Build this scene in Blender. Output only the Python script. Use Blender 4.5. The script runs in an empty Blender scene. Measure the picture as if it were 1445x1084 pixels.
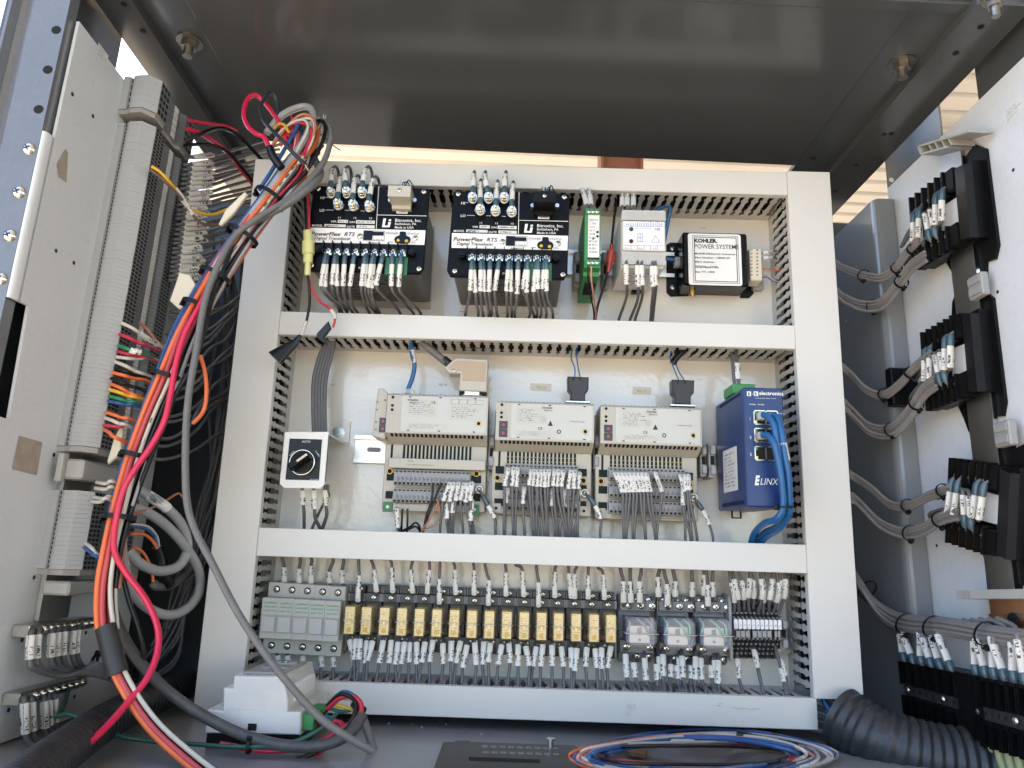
import bpy, math, random
from mathutils import Vector, Matrix
random.seed(7)
scn = bpy.context.scene
# ---------------------------------------------------------------- camera
RP = ((0.9995068080413614, 0.006002787237994895, 0.030823809374315364),
      (0.028895141888418855, 0.208559067564374, -0.9775828282615888),
      (-0.012296806667460861, 0.9779913506171996, 0.20828275652038228))   # rows: camera right, down, forward
RC = Matrix(((0.9996511256861303, -0.025160716981416982, 0.00803524955634227),
             (0.024877527277962472, 0.9991261228071557, 0.03358719042841321),
             (-0.008873305527586476, -0.03337557558037457, 0.9994034897896308)))  # cabinet axes (the panel hangs a little askew in it)
CAM = Vector((0, -.9326, 0))
cam_d = bpy.data.cameras.new('camera'); cam = bpy.data.objects.new('camera', cam_d); scn.collection.objects.link(cam)
r_, d_, f_ = (Vector(v) for v in RP)
mw = Matrix((r_, -d_, -f_)).transposed().to_4x4(); mw.translation = CAM
cam.matrix_world = mw
cam_d.sensor_width = 36; cam_d.lens = 36*1034/1445; cam_d.clip_start = .01; cam_d.clip_end = 500
scn.camera = cam
# ---------------------------------------------------------------- sky, sun, exposure
SUN_EL, SUN_AZ = math.radians(58), math.radians(-30)     # azimuth measured from +Y (behind the cabinet) towards +X
wd = bpy.data.worlds.new('World'); scn.world = wd; wd.use_nodes = True
nt = wd.node_tree; bg = nt.nodes['Background']
sky = nt.nodes.new('ShaderNodeTexSky'); sky.sky_type = 'NISHITA'; sky.sun_disc = False
sky.sun_elevation = SUN_EL; sky.sun_rotation = SUN_AZ; sky.air_density = 1.0; sky.dust_density = 1.6; sky.ozone_density = 1.0
nt.links.new(sky.outputs[0], bg.inputs[0]); bg.inputs[1].default_value = .15
sun_d = bpy.data.lights.new('sun', 'SUN'); sun_d.energy = 3.6; sun_d.angle = math.radians(.5); sun_d.color = (1, .91, .78)
sun = bpy.data.objects.new('sun', sun_d); scn.collection.objects.link(sun)
sdir = Vector((math.sin(SUN_AZ)*math.cos(SUN_EL), math.cos(SUN_AZ)*math.cos(SUN_EL), math.sin(SUN_EL)))
sun.rotation_euler = sdir.to_track_quat('Z', 'Y').to_euler(); sun.location = sdir*6
vs = scn.view_settings; vs.view_transform = 'Standard'; vs.look = 'None'; vs.gamma = 1; vs.use_curve_mapping = False
vs.exposure = 2.38
try:
    scn.cycles.max_bounces = 8; scn.cycles.diffuse_bounces = 5; scn.cycles.glossy_bounces = 4
    scn.cycles.sample_clamp_indirect = 6; scn.cycles.caustics_reflective = False; scn.cycles.caustics_refractive = False
except Exception: pass
# ---------------------------------------------------------------- frames
F0, CX, CY = 1034., 722.5, 542.
def ray(px, py):
    a = (px-CX, py-CY, F0)
    return Vector(tuple(sum(RP[k][i]*a[k] for k in range(3)) for i in range(3)))
def P(px, py, Y=0.):                       # point on a plane parallel to the mounting panel, Y metres off it
    d = ray(px, py); return CAM + d*((Y-CAM.y)/d.y)
def cw(x, y, z):                           # cabinet coordinates -> world
    return CAM + RC @ (Vector((x, y, z))-CAM)
def CB(px, py, X=None, Y=None, Z=None):    # point on a cabinet plane, in cabinet coordinates
    d = RC.transposed() @ ray(px, py)
    t = (Y-CAM.y)/d.y if Y is not None else (X/d.x if X is not None else Z/d.z)
    return CAM + d*t
def CP(px, py, **k): return cw(*CB(px, py, **k))
MC = RC.to_4x4(); MC.translation = CAM - RC @ CAM
# ---------------------------------------------------------------- materials
MATS = {}
def mat(name, col, rough=.5, metal=0., var=.06, scale=40., bump=0., bscale=300., coat=0., spec=.5, trans=0., alpha=1., dust=0., em=None):
    if name in MATS: return MATS[name]
    m = bpy.data.materials.new(name); m.use_nodes = True; n = m.node_tree.nodes; l = m.node_tree.links
    b = n['Principled BSDF']; c4 = tuple(col)+(1,)
    b.inputs['Roughness'].default_value = rough; b.inputs['Metallic'].default_value = metal
    b.inputs['Specular IOR Level'].default_value = spec; b.inputs['Coat Weight'].default_value = coat; b.inputs['Coat Roughness'].default_value = .08
    b.inputs['Transmission Weight'].default_value = trans; b.inputs['Alpha'].default_value = alpha
    tc = n.new('ShaderNodeTexCoord'); g = n.new('ShaderNodeNewGeometry')
    nz = n.new('ShaderNodeTexNoise'); nz.inputs['Scale'].default_value = scale; nz.inputs['Detail'].default_value = 5; nz.inputs['Roughness'].default_value = .62
    l.new(g.outputs['Position'], nz.inputs['Vector'])
    mx = n.new('ShaderNodeMix'); mx.data_type = 'RGBA'
    mx.inputs[6].default_value = tuple(max(0, c*(1-var*1.6)) for c in col)+(1,)
    mx.inputs[7].default_value = tuple(min(1, c*(1+var)) for c in col)+(1,)
    l.new(nz.outputs[0], mx.inputs[0]); out = mx.outputs[2]
    if dust:
        n2 = n.new('ShaderNodeTexNoise'); n2.inputs['Scale'].default_value = 130; n2.inputs['Detail'].default_value = 8; n2.inputs['Roughness'].default_value = .75
        l.new(g.outputs['Position'], n2.inputs['Vector'])
        rp = n.new('ShaderNodeValToRGB'); rp.color_ramp.elements[0].position = .5; rp.color_ramp.elements[1].position = .78
        rp.color_ramp.elements[1].color = (dust, dust, dust, 1)
        l.new(n2.outputs[0], rp.inputs[0])
        m2 = n.new('ShaderNodeMix'); m2.data_type = 'RGBA'; m2.inputs[7].default_value = (.36, .31, .25, 1)
        l.new(rp.outputs[0], m2.inputs[0]); l.new(out, m2.inputs[6]); out = m2.outputs[2]
    l.new(out, b.inputs['Base Color'])
    mr = n.new('ShaderNodeMapRange'); mr.inputs[3].default_value = max(.02, rough*.82); mr.inputs[4].default_value = min(1, rough*1.22)
    l.new(nz.outputs[0], mr.inputs[0]); l.new(mr.outputs[0], b.inputs['Roughness'])
    if bump:
        n3 = n.new('ShaderNodeTexNoise'); n3.inputs['Scale'].default_value = bscale; n3.inputs['Detail'].default_value = 3
        l.new(g.outputs['Position'], n3.inputs['Vector'])
        bp = n.new('ShaderNodeBump'); bp.inputs['Strength'].default_value = bump; bp.inputs['Distance'].default_value = .001
        l.new(n3.outputs[0], bp.inputs['Height']); l.new(bp.outputs[0], b.inputs['Normal'])
        if coat: l.new(bp.outputs[0], b.inputs['Coat Normal'])
    if em: b.inputs['Emission Color'].default_value = tuple(em)+(1,); b.inputs['Emission Strength'].default_value = 1
    m['_b'] = 1; MATS[name] = m; return m
def printed(name, base, ink, rows, cols, rough=.45, fill=.55, u0=.08, u1=.92, v0=.08, v1=.92, along_v=False):
    """flat print too small to read: rows of broken strokes in the UV square of a label"""
    if name in MATS: return MATS[name]
    m = mat(name, base, rough, var=.03); n = m.node_tree.nodes; l = m.node_tree.links; b = n['Principled BSDF']
    uv = n.new('ShaderNodeUVMap'); sp = n.new('ShaderNodeSeparateXYZ'); l.new(uv.outputs[0], sp.inputs[0])
    A, B = (sp.outputs[1], sp.outputs[0]) if along_v else (sp.outputs[0], sp.outputs[1])
    def mth(op, a, v=None, c=None):
        k = n.new('ShaderNodeMath'); k.operation = op
        for i, q in enumerate((a, v, c)):
            if q is None: continue
            if isinstance(q, (int, float)): k.inputs[i].default_value = q
            else: l.new(q, k.inputs[i])
        return k.outputs[0]
    oi = n.new('ShaderNodeObjectInfo')
    cu = mth('MULTIPLY', A, cols); ru = mth('MULTIPLY', B, rows)
    cv = n.new('ShaderNodeCombineXYZ'); l.new(mth('FLOOR', cu), cv.inputs[0]); l.new(mth('FLOOR', mth('MULTIPLY', ru, 3.)), cv.inputs[1]); l.new(mth('MULTIPLY', oi.outputs['Random'], 97.), cv.inputs[2])
    wn = n.new('ShaderNodeTexWhiteNoise'); l.new(cv.outputs[0], wn.inputs['Vector'])
    on = mth('LESS_THAN', wn.outputs[0], fill)
    fr = mth('FRACT', ru); band = mth('MULTIPLY', mth('GREATER_THAN', fr, .22), mth('LESS_THAN', fr, .78))
    c2 = n.new('ShaderNodeCombineXYZ'); l.new(mth('FLOOR', ru), c2.inputs[0]); l.new(mth('MULTIPLY', oi.outputs['Random'], 31.), c2.inputs[1])
    w2 = n.new('ShaderNodeTexWhiteNoise'); l.new(c2.outputs[0], w2.inputs['Vector'])
    lim = mth('LESS_THAN', A, mth('MULTIPLY_ADD', w2.outputs[0], (u1-u0)*.45, u0+(u1-u0)*.55))
    msk = mth('MULTIPLY', mth('MULTIPLY', on, band), mth('MULTIPLY', lim, mth('MULTIPLY', mth('GREATER_THAN', A, u0), mth('MULTIPLY', mth('GREATER_THAN', B, v0), mth('LESS_THAN', B, v1)))))
    mx = n.new('ShaderNodeMix'); mx.data_type = 'RGBA'; src = b.inputs['Base Color'].links[0].from_socket
    l.new(msk, mx.inputs[0]); l.new(src, mx.inputs[6]); mx.inputs[7].default_value = tuple(ink)+(1,)
    l.new(mx.outputs[2], b.inputs['Base Color'])
    return m
# ---------------------------------------------------------------- mesh builder
ROOT = {}
def rootloc(o):
    while o is not None and o.parent is not None: o = o.parent
    return ROOT.get(o.name, Vector()) if o is not None else Vector()
class MB:
    def __init__(s, M=None): s.v = []; s.f = []; s.mi = []; s.sm = []; s.M = M; s.uv = {}
    def add(s, vs_, fs, mi=0, smooth=False, uvs=None):
        o = len(s.v)
        s.v += [tuple(s.M @ Vector(p)) if s.M is not None else tuple(p) for p in vs_]
        for i, f in enumerate(fs):
            if uvs is not None: s.uv[len(s.f)] = uvs[i]
            s.f.append(tuple(o+k for k in f)); s.mi.append(mi); s.sm.append(smooth)
        return s
    def box(s, x0, x1, y0, y1, z0, z1, mi=0, bev=0.):
        if x0 > x1: x0, x1 = x1, x0
        if y0 > y1: y0, y1 = y1, y0
        if z0 > z1: z0, z1 = z1, z0
        b = min(bev, (x1-x0)*.45, (y1-y0)*.45, (z1-z0)*.45)
        if b <= 0:
            v = [(x, y, z) for x in (x0, x1) for y in (y0, y1) for z in (z0, z1)]
            return s.add(v, [(0, 1, 3, 2), (4, 6, 7, 5), (0, 4, 5, 1), (2, 3, 7, 6), (0, 2, 6, 4), (1, 5, 7, 3)], mi)
        c = (Vector((x0, y0, z0))+Vector((x1, y1, z1)))/2; h = [(x1-x0)/2, (y1-y0)/2, (z1-z0)/2]
        v = []; ix = {}
        for sx in (-1, 1):
            for sy in (-1, 1):
                for sz in (-1, 1):
                    for a in range(3):
                        e = [h[0]-b, h[1]-b, h[2]-b]; e[a] = h[a]
                        ix[(sx, sy, sz, a)] = len(v); v.append((c.x+sx*e[0], c.y+sy*e[1], c.z+sz*e[2]))
        f = []; g = ix
        for a in range(3):
            o1, o2 = (a+1) % 3, (a+2) % 3
            for sg in (-1, 1):
                q = []
                for p, r in ((-1, -1), (1, -1), (1, 1), (-1, 1)):
                    k = [0, 0, 0]; k[a] = sg; k[o1] = p; k[o2] = r; q.append(g[tuple(k)+(a,)])
                f.append(tuple(q if sg > 0 else q[::-1]))
            for p in (-1, 1):
                for r in (-1, 1):   # edge along axis a, between faces o1 and o2
                    def key(sa, ax):
                        k = [0, 0, 0]; k[a] = sa; k[o1] = p; k[o2] = r; return g[tuple(k)+(ax,)]
                    q = [key(-1, o1), key(1, o1), key(1, o2), key(-1, o2)]
                    f.append(tuple(q if p*r > 0 else q[::-1])[::-1])
        for sx in (-1, 1):
            for sy in (-1, 1):
                for sz in (-1, 1):
                    q = [g[(sx, sy, sz, a)] for a in range(3)]
                    f.append(tuple(q if sx*sy*sz > 0 else q[::-1]))
        return s.add(v, f, mi)
    def prism(s, poly, y0, y1, mi=0, bev=0.):          # poly in (x,z), extruded along Y (y0 = front)
        if y0 > y1: y0, y1 = y1, y0
        ar = sum(poly[i][0]*poly[(i+1) % len(poly)][1]-poly[(i+1) % len(poly)][0]*poly[i][1] for i in range(len(poly)))
        if ar < 0: poly = poly[::-1]
        n = len(poly); rings = [(poly, y1)]
        if bev:
            cxx = sum(p[0] for p in poly)/n; czz = sum(p[1] for p in poly)/n
            ins = []
            for i in range(n):
                a, b, c = Vector(poly[i-1]), Vector(poly[i]), Vector(poly[(i+1) % n])
                e1 = (b-a).normalized(); e2 = (c-b).normalized(); nn = Vector((-e1.y-e2.y, e1.x+e2.x))
                if nn.length < 1e-6: nn = Vector((-e1.y, e1.x))
                nn.normalize(); k = max(.5, nn.dot(Vector((-e1.y, e1.x)))); ins.append(tuple(b+nn*bev/k))
            rings += [(poly, y0+bev), (ins, y0)]
        else: rings += [(poly, y0)]
        v = [(p[0], y, p[1]) for rg, y in rings for p in rg]
        f = [tuple(range(n))[::-1], tuple(range((len(rings)-1)*n, len(rings)*n))]
        for r in range(len(rings)-1):
            for i in range(n):
                j = (i+1) % n; f.append((r*n+i, r*n+j, (r+1)*n+j, (r+1)*n+i))
        return s.add(v, f, mi)
    def quad(s, a, b, c, d, mi=0):                     # with a full UV square
        return s.add([a, b, c, d], [(0, 1, 2, 3)], mi, uvs=[((0, 0), (1, 0), (1, 1), (0, 1))])
    def cyl(s, p0, p1, r0, r1=None, n=12, mi=0, caps=True, smooth=True):
        p0, p1 = Vector(p0), Vector(p1); r1 = r0 if r1 is None else r1
        d = (p1-p0).normalized(); a = d.orthogonal().normalized(); b = d.cross(a)
        cs = [(math.cos(2*math.pi*i/n), math.sin(2*math.pi*i/n)) for i in range(n)]
        v = [p0+(a*c+b*q)*r0 for c, q in cs]+[p1+(a*c+b*q)*r1 for c, q in cs]
        s.add(v, [(i, (i+1) % n, n+(i+1) % n, n+i) for i in range(n)], mi, smooth)
        if caps:
            s.add(v[n:], [tuple(range(n))], mi); s.add(v[:n], [tuple(range(n))[::-1]], mi)
        return s
    def dome(s, p, d, r, h, n=12, k=3, mi=0):          # rounded head on a surface
        p, d = Vector(p), Vector(d).normalized(); a = d.orthogonal().normalized(); b = d.cross(a); v = []; f = []
        for j in range(k):
            t = math.pi/2*j/k
            v += [p+d*h*math.sin(t)+(a*math.cos(2*math.pi*i/n)+b*math.sin(2*math.pi*i/n))*r*math.cos(t) for i in range(n)]
        v.append(p+d*h)
        for j in range(k-1): f += [(j*n+i, j*n+(i+1) % n, (j+1)*n+(i+1) % n, (j+1)*n+i) for i in range(n)]
        f += [((k-1)*n+i, (k-1)*n+(i+1) % n, k*n) for i in range(n)]
        return s.add(v, f, mi, True)
    def ring(s, c, ax, R, r, n=16, k=6, mi=0, sc=(1, 1)):
        c, ax = Vector(c), Vector(ax).normalized(); a = ax.orthogonal().normalized(); b = ax.cross(a); v = []; f = []
        for i in range(n):
            t = 2*math.pi*i/n; e = a*math.cos(t)*sc[0]+b*math.sin(t)*sc[1]
            for j in range(k):
                u = 2*math.pi*j/k; v.append(c+e*(R+r*math.cos(u))+ax*r*math.sin(u))
        for i in range(n):
            for j in range(k):
                f.append((i*k+j, ((i+1) % n)*k+j, ((i+1) % n)*k+(j+1) % k, i*k+(j+1) % k))
        return s.add(v, f, mi, True)
    def tube(s, pts, r, n=8, mi=0, caps=True, sub=6, uv=False, raw=False, flat=1.):
        pts = [Vector(p) for p in pts]
        sp = pts if raw else spline(pts, sub)
        rr = r if callable(r) else (lambda t: r)
        T = [(sp[min(i+1, len(sp)-1)]-sp[max(i-1, 0)]).normalized() for i in range(len(sp))]
        a = T[0].orthogonal().normalized()
        if flat != 1.:
            a = Vector((0, 1, 0)); a = (a-T[0]*a.dot(T[0])).normalized()
        L = [0.]
        for i in range(1, len(sp)): L.append(L[-1]+(sp[i]-sp[i-1]).length)
        v = []
        for i, p in enumerate(sp):
            a = (a-T[i]*a.dot(T[i])).normalized(); b = T[i].cross(a); q = rr(L[i]/max(L[-1], 1e-9))
            v += [p+(a*math.cos(2*math.pi*j/n)*flat+b*math.sin(2*math.pi*j/n))*q for j in range(n)]
        m = len(sp); f = []; uvs = []
        for i in range(m-1):
            for j in range(n):
                f.append((i*n+j, i*n+(j+1) % n, (i+1)*n+(j+1) % n, (i+1)*n+j))
                if uv: uvs.append(((j/n, i/(m-1)), ((j+1)/n, i/(m-1)), ((j+1)/n, (i+1)/(m-1)), (j/n, (i+1)/(m-1))))
        s.add(v, f, mi, True, uvs if uv else None)
        if caps: s.add(v[:n], [tuple(range(n))[::-1]], mi); s.add(v[-n:], [tuple(range(n))], mi)
        return s
    def mesh(s, name, mats, off=Vector()):
        me = bpy.data.meshes.new(name)
        me.from_pydata([(p[0]-off[0], p[1]-off[1], p[2]-off[2]) for p in s.v], [], s.f)
        for m in (mats if isinstance(mats, (list, tuple)) else [mats]): me.materials.append(m)
        me.polygons.foreach_set('material_index', s.mi); me.polygons.foreach_set('use_smooth', s.sm)
        if s.uv:
            ul = me.uv_layers.new(name='UVMap').data
            for pi, p in enumerate(me.polygons):
                q = s.uv.get(pi)
                if q:
                    for k, li in enumerate(p.loop_indices): ul[li].uv = q[k]
        me.update(); return me
    def build(s, name, mats, parent=None):
        o = bpy.data.objects.new(name, s.mesh(name, mats, rootloc(parent))); scn.collection.objects.link(o)
        if parent is not None: o.parent = parent
        return o
def spline(pts, sub=6):
    if len(pts) < 3: return [pts[0].lerp(pts[-1], i/sub) for i in range(sub+1)] if len(pts) == 2 else pts
    q = [pts[0]*2-pts[1]]+pts+[pts[-1]*2-pts[-2]]; out = []
    for i in range(1, len(q)-2):
        p0, p1, p2, p3 = q[i-1:i+3]
        for k in range(sub):
            t = k/sub
            out.append(.5*((2*p1)+(p2-p0)*t+(2*p0-5*p1+4*p2-p3)*t*t+(3*p1-p0-3*p2+p3)*t**3))
    return out+[pts[-1]]
def tag(o, label, cat, group=None):
    o['label'] = label; o['category'] = cat
    if group: o['group'] = group
    return o
def thing(name, label, cat, loc, group=None):
    o = bpy.data.objects.new(name, None); scn.collection.objects.link(o)
    o.location = loc; o.empty_display_size = .02; ROOT[o.name] = Vector(loc)
    return tag(o, label, cat, group)
def struct(o): o['kind'] = 'structure'; return o
def inst(name, me, parent, pos, rot=None, scale=None):
    o = bpy.data.objects.new(name, me); scn.collection.objects.link(o); o.parent = parent
    o.location = Vector(pos)-rootloc(parent)
    if rot is not None: o.rotation_euler = rot
    if scale is not None: o.scale = scale
    return o
FONTC = {}
def text(body, pos, size, m, parent, name='lettering', align='LEFT', bold=0., shear=0., sx=1., rot=None, space=1.):
    """flat print: pos is the baseline point, size the cap height in metres; faces -Y unless rot is given"""
    key = (body, bold, shear, align, space, m.name)
    if key not in FONTC:
        cu = bpy.data.curves.new('lettering', 'FONT'); cu.body = body; cu.size = 1/.72; cu.align_x = align; cu.shear = shear; cu.offset = bold; cu.resolution_u = 2; cu.space_character = space
        ob = bpy.data.objects.new('tmp', cu); me = bpy.data.meshes.new_from_object(ob); me.name = 'lettering'
        me.materials.clear(); me.materials.append(m); bpy.data.objects.remove(ob); FONTC[key] = me
    o = bpy.data.objects.new(name, FONTC[key]); scn.collection.objects.link(o); o.parent = parent
    o.location = Vector(pos)-rootloc(parent); o.scale = (size*sx, size, size)
    o.rotation_euler = rot if rot is not None else (math.pi/2, 0, 0)
    return o
ORD = 'first second third fourth fifth sixth seventh eighth ninth tenth eleventh twelfth thirteenth fourteenth fifteenth sixteenth seventeenth eighteenth nineteenth twentieth'.split()
# ---------------------------------------------------------------- palette
m_duct = mat('duct_pvc', (.62, .605, .565), .38, var=.03, scale=14, bump=.05, bscale=500)
m_finger = mat('duct_finger_pvc', (.50, .49, .46), .5, var=.05)
m_panel = mat('panel_white_gloss', (.70, .68, .63), .12, var=.03, scale=6, bump=.35, bscale=140, coat=.6)
m_plate = mat('side_plate_white', (.675, .69, .705), .33, var=.04, scale=5, bump=.12, bscale=220, dust=.2)
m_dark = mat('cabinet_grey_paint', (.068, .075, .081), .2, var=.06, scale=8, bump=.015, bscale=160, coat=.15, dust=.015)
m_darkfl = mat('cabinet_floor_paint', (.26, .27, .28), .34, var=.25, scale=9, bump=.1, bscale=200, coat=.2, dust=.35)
m_frame = mat('frame_grey_paint', (.14, .15, .165), .22, var=.06, scale=20, bump=.08, coat=.4, dust=.15)
m_steel = mat('zinc_steel', (.62, .61, .58), .28, 1, var=.12, scale=300)
m_screw = mat('screw_nickel', (.72, .68, .60), .22, 1, var=.15, scale=500)
m_chrome = mat('chrome', (.8, .8, .8), .1, 1)
m_brass = mat('brass', (.75, .5, .16), .3, 1)
m_copper = mat('copper', (.72, .36, .2), .35, 1, var=.1)
m_alu = mat('din_rail_steel', (.66, .63, .57), .32, 1, var=.08, scale=60)
m_black = mat('black_plastic', (.0045, .0045, .005), .4, var=.2, scale=60, dust=.012, spec=.18)
m_blackg = mat('black_gloss', (.003, .0033, .005), .2, var=.1, spec=.22)
m_void = mat('void_black', (.004, .004, .004), .9, var=0)
m_grey = mat('terminal_grey', (.30, .30, .295), .5, var=.06)
m_lgrey = mat('fuse_grey', (.40, .39, .36), .45, var=.05, dust=.12)
m_termside = mat('terminal_grey_light', (.40, .405, .40), .45, var=.04, scale=25)
m_beige = mat('plc_beige', (.45, .422, .355), .42, var=.04, dust=.05)
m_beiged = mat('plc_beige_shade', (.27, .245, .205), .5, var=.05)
m_white = mat('white_plastic', (.74, .73, .70), .35, var=.03)
m_label = mat('white_label', (.80, .79, .77), .45, var=.03)
m_ink = mat('black_ink', (.015, .015, .015), .5, var=0)
m_inkw = mat('white_ink', (.78, .78, .76), .5, var=.02)
m_inkb = mat('blue_ink', (.06, .12, .45), .5, var=0)
m_inkg = mat('green_ink', (.03, .32, .16), .5, var=0)
m_inkgrey = mat('grey_ink', (.2, .2, .2), .5, var=0)
m_swdark = mat('switch_dark', (.03, .035, .05), .4)
m_wgrey = mat('wire_grey', (.115, .115, .12), .42, var=.1, scale=200)
m_wlgrey = mat('wire_light_grey', (.33, .33, .335), .4, var=.08, scale=100)
m_wmgrey = mat('cable_mid_grey', (.14, .137, .134), .5, var=.15, scale=60, dust=.2)
m_wblack = mat('wire_black', (.005, .005, .0055), .33, var=.1, spec=.4)
m_wred = mat('wire_red', (.50, .022, .055), .32, var=.08)
m_worange = mat('wire_orange', (.75, .16, .045), .35, var=.08)
m_wblue = mat('wire_blue', (.025, .085, .25), .35, var=.08)
m_wwhite = mat('wire_white', (.55, .52, .45), .4, var=.08)
m_wpink = mat('wire_pink', (.55, .23, .19), .4, var=.08)
m_wtan = mat('wire_copper_brown', (.42, .16, .08), .4, var=.1)
m_wgreen = mat('wire_green', (.02, .22, .10), .4, var=.08)
m_wdgreen = mat('wire_dark_green', (.012, .075, .05), .4, var=.08)
m_wyellow = mat('wire_yellow', (.72, .42, .03), .4, var=.08)
m_wbrown = mat('wire_brown', (.16, .09, .07), .45, var=.08)
m_net = mat('network_cable_blue', (.012, .10, .28), .38, var=.08)
m_barrel = mat('crimp_blue', (.05, .10, .125), .3, var=.15, scale=300, coat=.3)
m_swblue = mat('switch_blue_paint', (.008, .034, .14), .35, var=.05, bump=.06, bscale=600)
m_green = mat('green_plastic', (.04, .24, .07), .45, var=.05)
m_pcb = mat('pcb_green', (.02, .15, .06), .4, var=.15, scale=400)
m_tie = mat('cable_tie_black', (.004, .004, .0045), .4, var=.1, spec=.3)
m_natural = mat('natural_nylon', (.66, .60, .47), .45, var=.05)
m_conduit = mat('conduit_black', (.016, .017, .020), .36, var=.15, dust=.07, spec=.5)
m_conduitg = mat('conduit_grey', (.028, .029, .032), .4, var=.15, scale=50, dust=.12)
m_sleeve = printed('wire_marker', (.68, .66, .61), (.06, .06, .06), 4, 22, fill=.45, u0=.45, u1=1.0, v0=0, v1=1, along_v=True)
m_fine = printed('fine_print', (.41, .39, .35), (.2, .2, .2), 9, 30, fill=.5)
m_finew = printed('fine_print_white', (.72, .71, .68), (.25, .25, .27), 12, 26, fill=.5)
m_scrib = printed('handwriting', (.62, .61, .57), (.2, .2, .25), 1, 12, fill=.5, v0=.1, v1=.9)
# ---------------------------------------------------------------- outside: ground, canopy, post
g = MB(); g.quad((-60, -60, -1.3), (60, -60, -1.3), (60, 60, -1.3), (-60, 60, -1.3))
struct(g.build('ground', mat('dry_concrete', (.46, .385, .29), .9, var=.25, scale=2.5, bump=.3, bscale=30)))
m_roof = mat('canopy_tin', (.68, .655, .61), .45, var=.12, scale=3, dust=.3)
mb = MB(MC); prof = []
for i in range(120):
    y = -9.0+i*.15
    prof += [(y, 2.30), (y+.10, 2.30), (y+.112, 2.32), (y+.138, 2.32)]
v = [(-1.0-.3*y if k == 0 else 9., y, z+.03*y) for k in (0, 1) for y, z in prof]; n = len(prof)  # slanted left edge and unseen front reach shaped to block sky light
mb.add(v, [(i, i+1, n+i+1, n+i) for i in range(n-1)])
canopy = thing('canopy_roof', 'cream corrugated metal canopy roof above the open cabinet', 'roof', cw(2, 3, 2.3))
mb.build('corrugated_sheet', m_roof, canopy)
mb = MB(MC)
for y in (-8, -6.2, -4.3, -2.4, -.8, .9, 2.6, 4.6): mb.box(-.95-.3*y, 9, y, y+.05, 2.2+.03*y, 2.297+.03*y, bev=.003)
mb.build('purlin', m_roof, canopy)
m_rust = mat('red_oxide_steel', (.20, .075, .045), .5, var=.2, scale=12)
post = thing('steel_beam', 'red brown steel beam under the canopy behind the panel', 'beam', cw(.47, 2.1, -1.3))
mb = MB(MC); xa = CB(848, 225, Y=2.).x; xb = CB(908, 225, Y=2.).x
mb.box(xa, xa+.012, 2., 2.12, -1.3, 2.18); mb.box(xb-.012, xb, 2., 2.12, -1.3, 2.18); mb.box(xa+.012, xb-.012, 2.05, 2.062, -1.3, 2.18)
mb.build('flanges', m_rust, post)
mb = MB(MC); mb.box(xa-.05, xb+.05, 1.97, 2.15, -1.3, -1.28); mb.build('base_plate', m_rust, post)
# ---------------------------------------------------------------- the cabinet shell (cabinet frame)
ZC, ZF = .575, -.175
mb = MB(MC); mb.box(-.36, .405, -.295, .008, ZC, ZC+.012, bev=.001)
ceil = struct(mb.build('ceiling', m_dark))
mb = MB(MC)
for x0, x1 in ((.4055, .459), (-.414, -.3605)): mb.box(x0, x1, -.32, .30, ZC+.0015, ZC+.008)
mb.build('edge_flange', m_dark, ceil)
for s, xw, xo in ((1, .457, .512), (-1, -.412, -.449)):
    mb = MB(MC)
    xl, xh = (xw, xw+.003) if s > 0 else (xw-.003, xw)
    mb.box(xl, xh, -.32, .30, .565, ZC+.0014)
    a, b = sorted((xh if s > 0 else xl, xo)); mb.box(a, b, -.32, .30, .5655, .569)
    a, b = sorted((xo, xo+.003*s)); mb.box(a, b, -.32, .30, .5656, .60)
    mb.build('top_rail', m_dark, ceil)
mb = MB(MC); mb.box(-.45, .62, -.312, -.297, .5725, .61, bev=.001); mb.build('front_lip', m_dark, ceil)
def bolt(px, py, z, r=.011, par=ceil, lab=None):
    c = CB(px, py, Z=z); t = bpy.data.objects.new('bolt', None)
    mb = MB(MC)
    mb.cyl((c.x, c.y, z), (c.x, c.y, z-.0022), r*1.35, n=20); mb.cyl((c.x, c.y, z-.0022), (c.x, c.y, z-.010), r*.85, n=6, smooth=False)
    mb.cyl((c.x, c.y, z-.010), (c.x, c.y, z-.021), r*.5, n=12)
    mb.build('bolt', m_boltd, par)
m_boltd = mat('weathered_zinc', (.34, .32, .28), .4, 1, var=.3, scale=200)
bolt(1272, 88, ZC+.0015); bolt(268, 58, ZC+.0015); bolt(1402, -2, .565, .008)
mbh = MB(MC)
for px, py, z in ((1148, 224, .5750), (1208, 233, .565), (1248, 190, .565), (1258, 189, .565), (1349, 75, .565), (1384, 38, .565), (1178, 270, .565), (202, 44, .565), (175, 6, .565), (290, 150, .565)):
    c = CB(px, py, Z=z); mbh = MB(MC); mbh.cyl((c.x, c.y, z-.0006), (c.x, c.y, z+.0002), .0032, n=12); mbh.build('rail_hole', m_void, ceil)
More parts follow.
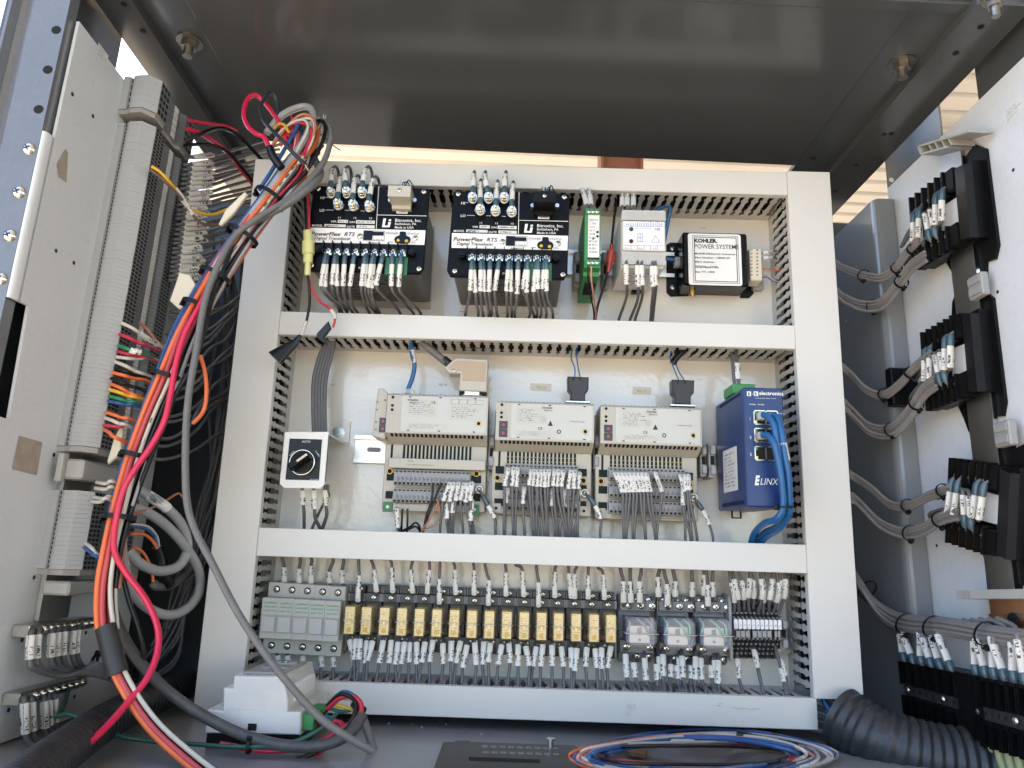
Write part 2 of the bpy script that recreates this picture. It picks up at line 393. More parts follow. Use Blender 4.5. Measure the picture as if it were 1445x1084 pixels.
# floor, back and side walls
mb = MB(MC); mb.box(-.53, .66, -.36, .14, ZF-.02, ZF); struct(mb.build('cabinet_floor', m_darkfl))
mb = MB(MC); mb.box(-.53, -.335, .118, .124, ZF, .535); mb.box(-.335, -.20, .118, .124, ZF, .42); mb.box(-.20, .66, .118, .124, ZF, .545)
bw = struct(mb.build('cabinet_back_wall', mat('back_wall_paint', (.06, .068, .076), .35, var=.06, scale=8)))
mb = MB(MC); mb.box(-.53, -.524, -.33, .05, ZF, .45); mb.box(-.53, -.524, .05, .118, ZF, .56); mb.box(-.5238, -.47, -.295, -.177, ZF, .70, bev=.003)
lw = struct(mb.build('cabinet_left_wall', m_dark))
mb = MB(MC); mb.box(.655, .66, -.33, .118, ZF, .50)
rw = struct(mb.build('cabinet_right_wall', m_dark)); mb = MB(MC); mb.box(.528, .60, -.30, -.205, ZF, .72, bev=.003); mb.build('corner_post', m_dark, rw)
# left door jamb
prof = [(-.445, -.298), (-.445, -.312), (-.4795, -.312), (-.4825, -.3105), (-.488, -.3035), (-.493, -.3025), (-.497, -.305), (-.4995, -.3105), (-.5005, -.3130), (-.5035, -.3130), (-.5035, -.298)]
mb = MB(MC); zz = (ZF-.06, .62); n = len(prof)
mb.add([(x, y, z) for z in zz for x, y in prof], [(i, (i+1) % n, n+(i+1) % n, n+i) for i in range(n)]+[tuple(range(n))[::-1], tuple(range(n, 2*n))])
jamb = thing('door_jamb', 'blue grey painted steel door jamb with screws at the left edge', 'door frame', cw(-.46, -.31, ZF-.06))
mb.build('jamb_profile', m_frame, jamb)
for px, py in ((41, 211), (27, 272), (14, 333), (1, 394)):
    c = CB(px, py, Y=-.312); mb = MB(MC); mb.dome((c.x, c.y, c.z), (0, -1, 0), .0062, .0042, 14, 4)
    mb.build('pan_head_screw', m_screw, jamb)
    mb = MB(MC)
    for a in (.5, .5+math.pi/2):
        dx, dz = math.cos(a)*.003, math.sin(a)*.003
        mb.add([(c.x-dx-dz*.2, c.y-.0044, c.z-dz+dx*.2), (c.x-dx+dz*.2, c.y-.0044, c.z-dz-dx*.2), (c.x+dx+dz*.2, c.y-.0044, c.z+dz-dx*.2), (c.x+dx-dz*.2, c.y-.0044, c.z+dz+dx*.2)], [(0, 1, 2, 3)])
    mb.build('cross_recess', m_ink, jamb)
mbh = MB(MC)
for px, py in ((79, 42), (67, 98), (54, 154)):
    c = CB(px, py, Y=-.3125); mbh = MB(MC); mbh.cyl((c.x, c.y, c.z), (c.x, c.y+.0006, c.z), .0045, n=14); mbh.build('screw_hole', m_void, jamb)
# left mounting plate with rolled tabs at its front edge
lp = thing('mounting_plate', 'dusty white mounting plate on the left side behind terminal strips', 'plate', cw(-.44, -.15, ZF))
a = CB(41, 432, X=-.44); b = CB(13, 592, X=-.44)
pz = [(-.300, ZF+.002), (.006, ZF+.002), (.006, .511), (-.300, .511), (-.300, .214), (a.y, a.z), (b.y, b.z), (-.300, b.z)]
mb = MB(MC); mb.add([(x, y, z) for x in (-.443, -.44) for y, z in pz], [tuple(range(8)), tuple(range(8, 16))]+[(i, (i+1) % 8, 8+(i+1) % 8, 8+i) for i in range(8)])
mb.build('sheet', m_plate, lp)
for z0, z1 in ((.214, .380), (-.17, .095)):
    mb = MB(MC); pr = [(-.44, -.3001), (-.4401, -.3035), (-.4405, -.3070), (-.4414, -.3098), (-.4428, -.3115), (-.4446, -.3119), (-.4446, -.3105), (-.4436, -.310), (-.4430, -.307), (-.443, -.3001)]
    n = len(pr); mb.add([(x, y, z) for z in (z0, z1) for x, y in pr], [(i, (i+1) % n, n+(i+1) % n, n+i) for i in range(n)], 0, True); mb.add([(x, y, z1) for x, y in pr], [tuple(range(n))]); mb.add([(x, y, z0) for x, y in pr], [tuple(range(n))[::-1]])
    mb.build('rolled_tab', m_plate, lp)
m_stain = mat('tape_residue', (.40, .34, .27), .6, var=.25, scale=90)
for q in (((27, 615), (60, 624), (52, 671), (17, 662)), ((92, 210), (96, 215), (94, 258), (83, 250), (80, 232))):
    mb = MB(MC); pts = [CB(x, y, X=-.4396) for x, y in q]; mb.add([(p.x, p.y, p.z) for p in pts], [tuple(range(len(pts)))]); mb.build('tape_residue', m_stain, lp)
mbh = MB(MC)
for px, py in ((102, 133), (131, 164), (79, 354), (104, 371), (76, 642), (82, 715), (102, 815), (48, 815), (31, 903), (12, 1002), (105, 983), (96, 556), (121, 893)):
    c = CB(px, py, X=-.44); mbh = MB(MC); mbh.cyl((c.x-.0004, c.y, c.z), (c.x+.0003, c.y, c.z), .0022, n=10); mbh.build('drilled_hole', m_ink, lp)
mb = MB(MC); c = CB(138, 67, X=-.4397); e = CB(150, 95, X=-.4397)
mb.quad((c.x, c.y, c.z-.008), (e.x, e.y, e.z-.000), (e.x, e.y, e.z+.014), (c.x, c.y, c.z+.006)); mb.build('tag_label', m_finew, lp)
# right mounting plate
rp = thing('mounting_plate', 'bright white mounting plate on the right side behind black terminal blocks', 'plate', cw(.52, -.15, ZF))
mb = MB(MC); mb.box(.52, .523, -.345, -.02, ZF+.002, .530, bev=.0008); mb.build('sheet', m_plate, rp)
mbh = MB(MC)
for px, py in ((1380, 190), (1390, 267), (1397, 335), (1377, 250), (1430, 240), (1408, 412), (1399, 498), (1322, 770), (1324, 900)):
    c = CB(px, py, X=.52); mbh = MB(MC); mbh.cyl((c.x-.0003, c.y, c.z), (c.x+.0004, c.y, c.z), .0020, n=10); mbh.build('drilled_hole', m_ink, rp)
mb = MB(MC); c = CB(1419, 172, X=.5196); e = CB(1445, 146, X=.5196)
mb.quad((c.x, c.y, c.z-.004), (e.x, e.y, e.z-.004), (e.x, e.y, e.z+.012), (c.x, c.y, c.z+.012)); mb.build('tag_label', m_finew, rp)
# formed channel and upright behind the right plate
ch = thing('side_channel', 'dark grey folded steel channel behind the right plate', 'channel', cw(.5, .04, ZF))
pr = [(.492, .117), (.492, -.024), (.4925, -.028), (.494, -.0315), (.4965, -.034), (.5, -.035), (.519, -.035), (.519, -.0225), (.5175, -.0325), (.5, -.0325), (.4975, -.031), (.496, -.028), (.4955, -.024), (.4955, .117)]
mb = MB(MC); n = len(pr); zt = .505
mb.add([(x, y, z) for z in (ZF, zt) for x, y in pr], [(i, (i+1) % n, n+(i+1) % n, n+i) for i in range(n)], 0, False); mb.add([(x, y, zt) for x, y in pr], [tuple(range(n))])
mb.build('folded_sheet', m_frame2 if 'm_frame2' in globals() else mat('channel_grey_paint', (.19, .20, .20), .25, var=.06, scale=15, bump=.08, coat=.4, dust=.1), ch)
m_chan = MATS['channel_grey_paint']
mb = MB(MC); a = CB(1262, 560, Y=-.045)
mb.prism([(a.x-.004, .262), (a.x+.026, .262), (a.x+.032, .232), (a.x+.02, .205), (a.x+.022, .214), (a.x-.004, .214)], -.05, -.0355, bev=.0015); mb.build('latch_tab', m_black, ch)
up = thing('upright_angle', 'short dark grey steel upright with two holes above the right plate', 'bracket', cw(.55, 0, .45))
mb = MB(MC); mb.box(.5265, .566, -.012, -.009, .45, .67); mb.box(.566, .569, -.078, -.0089, .45, .67); mb.build('angle', m_chan, up)
mbh = MB(MC)
for px, py in ((1255, 213), (1258, 254)):
    c = CB(px, py, Y=-.0121); mbh = MB(MC); mbh.cyl((c.x, c.y-.0003, c.z), (c.x, c.y+.0004, c.z), .0035, n=12); mbh.build('hole', m_label, up)
# ---------------------------------------------------------------- the mounting panel and its wiring ducts
FY = -.08
bp = thing('back_panel', 'glossy white back panel carrying the controls', 'panel', (0, .001, -.192))
mb = MB(); mb.box(-.345, .3805, .0, .003, -.192, .464, bev=.0008); mb.build('sheet', m_panel, bp)
for t, px, py, h in (('PLC_41', 619, 544, 2.6), ('PLC_10', 758, 548, 2.6), ('PLC_11', 899, 553, 2.6), ('CONV', 987, 323, 2.2), ('AMS', 466, 544, 2.4), ('U_41', 982, 828, 2.6)):
    p = P(px, py, -.0006)
    if t in ('PLC_10', 'PLC_11'):
        mb = MB(); w = .0125
        mb.box(p.x-(.0055 if t == 'PLC_11' else .009), p.x+.0185, -.0005, 0, p.z-.0035, p.z+.0065); mb.build('label_sticker', mat('aged_label', (.60, .56, .47), .5, var=.05), bp)
    text(t, (p.x, -.0008, p.z), h/1000, m_inkgrey, bp)
GRP_D = 'slotted wiring ducts of the panel'
def finger_mesh(pitch, y0=-.012, y1=-.0775, th=.0016):
    st = [(0, .0010), (.05, .0032), (.13, .0032), (.19, .0013), (.25, .0034), (.56, .0036), (.63, .0015), (.72, .0033), (.88, .0033), (.95, .0016), (1, .0016)]
    pl = [(-(pitch/2-g), y0+(y1-y0)*t) for t, g in st]+[(pitch/2-g, y0+(y1-y0)*t) for t, g in st[::-1]]
    mb = MB(); n = len(pl)
    mb.add([(x, y, z) for z in (-th/2, th/2) for x, y in pl], [tuple(range(n))[::-1], tuple(range(n, 2*n))]+[(i, (i+1) % n, n+(i+1) % n, n+i) for i in range(n)])
    return mb.mesh('finger', m_finger)
PITCH = .0121
m_packed = mat('packed_wire_shaded', (.012, .012, .013), .6, var=.3, scale=200, spec=.2)  # grey wires coloured near black, shade inside the ducts put into the colour
FM = finger_mesh(PITCH)
def duct(label, ax, a0, a1, c0, c1, fingers, cover=None, wall_in=.0022):
    """ax 'x' (horizontal) or 'z' (vertical); a0..a1 length, c0..c1 width; fingers: sides whose fingers are single parts"""
    mid = (a0+a1)/2
    t = thing('wiring_duct', label, 'duct', (a0, 0, (c0+c1)/2) if ax == 'x' else ((c0+c1)/2, 0, a0), GRP_D)
    def bx(mb, u0, u1, y0, y1, w0, w1, **k):
        mb.box(u0, u1, y0, y1, w0, w1, **k) if ax == 'x' else mb.box(w0, w1, y0, y1, u0, u1, **k)
    mb = MB(); bx(mb, a0, a1, -.0022, -.0002, c0+.002, c1-.002)
    for w in (c0+wall_in, c1-wall_in-.0016): bx(mb, a0, a1, -.0121, -.0022, w, w+.0016)
    mb.build('base_channel', m_finger, t)
    n = int((a1-a0)/PITCH); s0 = a0+((a1-a0)-n*PITCH)/2+PITCH/2
    for side in (0, 1):
        w = c0+wall_in+.0008 if side == 0 else c1-wall_in-.0008
        if side in fingers:
            for i in range(n):
                u = s0+i*PITCH; j = random.uniform(-.012, .012)
                if ax == 'x': inst('finger', FM, t, (u, 0, w), (0, 0, j))
                else: inst('finger', FM, t, (w, 0, u), (0, math.pi/2, 0))
        else:
            mb = MB()
            for i in range(n):
                u = s0+i*PITCH; bx(mb, u-PITCH/2+.0018, u+PITCH/2-.0018, -.0775, -.0122, w-.0008, w+.0008)
            mb.build('finger_row', m_finger, t)
    k0, k1 = cover or (a0, a1)
    mb = MB(); bx(mb, k0, k1, FY, FY+.0018, c0, c1, bev=.0007)
    for w in (c0, c1-.0016): bx(mb, k0, k1, FY+.0018, FY+.0095, w, w+.0016)
    mb.build('cover', m_duct, t)
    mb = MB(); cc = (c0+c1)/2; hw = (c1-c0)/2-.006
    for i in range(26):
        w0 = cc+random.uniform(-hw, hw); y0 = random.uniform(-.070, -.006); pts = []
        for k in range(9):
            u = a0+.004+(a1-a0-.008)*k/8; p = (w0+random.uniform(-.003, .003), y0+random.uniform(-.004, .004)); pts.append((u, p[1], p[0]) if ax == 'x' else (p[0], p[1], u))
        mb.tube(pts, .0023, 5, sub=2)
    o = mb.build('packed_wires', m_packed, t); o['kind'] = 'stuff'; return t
duct('left vertical white wiring duct with cover, shaded grey', 'z', -.1975, .4655, -.347, -.2955, (1,))
duct('right vertical white wiring duct, wide and brightly lit', 'z', -.1585, .4675, .3285, .3825, (0,))
duct('top horizontal white wiring duct over the black transducers', 'x', -.2952, .3282, .4345, .4655, (0, 1))
duct('horizontal white wiring duct between transducer row and controller row', 'x', -.2952, .3282, .2345, .2640, (0,))
duct('horizontal white wiring duct between controller row and relay row', 'x', -.2952, .3282, -.0265, .0052, (0, 1))
duct('bottom horizontal white wiring duct with smudges below the relays', 'x', -.2952, .3314, -.1902, -.1582, (1,))
mb = MB()
for px, py, w, h in ((885, 1000, .006, .012), (893, 998, .004, .006), (1020, 995, .012, .004), (1050, 1000, .03, .002)):
    p = P(px, py, FY-.0003)
    for k in range(7):
        x = p.x+random.uniform(-w, w)*.6; z = p.z+random.uniform(-h, h)*.5; q = random.uniform(.3, 1.); t_ = .0003 if h > w else w*.2*q; u_ = h*.35*q if h > w else .0003
        mb.quad((x-t_, p.y, z-u_), (x+t_*.6, p.y, z-u_*.8), (x+t_, p.y, z+u_), (x-t_*.5, p.y, z+u_*.7))
ob = [o for o in bpy.data.objects if o.get('label', '').startswith('bottom horizontal')][0]
mb.build('smudge', mat('smudge', (.44, .43, .41), .6, var=.3, scale=500), ob)
# DIN rails
def rail(label, x0, x1, zc, slots=()):
    t = thing('mounting_rail', label, 'rail', (x0, 0, zc), 'steel mounting rails')
    mb = MB(); mb.box(x0, x1, -.0011, -.0001, zc-.0125, zc+.0125)
    for s in (-1, 1):
        a, b = sorted((zc+s*.0125, zc+s*.0135)); mb.box(x0, x1, -.0075, -.0001, a, b)
        a, b = sorted((zc+s*.0135, zc+s*.0175)); mb.box(x0, x1, -.0075, -.0065, a, b)
    mb.build('rail_profile', m_alu, t)
    for x in slots:
        mb = MB(); pl = [(x+sg*.006+.003*math.cos(a), zc+.003*math.sin(a)) for sg, rg in ((1, range(-3, 4)), (-1, range(3, 10))) for a in (math.pi/6*k for k in rg)]
        mb.add([(p[0], -.0013, p[1]) for p in pl], [tuple(range(len(pl)))[::-1]]); mb.build('slot', m_inkgrey, t)
    return t
z1 = P(860, 374, 0).z; rail('steel mounting rail behind the green converter in the top row', P(800, 374, 0).x, P(950, 374, 0).x, z1)
z2 = P(530, 635, 0).z; rail('steel mounting rail left of the controllers with one slot', P(501, 635, 0).x, P(1030, 645, 0).x, z2, (P(528, 635, 0).x,))
z3 = P(700, 885, 0).z; rail('steel mounting rail behind the relay row', P(372, 880, 0).x, P(1122, 890, 0).x, z3)
# ---------------------------------------------------------------- wires
def sub_path(sp, L, t0, t1, k=8):
    tot = L[-1]; out = []
    for i in range(k+1):
        s = tot*(t0+(t1-t0)*i/k); j = 0
        while j < len(L)-2 and L[j+1] < s: j += 1
        q = (s-L[j])/max(L[j+1]-L[j], 1e-9); out.append(sp[j].lerp(sp[j+1], min(max(q, 0), 1)))
    return out
def wire(pts, r, m, label, group=None, sleeves=(), barrels=(), name='wire', cat='wire', n=8, sub=6, root=None, extra=None, sr=1.75, part='jacket'):
    pts = [Vector(p) for p in pts]
    t = root if root is not None else None
    parts = sleeves or barrels or extra or root is not None
    mb = MB(); mb.tube(pts, r, n, sub=sub)
    if not parts:
        o = bpy.data.objects.new(name, mb.mesh(name, m)); scn.collection.objects.link(o); return tag(o, label, cat, group)
    if t is None:
        if sleeves and name == 'wire': name, cat = 'sleeved_lead', 'lead'
        t = thing(name, label, cat, pts[0], group)
    mb.build(part, m, t)
    sp = spline(pts, sub); L = [0.]
    for i in range(1, len(sp)): L.append(L[-1]+(sp[i]-sp[i-1]).length)
    def fr_(t):           # ('p', i0, i1): from control point i0 to i1
        if len(t) == 3:
            return tuple(L[min(int(round(k*sub)), len(L)-1)]/L[-1] for k in t[1:])
        return t
    for t0, t1 in map(fr_, barrels):
        mb = MB(); mb.tube(sub_path(sp, L, t0, t1, 4), lambda q: r*1.75*(1.0 if .12 < q < .88 else .86), 10, raw=True); mb.build('crimp_barrel', m_barrel, t)
    for t0, t1 in map(fr_, sleeves):
        mb = MB(); mb.tube(sub_path(sp, L, t0, t1, 6), r*sr, 10, raw=True, uv=True, flat=.62); mb.build('marker_sleeve', m_sleeve, t)
    return t
def tie(c, ax, R, sc=(1, 1), label='black cable tie round a bundle', group='black cable ties', w=.0022, parent=None, name='cable_tie'):
    mb = MB(); ax = Vector(ax).normalized(); a = ax.orthogonal().normalized(); b = ax.cross(a); n = 18; v = []; f = []
    for i in range(n):
        th = 2*math.pi*i/n; e = a*math.cos(th)*sc[0]+b*math.sin(th)*sc[1]
        for rr, h in ((R, -w), (R+.0009, -w), (R+.0009, w), (R, w)): v.append(Vector(c)+e*rr+ax*h)
    for i in range(n):
        for j in range(4): f.append((i*4+j, ((i+1) % n)*4+j, ((i+1) % n)*4+(j+1) % 4, i*4+(j+1) % 4))
    mb.add(v, f, 0)
    h = Vector(c)+(a*.6*sc[0]+b*.8*sc[1]).normalized()*(R+.001)
    M = Matrix((a, b, ax)).transposed().to_4x4(); M.translation = h
    k = MB(M); k.box(-.0025, .0025, -.0022, .0022, -.0030, .0030, bev=.0006); mb.add(k.v, k.f)
    if parent is not None: return mb.build('cable_tie', m_tie, parent)
    o = bpy.data.objects.new(name, mb.mesh(name, m_tie)); scn.collection.objects.link(o); return tag(o, label, 'cable tie', group)
# ---------------------------------------------------------------- small hardware meshes (front at local Y = 0, facing -Y)
def screw_mesh(r, h=.001, m=None, slot='x', recess=m_ink):
    mb = MB(); mb.cyl((0, .0002, 0), (0, -h*.4, 0), r, n=14); mb.dome((0, -h*.4, 0), (0, -1, 0), r, h*.6, 14, 3)
    k = r*.62; q = r*.13
    if slot in 'x+':
        for a in ((.6,) if slot == 'x1' else (.6, .6+math.pi/2)):
            c, s = math.cos(a), math.sin(a)
            mb.add([(c*u-s*w, -h*1.02, s*u+c*w) for u, w in ((-k, -q), (k, -q), (k, q), (-k, q))], [(0, 1, 2, 3)], 1)
    return mb.mesh('screw', [m or m_screw, recess])
SC3 = screw_mesh(.0032, .0016); SC2 = screw_mesh(.0024, .0012); SC4 = screw_mesh(.0042, .0016); SCB = screw_mesh(.0030, .0015, m_black)
def textw(body, p0, p1, cap, m, parent, **k):
    """print from world point p0 (baseline left) with the width of p0..p1"""
    o = text(body, p0, cap, m, parent, **k); xs = [v.co.x for v in o.data.vertices]
    if xs: o.scale.x = abs((Vector(p1)-Vector(p0)).length)/max(1e-6, max(xs)-min(0, min(xs)))
    d = Vector(p1)-Vector(p0)
    if 'rot' not in k: o.rotation_euler = (math.pi/2, -math.atan2(d.z, d.x), 0)
    return o
def box_px(mb, x0, y0, x1, y1, Y0, Y1, mi=0, bev=0., Yp=None):
    """box whose FRONT face (at Y0) covers the pixel rectangle; goes back to Y1"""
    a = P(x0, y0, Y0 if Yp is None else Yp); b = P(x1, y1, Y0 if Yp is None else Yp); mb.box(a.x, b.x, Y0, Y1, a.z, b.z, mi, bev); return mb
def prism_px(mb, pts, Y0, Y1, mi=0, bev=0.):
    q = [P(x, y, Y0) for x, y in pts]; mb.prism([(p.x, p.z) for p in q], Y0, Y1, mi, bev); return mb
def label_px(x0, y0, x1, y1, Y, m, parent, name='label', d=.0005):
    a, b = P(x0, y0, Y), P(x1, y1, Y); mb = MB(); mb.box(a.x, b.x, Y-d, Y, a.z, b.z)
    mb.quad((a.x+.0001, Y-d-.0001, b.z+.0001), (b.x-.0001, Y-d-.0001, b.z+.0001), (b.x-.0001, Y-d-.0001, a.z-.0001), (a.x+.0001, Y-d-.0001, a.z-.0001)); return mb.build(name, m, parent)
# ---------------------------------------------------------------- black transducers
TY = -.120
m_tbody = mat('transducer_grey_case', (.17, .17, .168), .45, var=.06)
m_face = mat('faceplate_black', (.003, .0035, .005), .38, var=.1, scale=120, spec=.13)
m_tlabel = printed('case_label', (.16, .158, .15), (.04, .04, .04), 7, 24, fill=.55)
def stud_mesh():
    mb = MB(); mb.cyl((0, 0, 0), (0, -.002, 0), .0058, n=16); mb.cyl((0, -.002, 0), (0, -.0075, 0), .0048, n=6, smooth=False); mb.cyl((0, -.0075, 0), (0, -.0092, 0), .0055, n=16)
    mb.cyl((0, -.0092, 0), (0, -.014, 0), .0046, n=6, smooth=False); mb.cyl((0, -.014, 0), (0, -.0185, 0), .0026, n=12); mb.dome((0, -.0185, 0), (0, -1, 0), .0026, .0012, 12, 3); return mb.mesh('terminal_stud', m_screw)
STUD = stud_mesh()
def transducer(label, off, conn, wl, which, model):
    O = Vector(off); q = lambda x, y, Y=TY: P(x, y, Y)+O
    M = Matrix.Translation(O)
    base = q(720, 440, 0)
    t = thing('transducer', label, 'transducer', base, 'black transducers in the top row')
    a, b = q(640, 269.5), q(802.5, 394)
    mb = MB(); mb.box(a.x+.004, b.x-.0075, -.0022, TY+.006, b.z+.003, a.z-.003, bev=.002); case = mb.build('case', m_tbody, t)
    mb = MB(); mb.box(a.x+.0035, b.x-.0065, -.0021, -.0003, b.z-.0055, a.z+.004); mb.build('mounting_flange', m_label if which == 2 else m_lgrey, t)
    # underside labels
    z = b.z+.0029; mb = MB(); mb.quad((a.x+.012, -.012, z), (b.x-.016, -.012, z), (b.x-.016, -.104, z), (a.x+.012, -.104, z)); mb.build('rating_label', m_tlabel, t)
    mb = MB()
    for k in range(4):
        xo = .018+k*.003
        mb.box(b.x-xo-.0006, b.x-xo, -.09+k*.004, -.03, z-.0004, z); mb.box(a.x+xo, a.x+xo+.0006, -.09+k*.004, -.03, z-.0004, z)
    mb.build('cooling_rib', m_tbody, t)
    c = .007
    pl = [(a.x, a.z-.002), (a.x+.002, a.z), (b.x-.002, a.z), (b.x, a.z-.002), (b.x-.0015, b.z+c), (b.x-.0015-c*.6, b.z), (a.x-.003+c*.6, b.z), (a.x-.003, b.z+c)]
    mb = MB(); mb.prism(pl, TY, TY+.006, bev=.0008); face = mb.build('faceplate', m_face, t)
    ys = TY-.0006
    def line(x0, y0, x1, y1, w=.0007, m=m_inkw):
        u, v = q(x0, y0, ys), q(x1, y1, ys); mb = MB(); d = (v-u).normalized(); nn = Vector((-d.z, 0, d.x))*w/2
        mb.add([u-nn, v-nn, v+nn, u+nn], [(0, 1, 2, 3)]); mb.build('printed_line', m, face)
    line(732.5, 271, 731.5, 330.5); line(732, 311, 802, 312.5)
    for x0, x1, yy in ((657, 661, 286), (659, 670, 304), (686, 693, 304.5), (708, 714, 305.3)): line(x0, yy, x1, yy+.2, .0005)
    def tx(s, x, y, x1, cap, m=m_inkw, **k): return textw(s, q(x, y, ys-.0002), q(x1, y+(x1-x)*.012, ys-.0002), cap, m, face, **k)
    tx('HI', 650.3, 288.5, 656, .0034, bold=.012); tx('LO', 649.8, 306.2, 657, .0034, bold=.012)
    tx('11', 676, 316, 680, .0024); tx('13', 698, 316.5, 702.5, .0024); tx('15', 720, 317, 725, .0024)
    tx('IA', 669.5, 298, 674.5, .003); tx('IB', 692, 298.5, 697, .003); tx('IC', 714, 299, 719.5, .003)
    tx('VER', 666.5, 321.5, 675, .0024, bold=.01); tx('S/N', 693, 322.3, 700.5, .0024, bold=.01); tx('MODEL', 640, 327.3, 655.5, .0026, bold=.01); tx('DATE', 689.5, 329, 701, .0026, bold=.01)
    for x0, y0, x1, y1 in ((676.7, 317.8, 691, 322.5), (702.3, 318.5, 729, 323.8), (658, 324, 688, 328.6), (703.5, 325.2, 729, 330.3)):
        u, v = q(x0, y0, ys), q(x1, y1, ys); mb = MB(); mb.quad((u.x, ys-.0001, v.z), (v.x, ys-.0001, v.z), (v.x, ys-.0001, u.z), (u.x, ys-.0001, u.z)); mb.build('write_on_box', m_scrib, face)
    tx(model, 659.5, 328, 671, .0026, m_ink, bold=.015)
    # maker's mark and address
    mb = MB()
    for pts in (((741, 316), (745, 316), (743.2, 326), (747.5, 326), (748.3, 321), (752, 321), (750.5, 328.5), (739.5, 328.5)), ((748.8, 317.2), (752.2, 317.2), (751.9, 319.8), (748.4, 319.8))):
        w = [q(x, y, ys) for x, y in pts]; mb.add(w, [tuple(range(len(w)))])
    mb.build('printed_mark', m_inkw, face)
    tx('Bitronics, Inc.', 757.5, 320.6, 795, .0039, bold=.012); tx('Bethlehem, PA', 757.5, 325.2, 788, .0030, bold=.01); tx('Made in USA', 757.5, 330.2, 784.5, .0030, bold=.01)
    tx('US', 705, 274.5, 709, .003)
    # white name strip
    u = [q(637.8, 329.2, TY), q(801.5, 333.2, TY), q(800.6, 353.8, TY), q(637.2, 350, TY)]
    mb = MB(); mb.add([(p.x, TY-.0006, p.z) for p in u]+[(p.x, TY, p.z) for p in u], [(0, 1, 2, 3), (0, 4, 5, 1), (1, 5, 6, 2), (2, 6, 7, 3), (3, 7, 4, 0)]); st = mb.build('name_strip', m_label, face)
    ys -= .0008
    def tx2(s, x, y, x1, cap, m=m_ink, **k): return textw(s, q(x, y, ys), q(x1, y+(x1-x)*.02, ys), cap, m, st, **k)
    tx2('PowerPlex', 639, 340, 682, .0050, bold=.02, shear=.25); tx2('RTS', 686, 340.8, 702, .0050, bold=.012, shear=.25); tx2('Digital Transducer', 644, 345.6, 696.5, .0038, bold=.012, shear=.25)
    tx2('POWER', 746, 338.2, 763, .0026); tx2('STATUS', 776, 338.8, 792.5, .0026); tx2('ELEMENTS', 720.5, 351.3, 736.5, .0016, bold=.02); tx2('SET', 750, 350.2, 756.5, .0016); tx2('SENS', 782, 350.8, 788.5, .0016)
    mb = MB(); uu, vv = q(714, 333, ys), q(743.8, 347.6, ys)
    for x0, x1, z0, z1 in ((uu.x, vv.x, uu.z-.0004, uu.z), (uu.x, vv.x, vv.z, vv.z+.0004), (uu.x, uu.x+.0004, vv.z, uu.z), (vv.x-.0004, vv.x, vv.z, uu.z)): mb.box(x0, x1, ys-.0003, ys, z0, z1)
    mb.build('window_border', m_inkgrey, st)
    mb = MB(); uu, vv = q(714.5, 333.4, ys), q(726.5, 346.8, ys); mb.box(uu.x, vv.x, ys-.0012, ys, vv.z, uu.z, bev=.0004)
    uu, vv = q(726.5, 335, ys), q(742.5, 340.5, ys); mb.box(uu.x, vv.x, ys-.0005, ys, vv.z, uu.z); mb.build('range_switch', m_blackg, st)
    tx2('1 1/2 2', 728, 346.5, 741, .0018)
    lp_ = [(757.8, 346), (759.5, 342.3), (765, 340), (765.3, 335.3), (767, 334.8), (772.5, 334.9), (774.2, 336), (774.4, 340.3), (779.5, 342.6), (781.2, 346.4), (779.5, 350.6), (774, 352), (765, 351.8), (759.5, 350.2)]
    mb = MB(); w = [q(x, y, ys) for x, y in lp_]; mb.prism([(p.x, p.z) for p in w], ys-.0009, ys, bev=.0003); lc = mb.build('optical_port', m_blackg, st)
    for x, y in ((763.8, 347), (775.6, 348)):
        c = q(x, y, ys-.001); mb = MB(); mb.dome((c.x, c.y, c.z), (0, -1, 0), .0021, .0016, 12, 3); mb.build('port_lens', mat('amber_lens', (.8, .5, .02), .2, var=.1), lc)
    for x, y in ((709, 341), (787.6, 343.7)): inst('screw', SC3, st, q(x, y, ys))
    for x, y in ((646.8, 273.6), (796.3, 278), (641.8, 382.4), (794.4, 387.3)): inst('screw', SC3, face, q(x, y, TY))
    for x, y in ((652.4, 362.7), (784.5, 367.2)):
        c = q(x, y, TY); mb = MB(); mb.cyl((c.x, TY, c.z), (c.x, TY-.009, c.z), .0042, n=14); mb.cyl((c.x, TY-.009, c.z), (c.x, TY-.011, c.z), .0028, n=12); mb.build('retaining_knob', m_black, t)
    tx('MADE IN USA', 794, 375, 799, .001) if False else None
    # nine-way barrier terminal strip
    mb = MB(); u, v = q(658, 352.2, TY), q(779.5, 372, TY); mb.box(u.x, v.x, TY-.0042, TY, v.z, u.z-.001, bev=.0006)
    sx = [666, 679, 691.7, 704.7, 718.4, 731.5, 744.6, 757.7, 770.8]; xs = [659.3]+[(sx[i]+sx[i+1])/2 for i in range(8)]+[777.5]
    for x in xs:
        c = q(x, 362, TY-.004); mb.box(c.x-.0005, c.x+.0005, TY-.0105, TY-.004, v.z, u.z+.0006)
    ts = mb.build('terminal_strip', m_black, t)
    for i, x in enumerate(sx):
        inst('terminal_screw', SC4, ts, q(x, 362+i*.25, TY-.0042)); tx(str(i+1), x-1.2, 355.3+i*.25, x+1.2, .0021) if i else tx('1', x-.6, 355.3, x+.3, .0021)
        c = q(x, 364.5+i*.25, TY-.0042); mb = MB(); mb.box(c.x-.0042, c.x+.0042, TY-.0049, TY-.0042, c.z-.003, c.z+.004); mb.build('clamp_plate', m_screw, ts)
    mb = MB(); u, v = q(747, 371, TY-.001), q(778, 397, TY-.001); mb.box(u.x, v.x, TY-.0022, TY-.0008, v.z, u.z); mb.build('circuit_board', m_pcb, t)
    tx('INPUTS', 709, 387.2, 722, .0024)
    SX = ((667.4, 282.4), (689.8, 282.4), (711.6, 282.4), (678, 299), (699.4, 300.4), (722.2, 301.7))
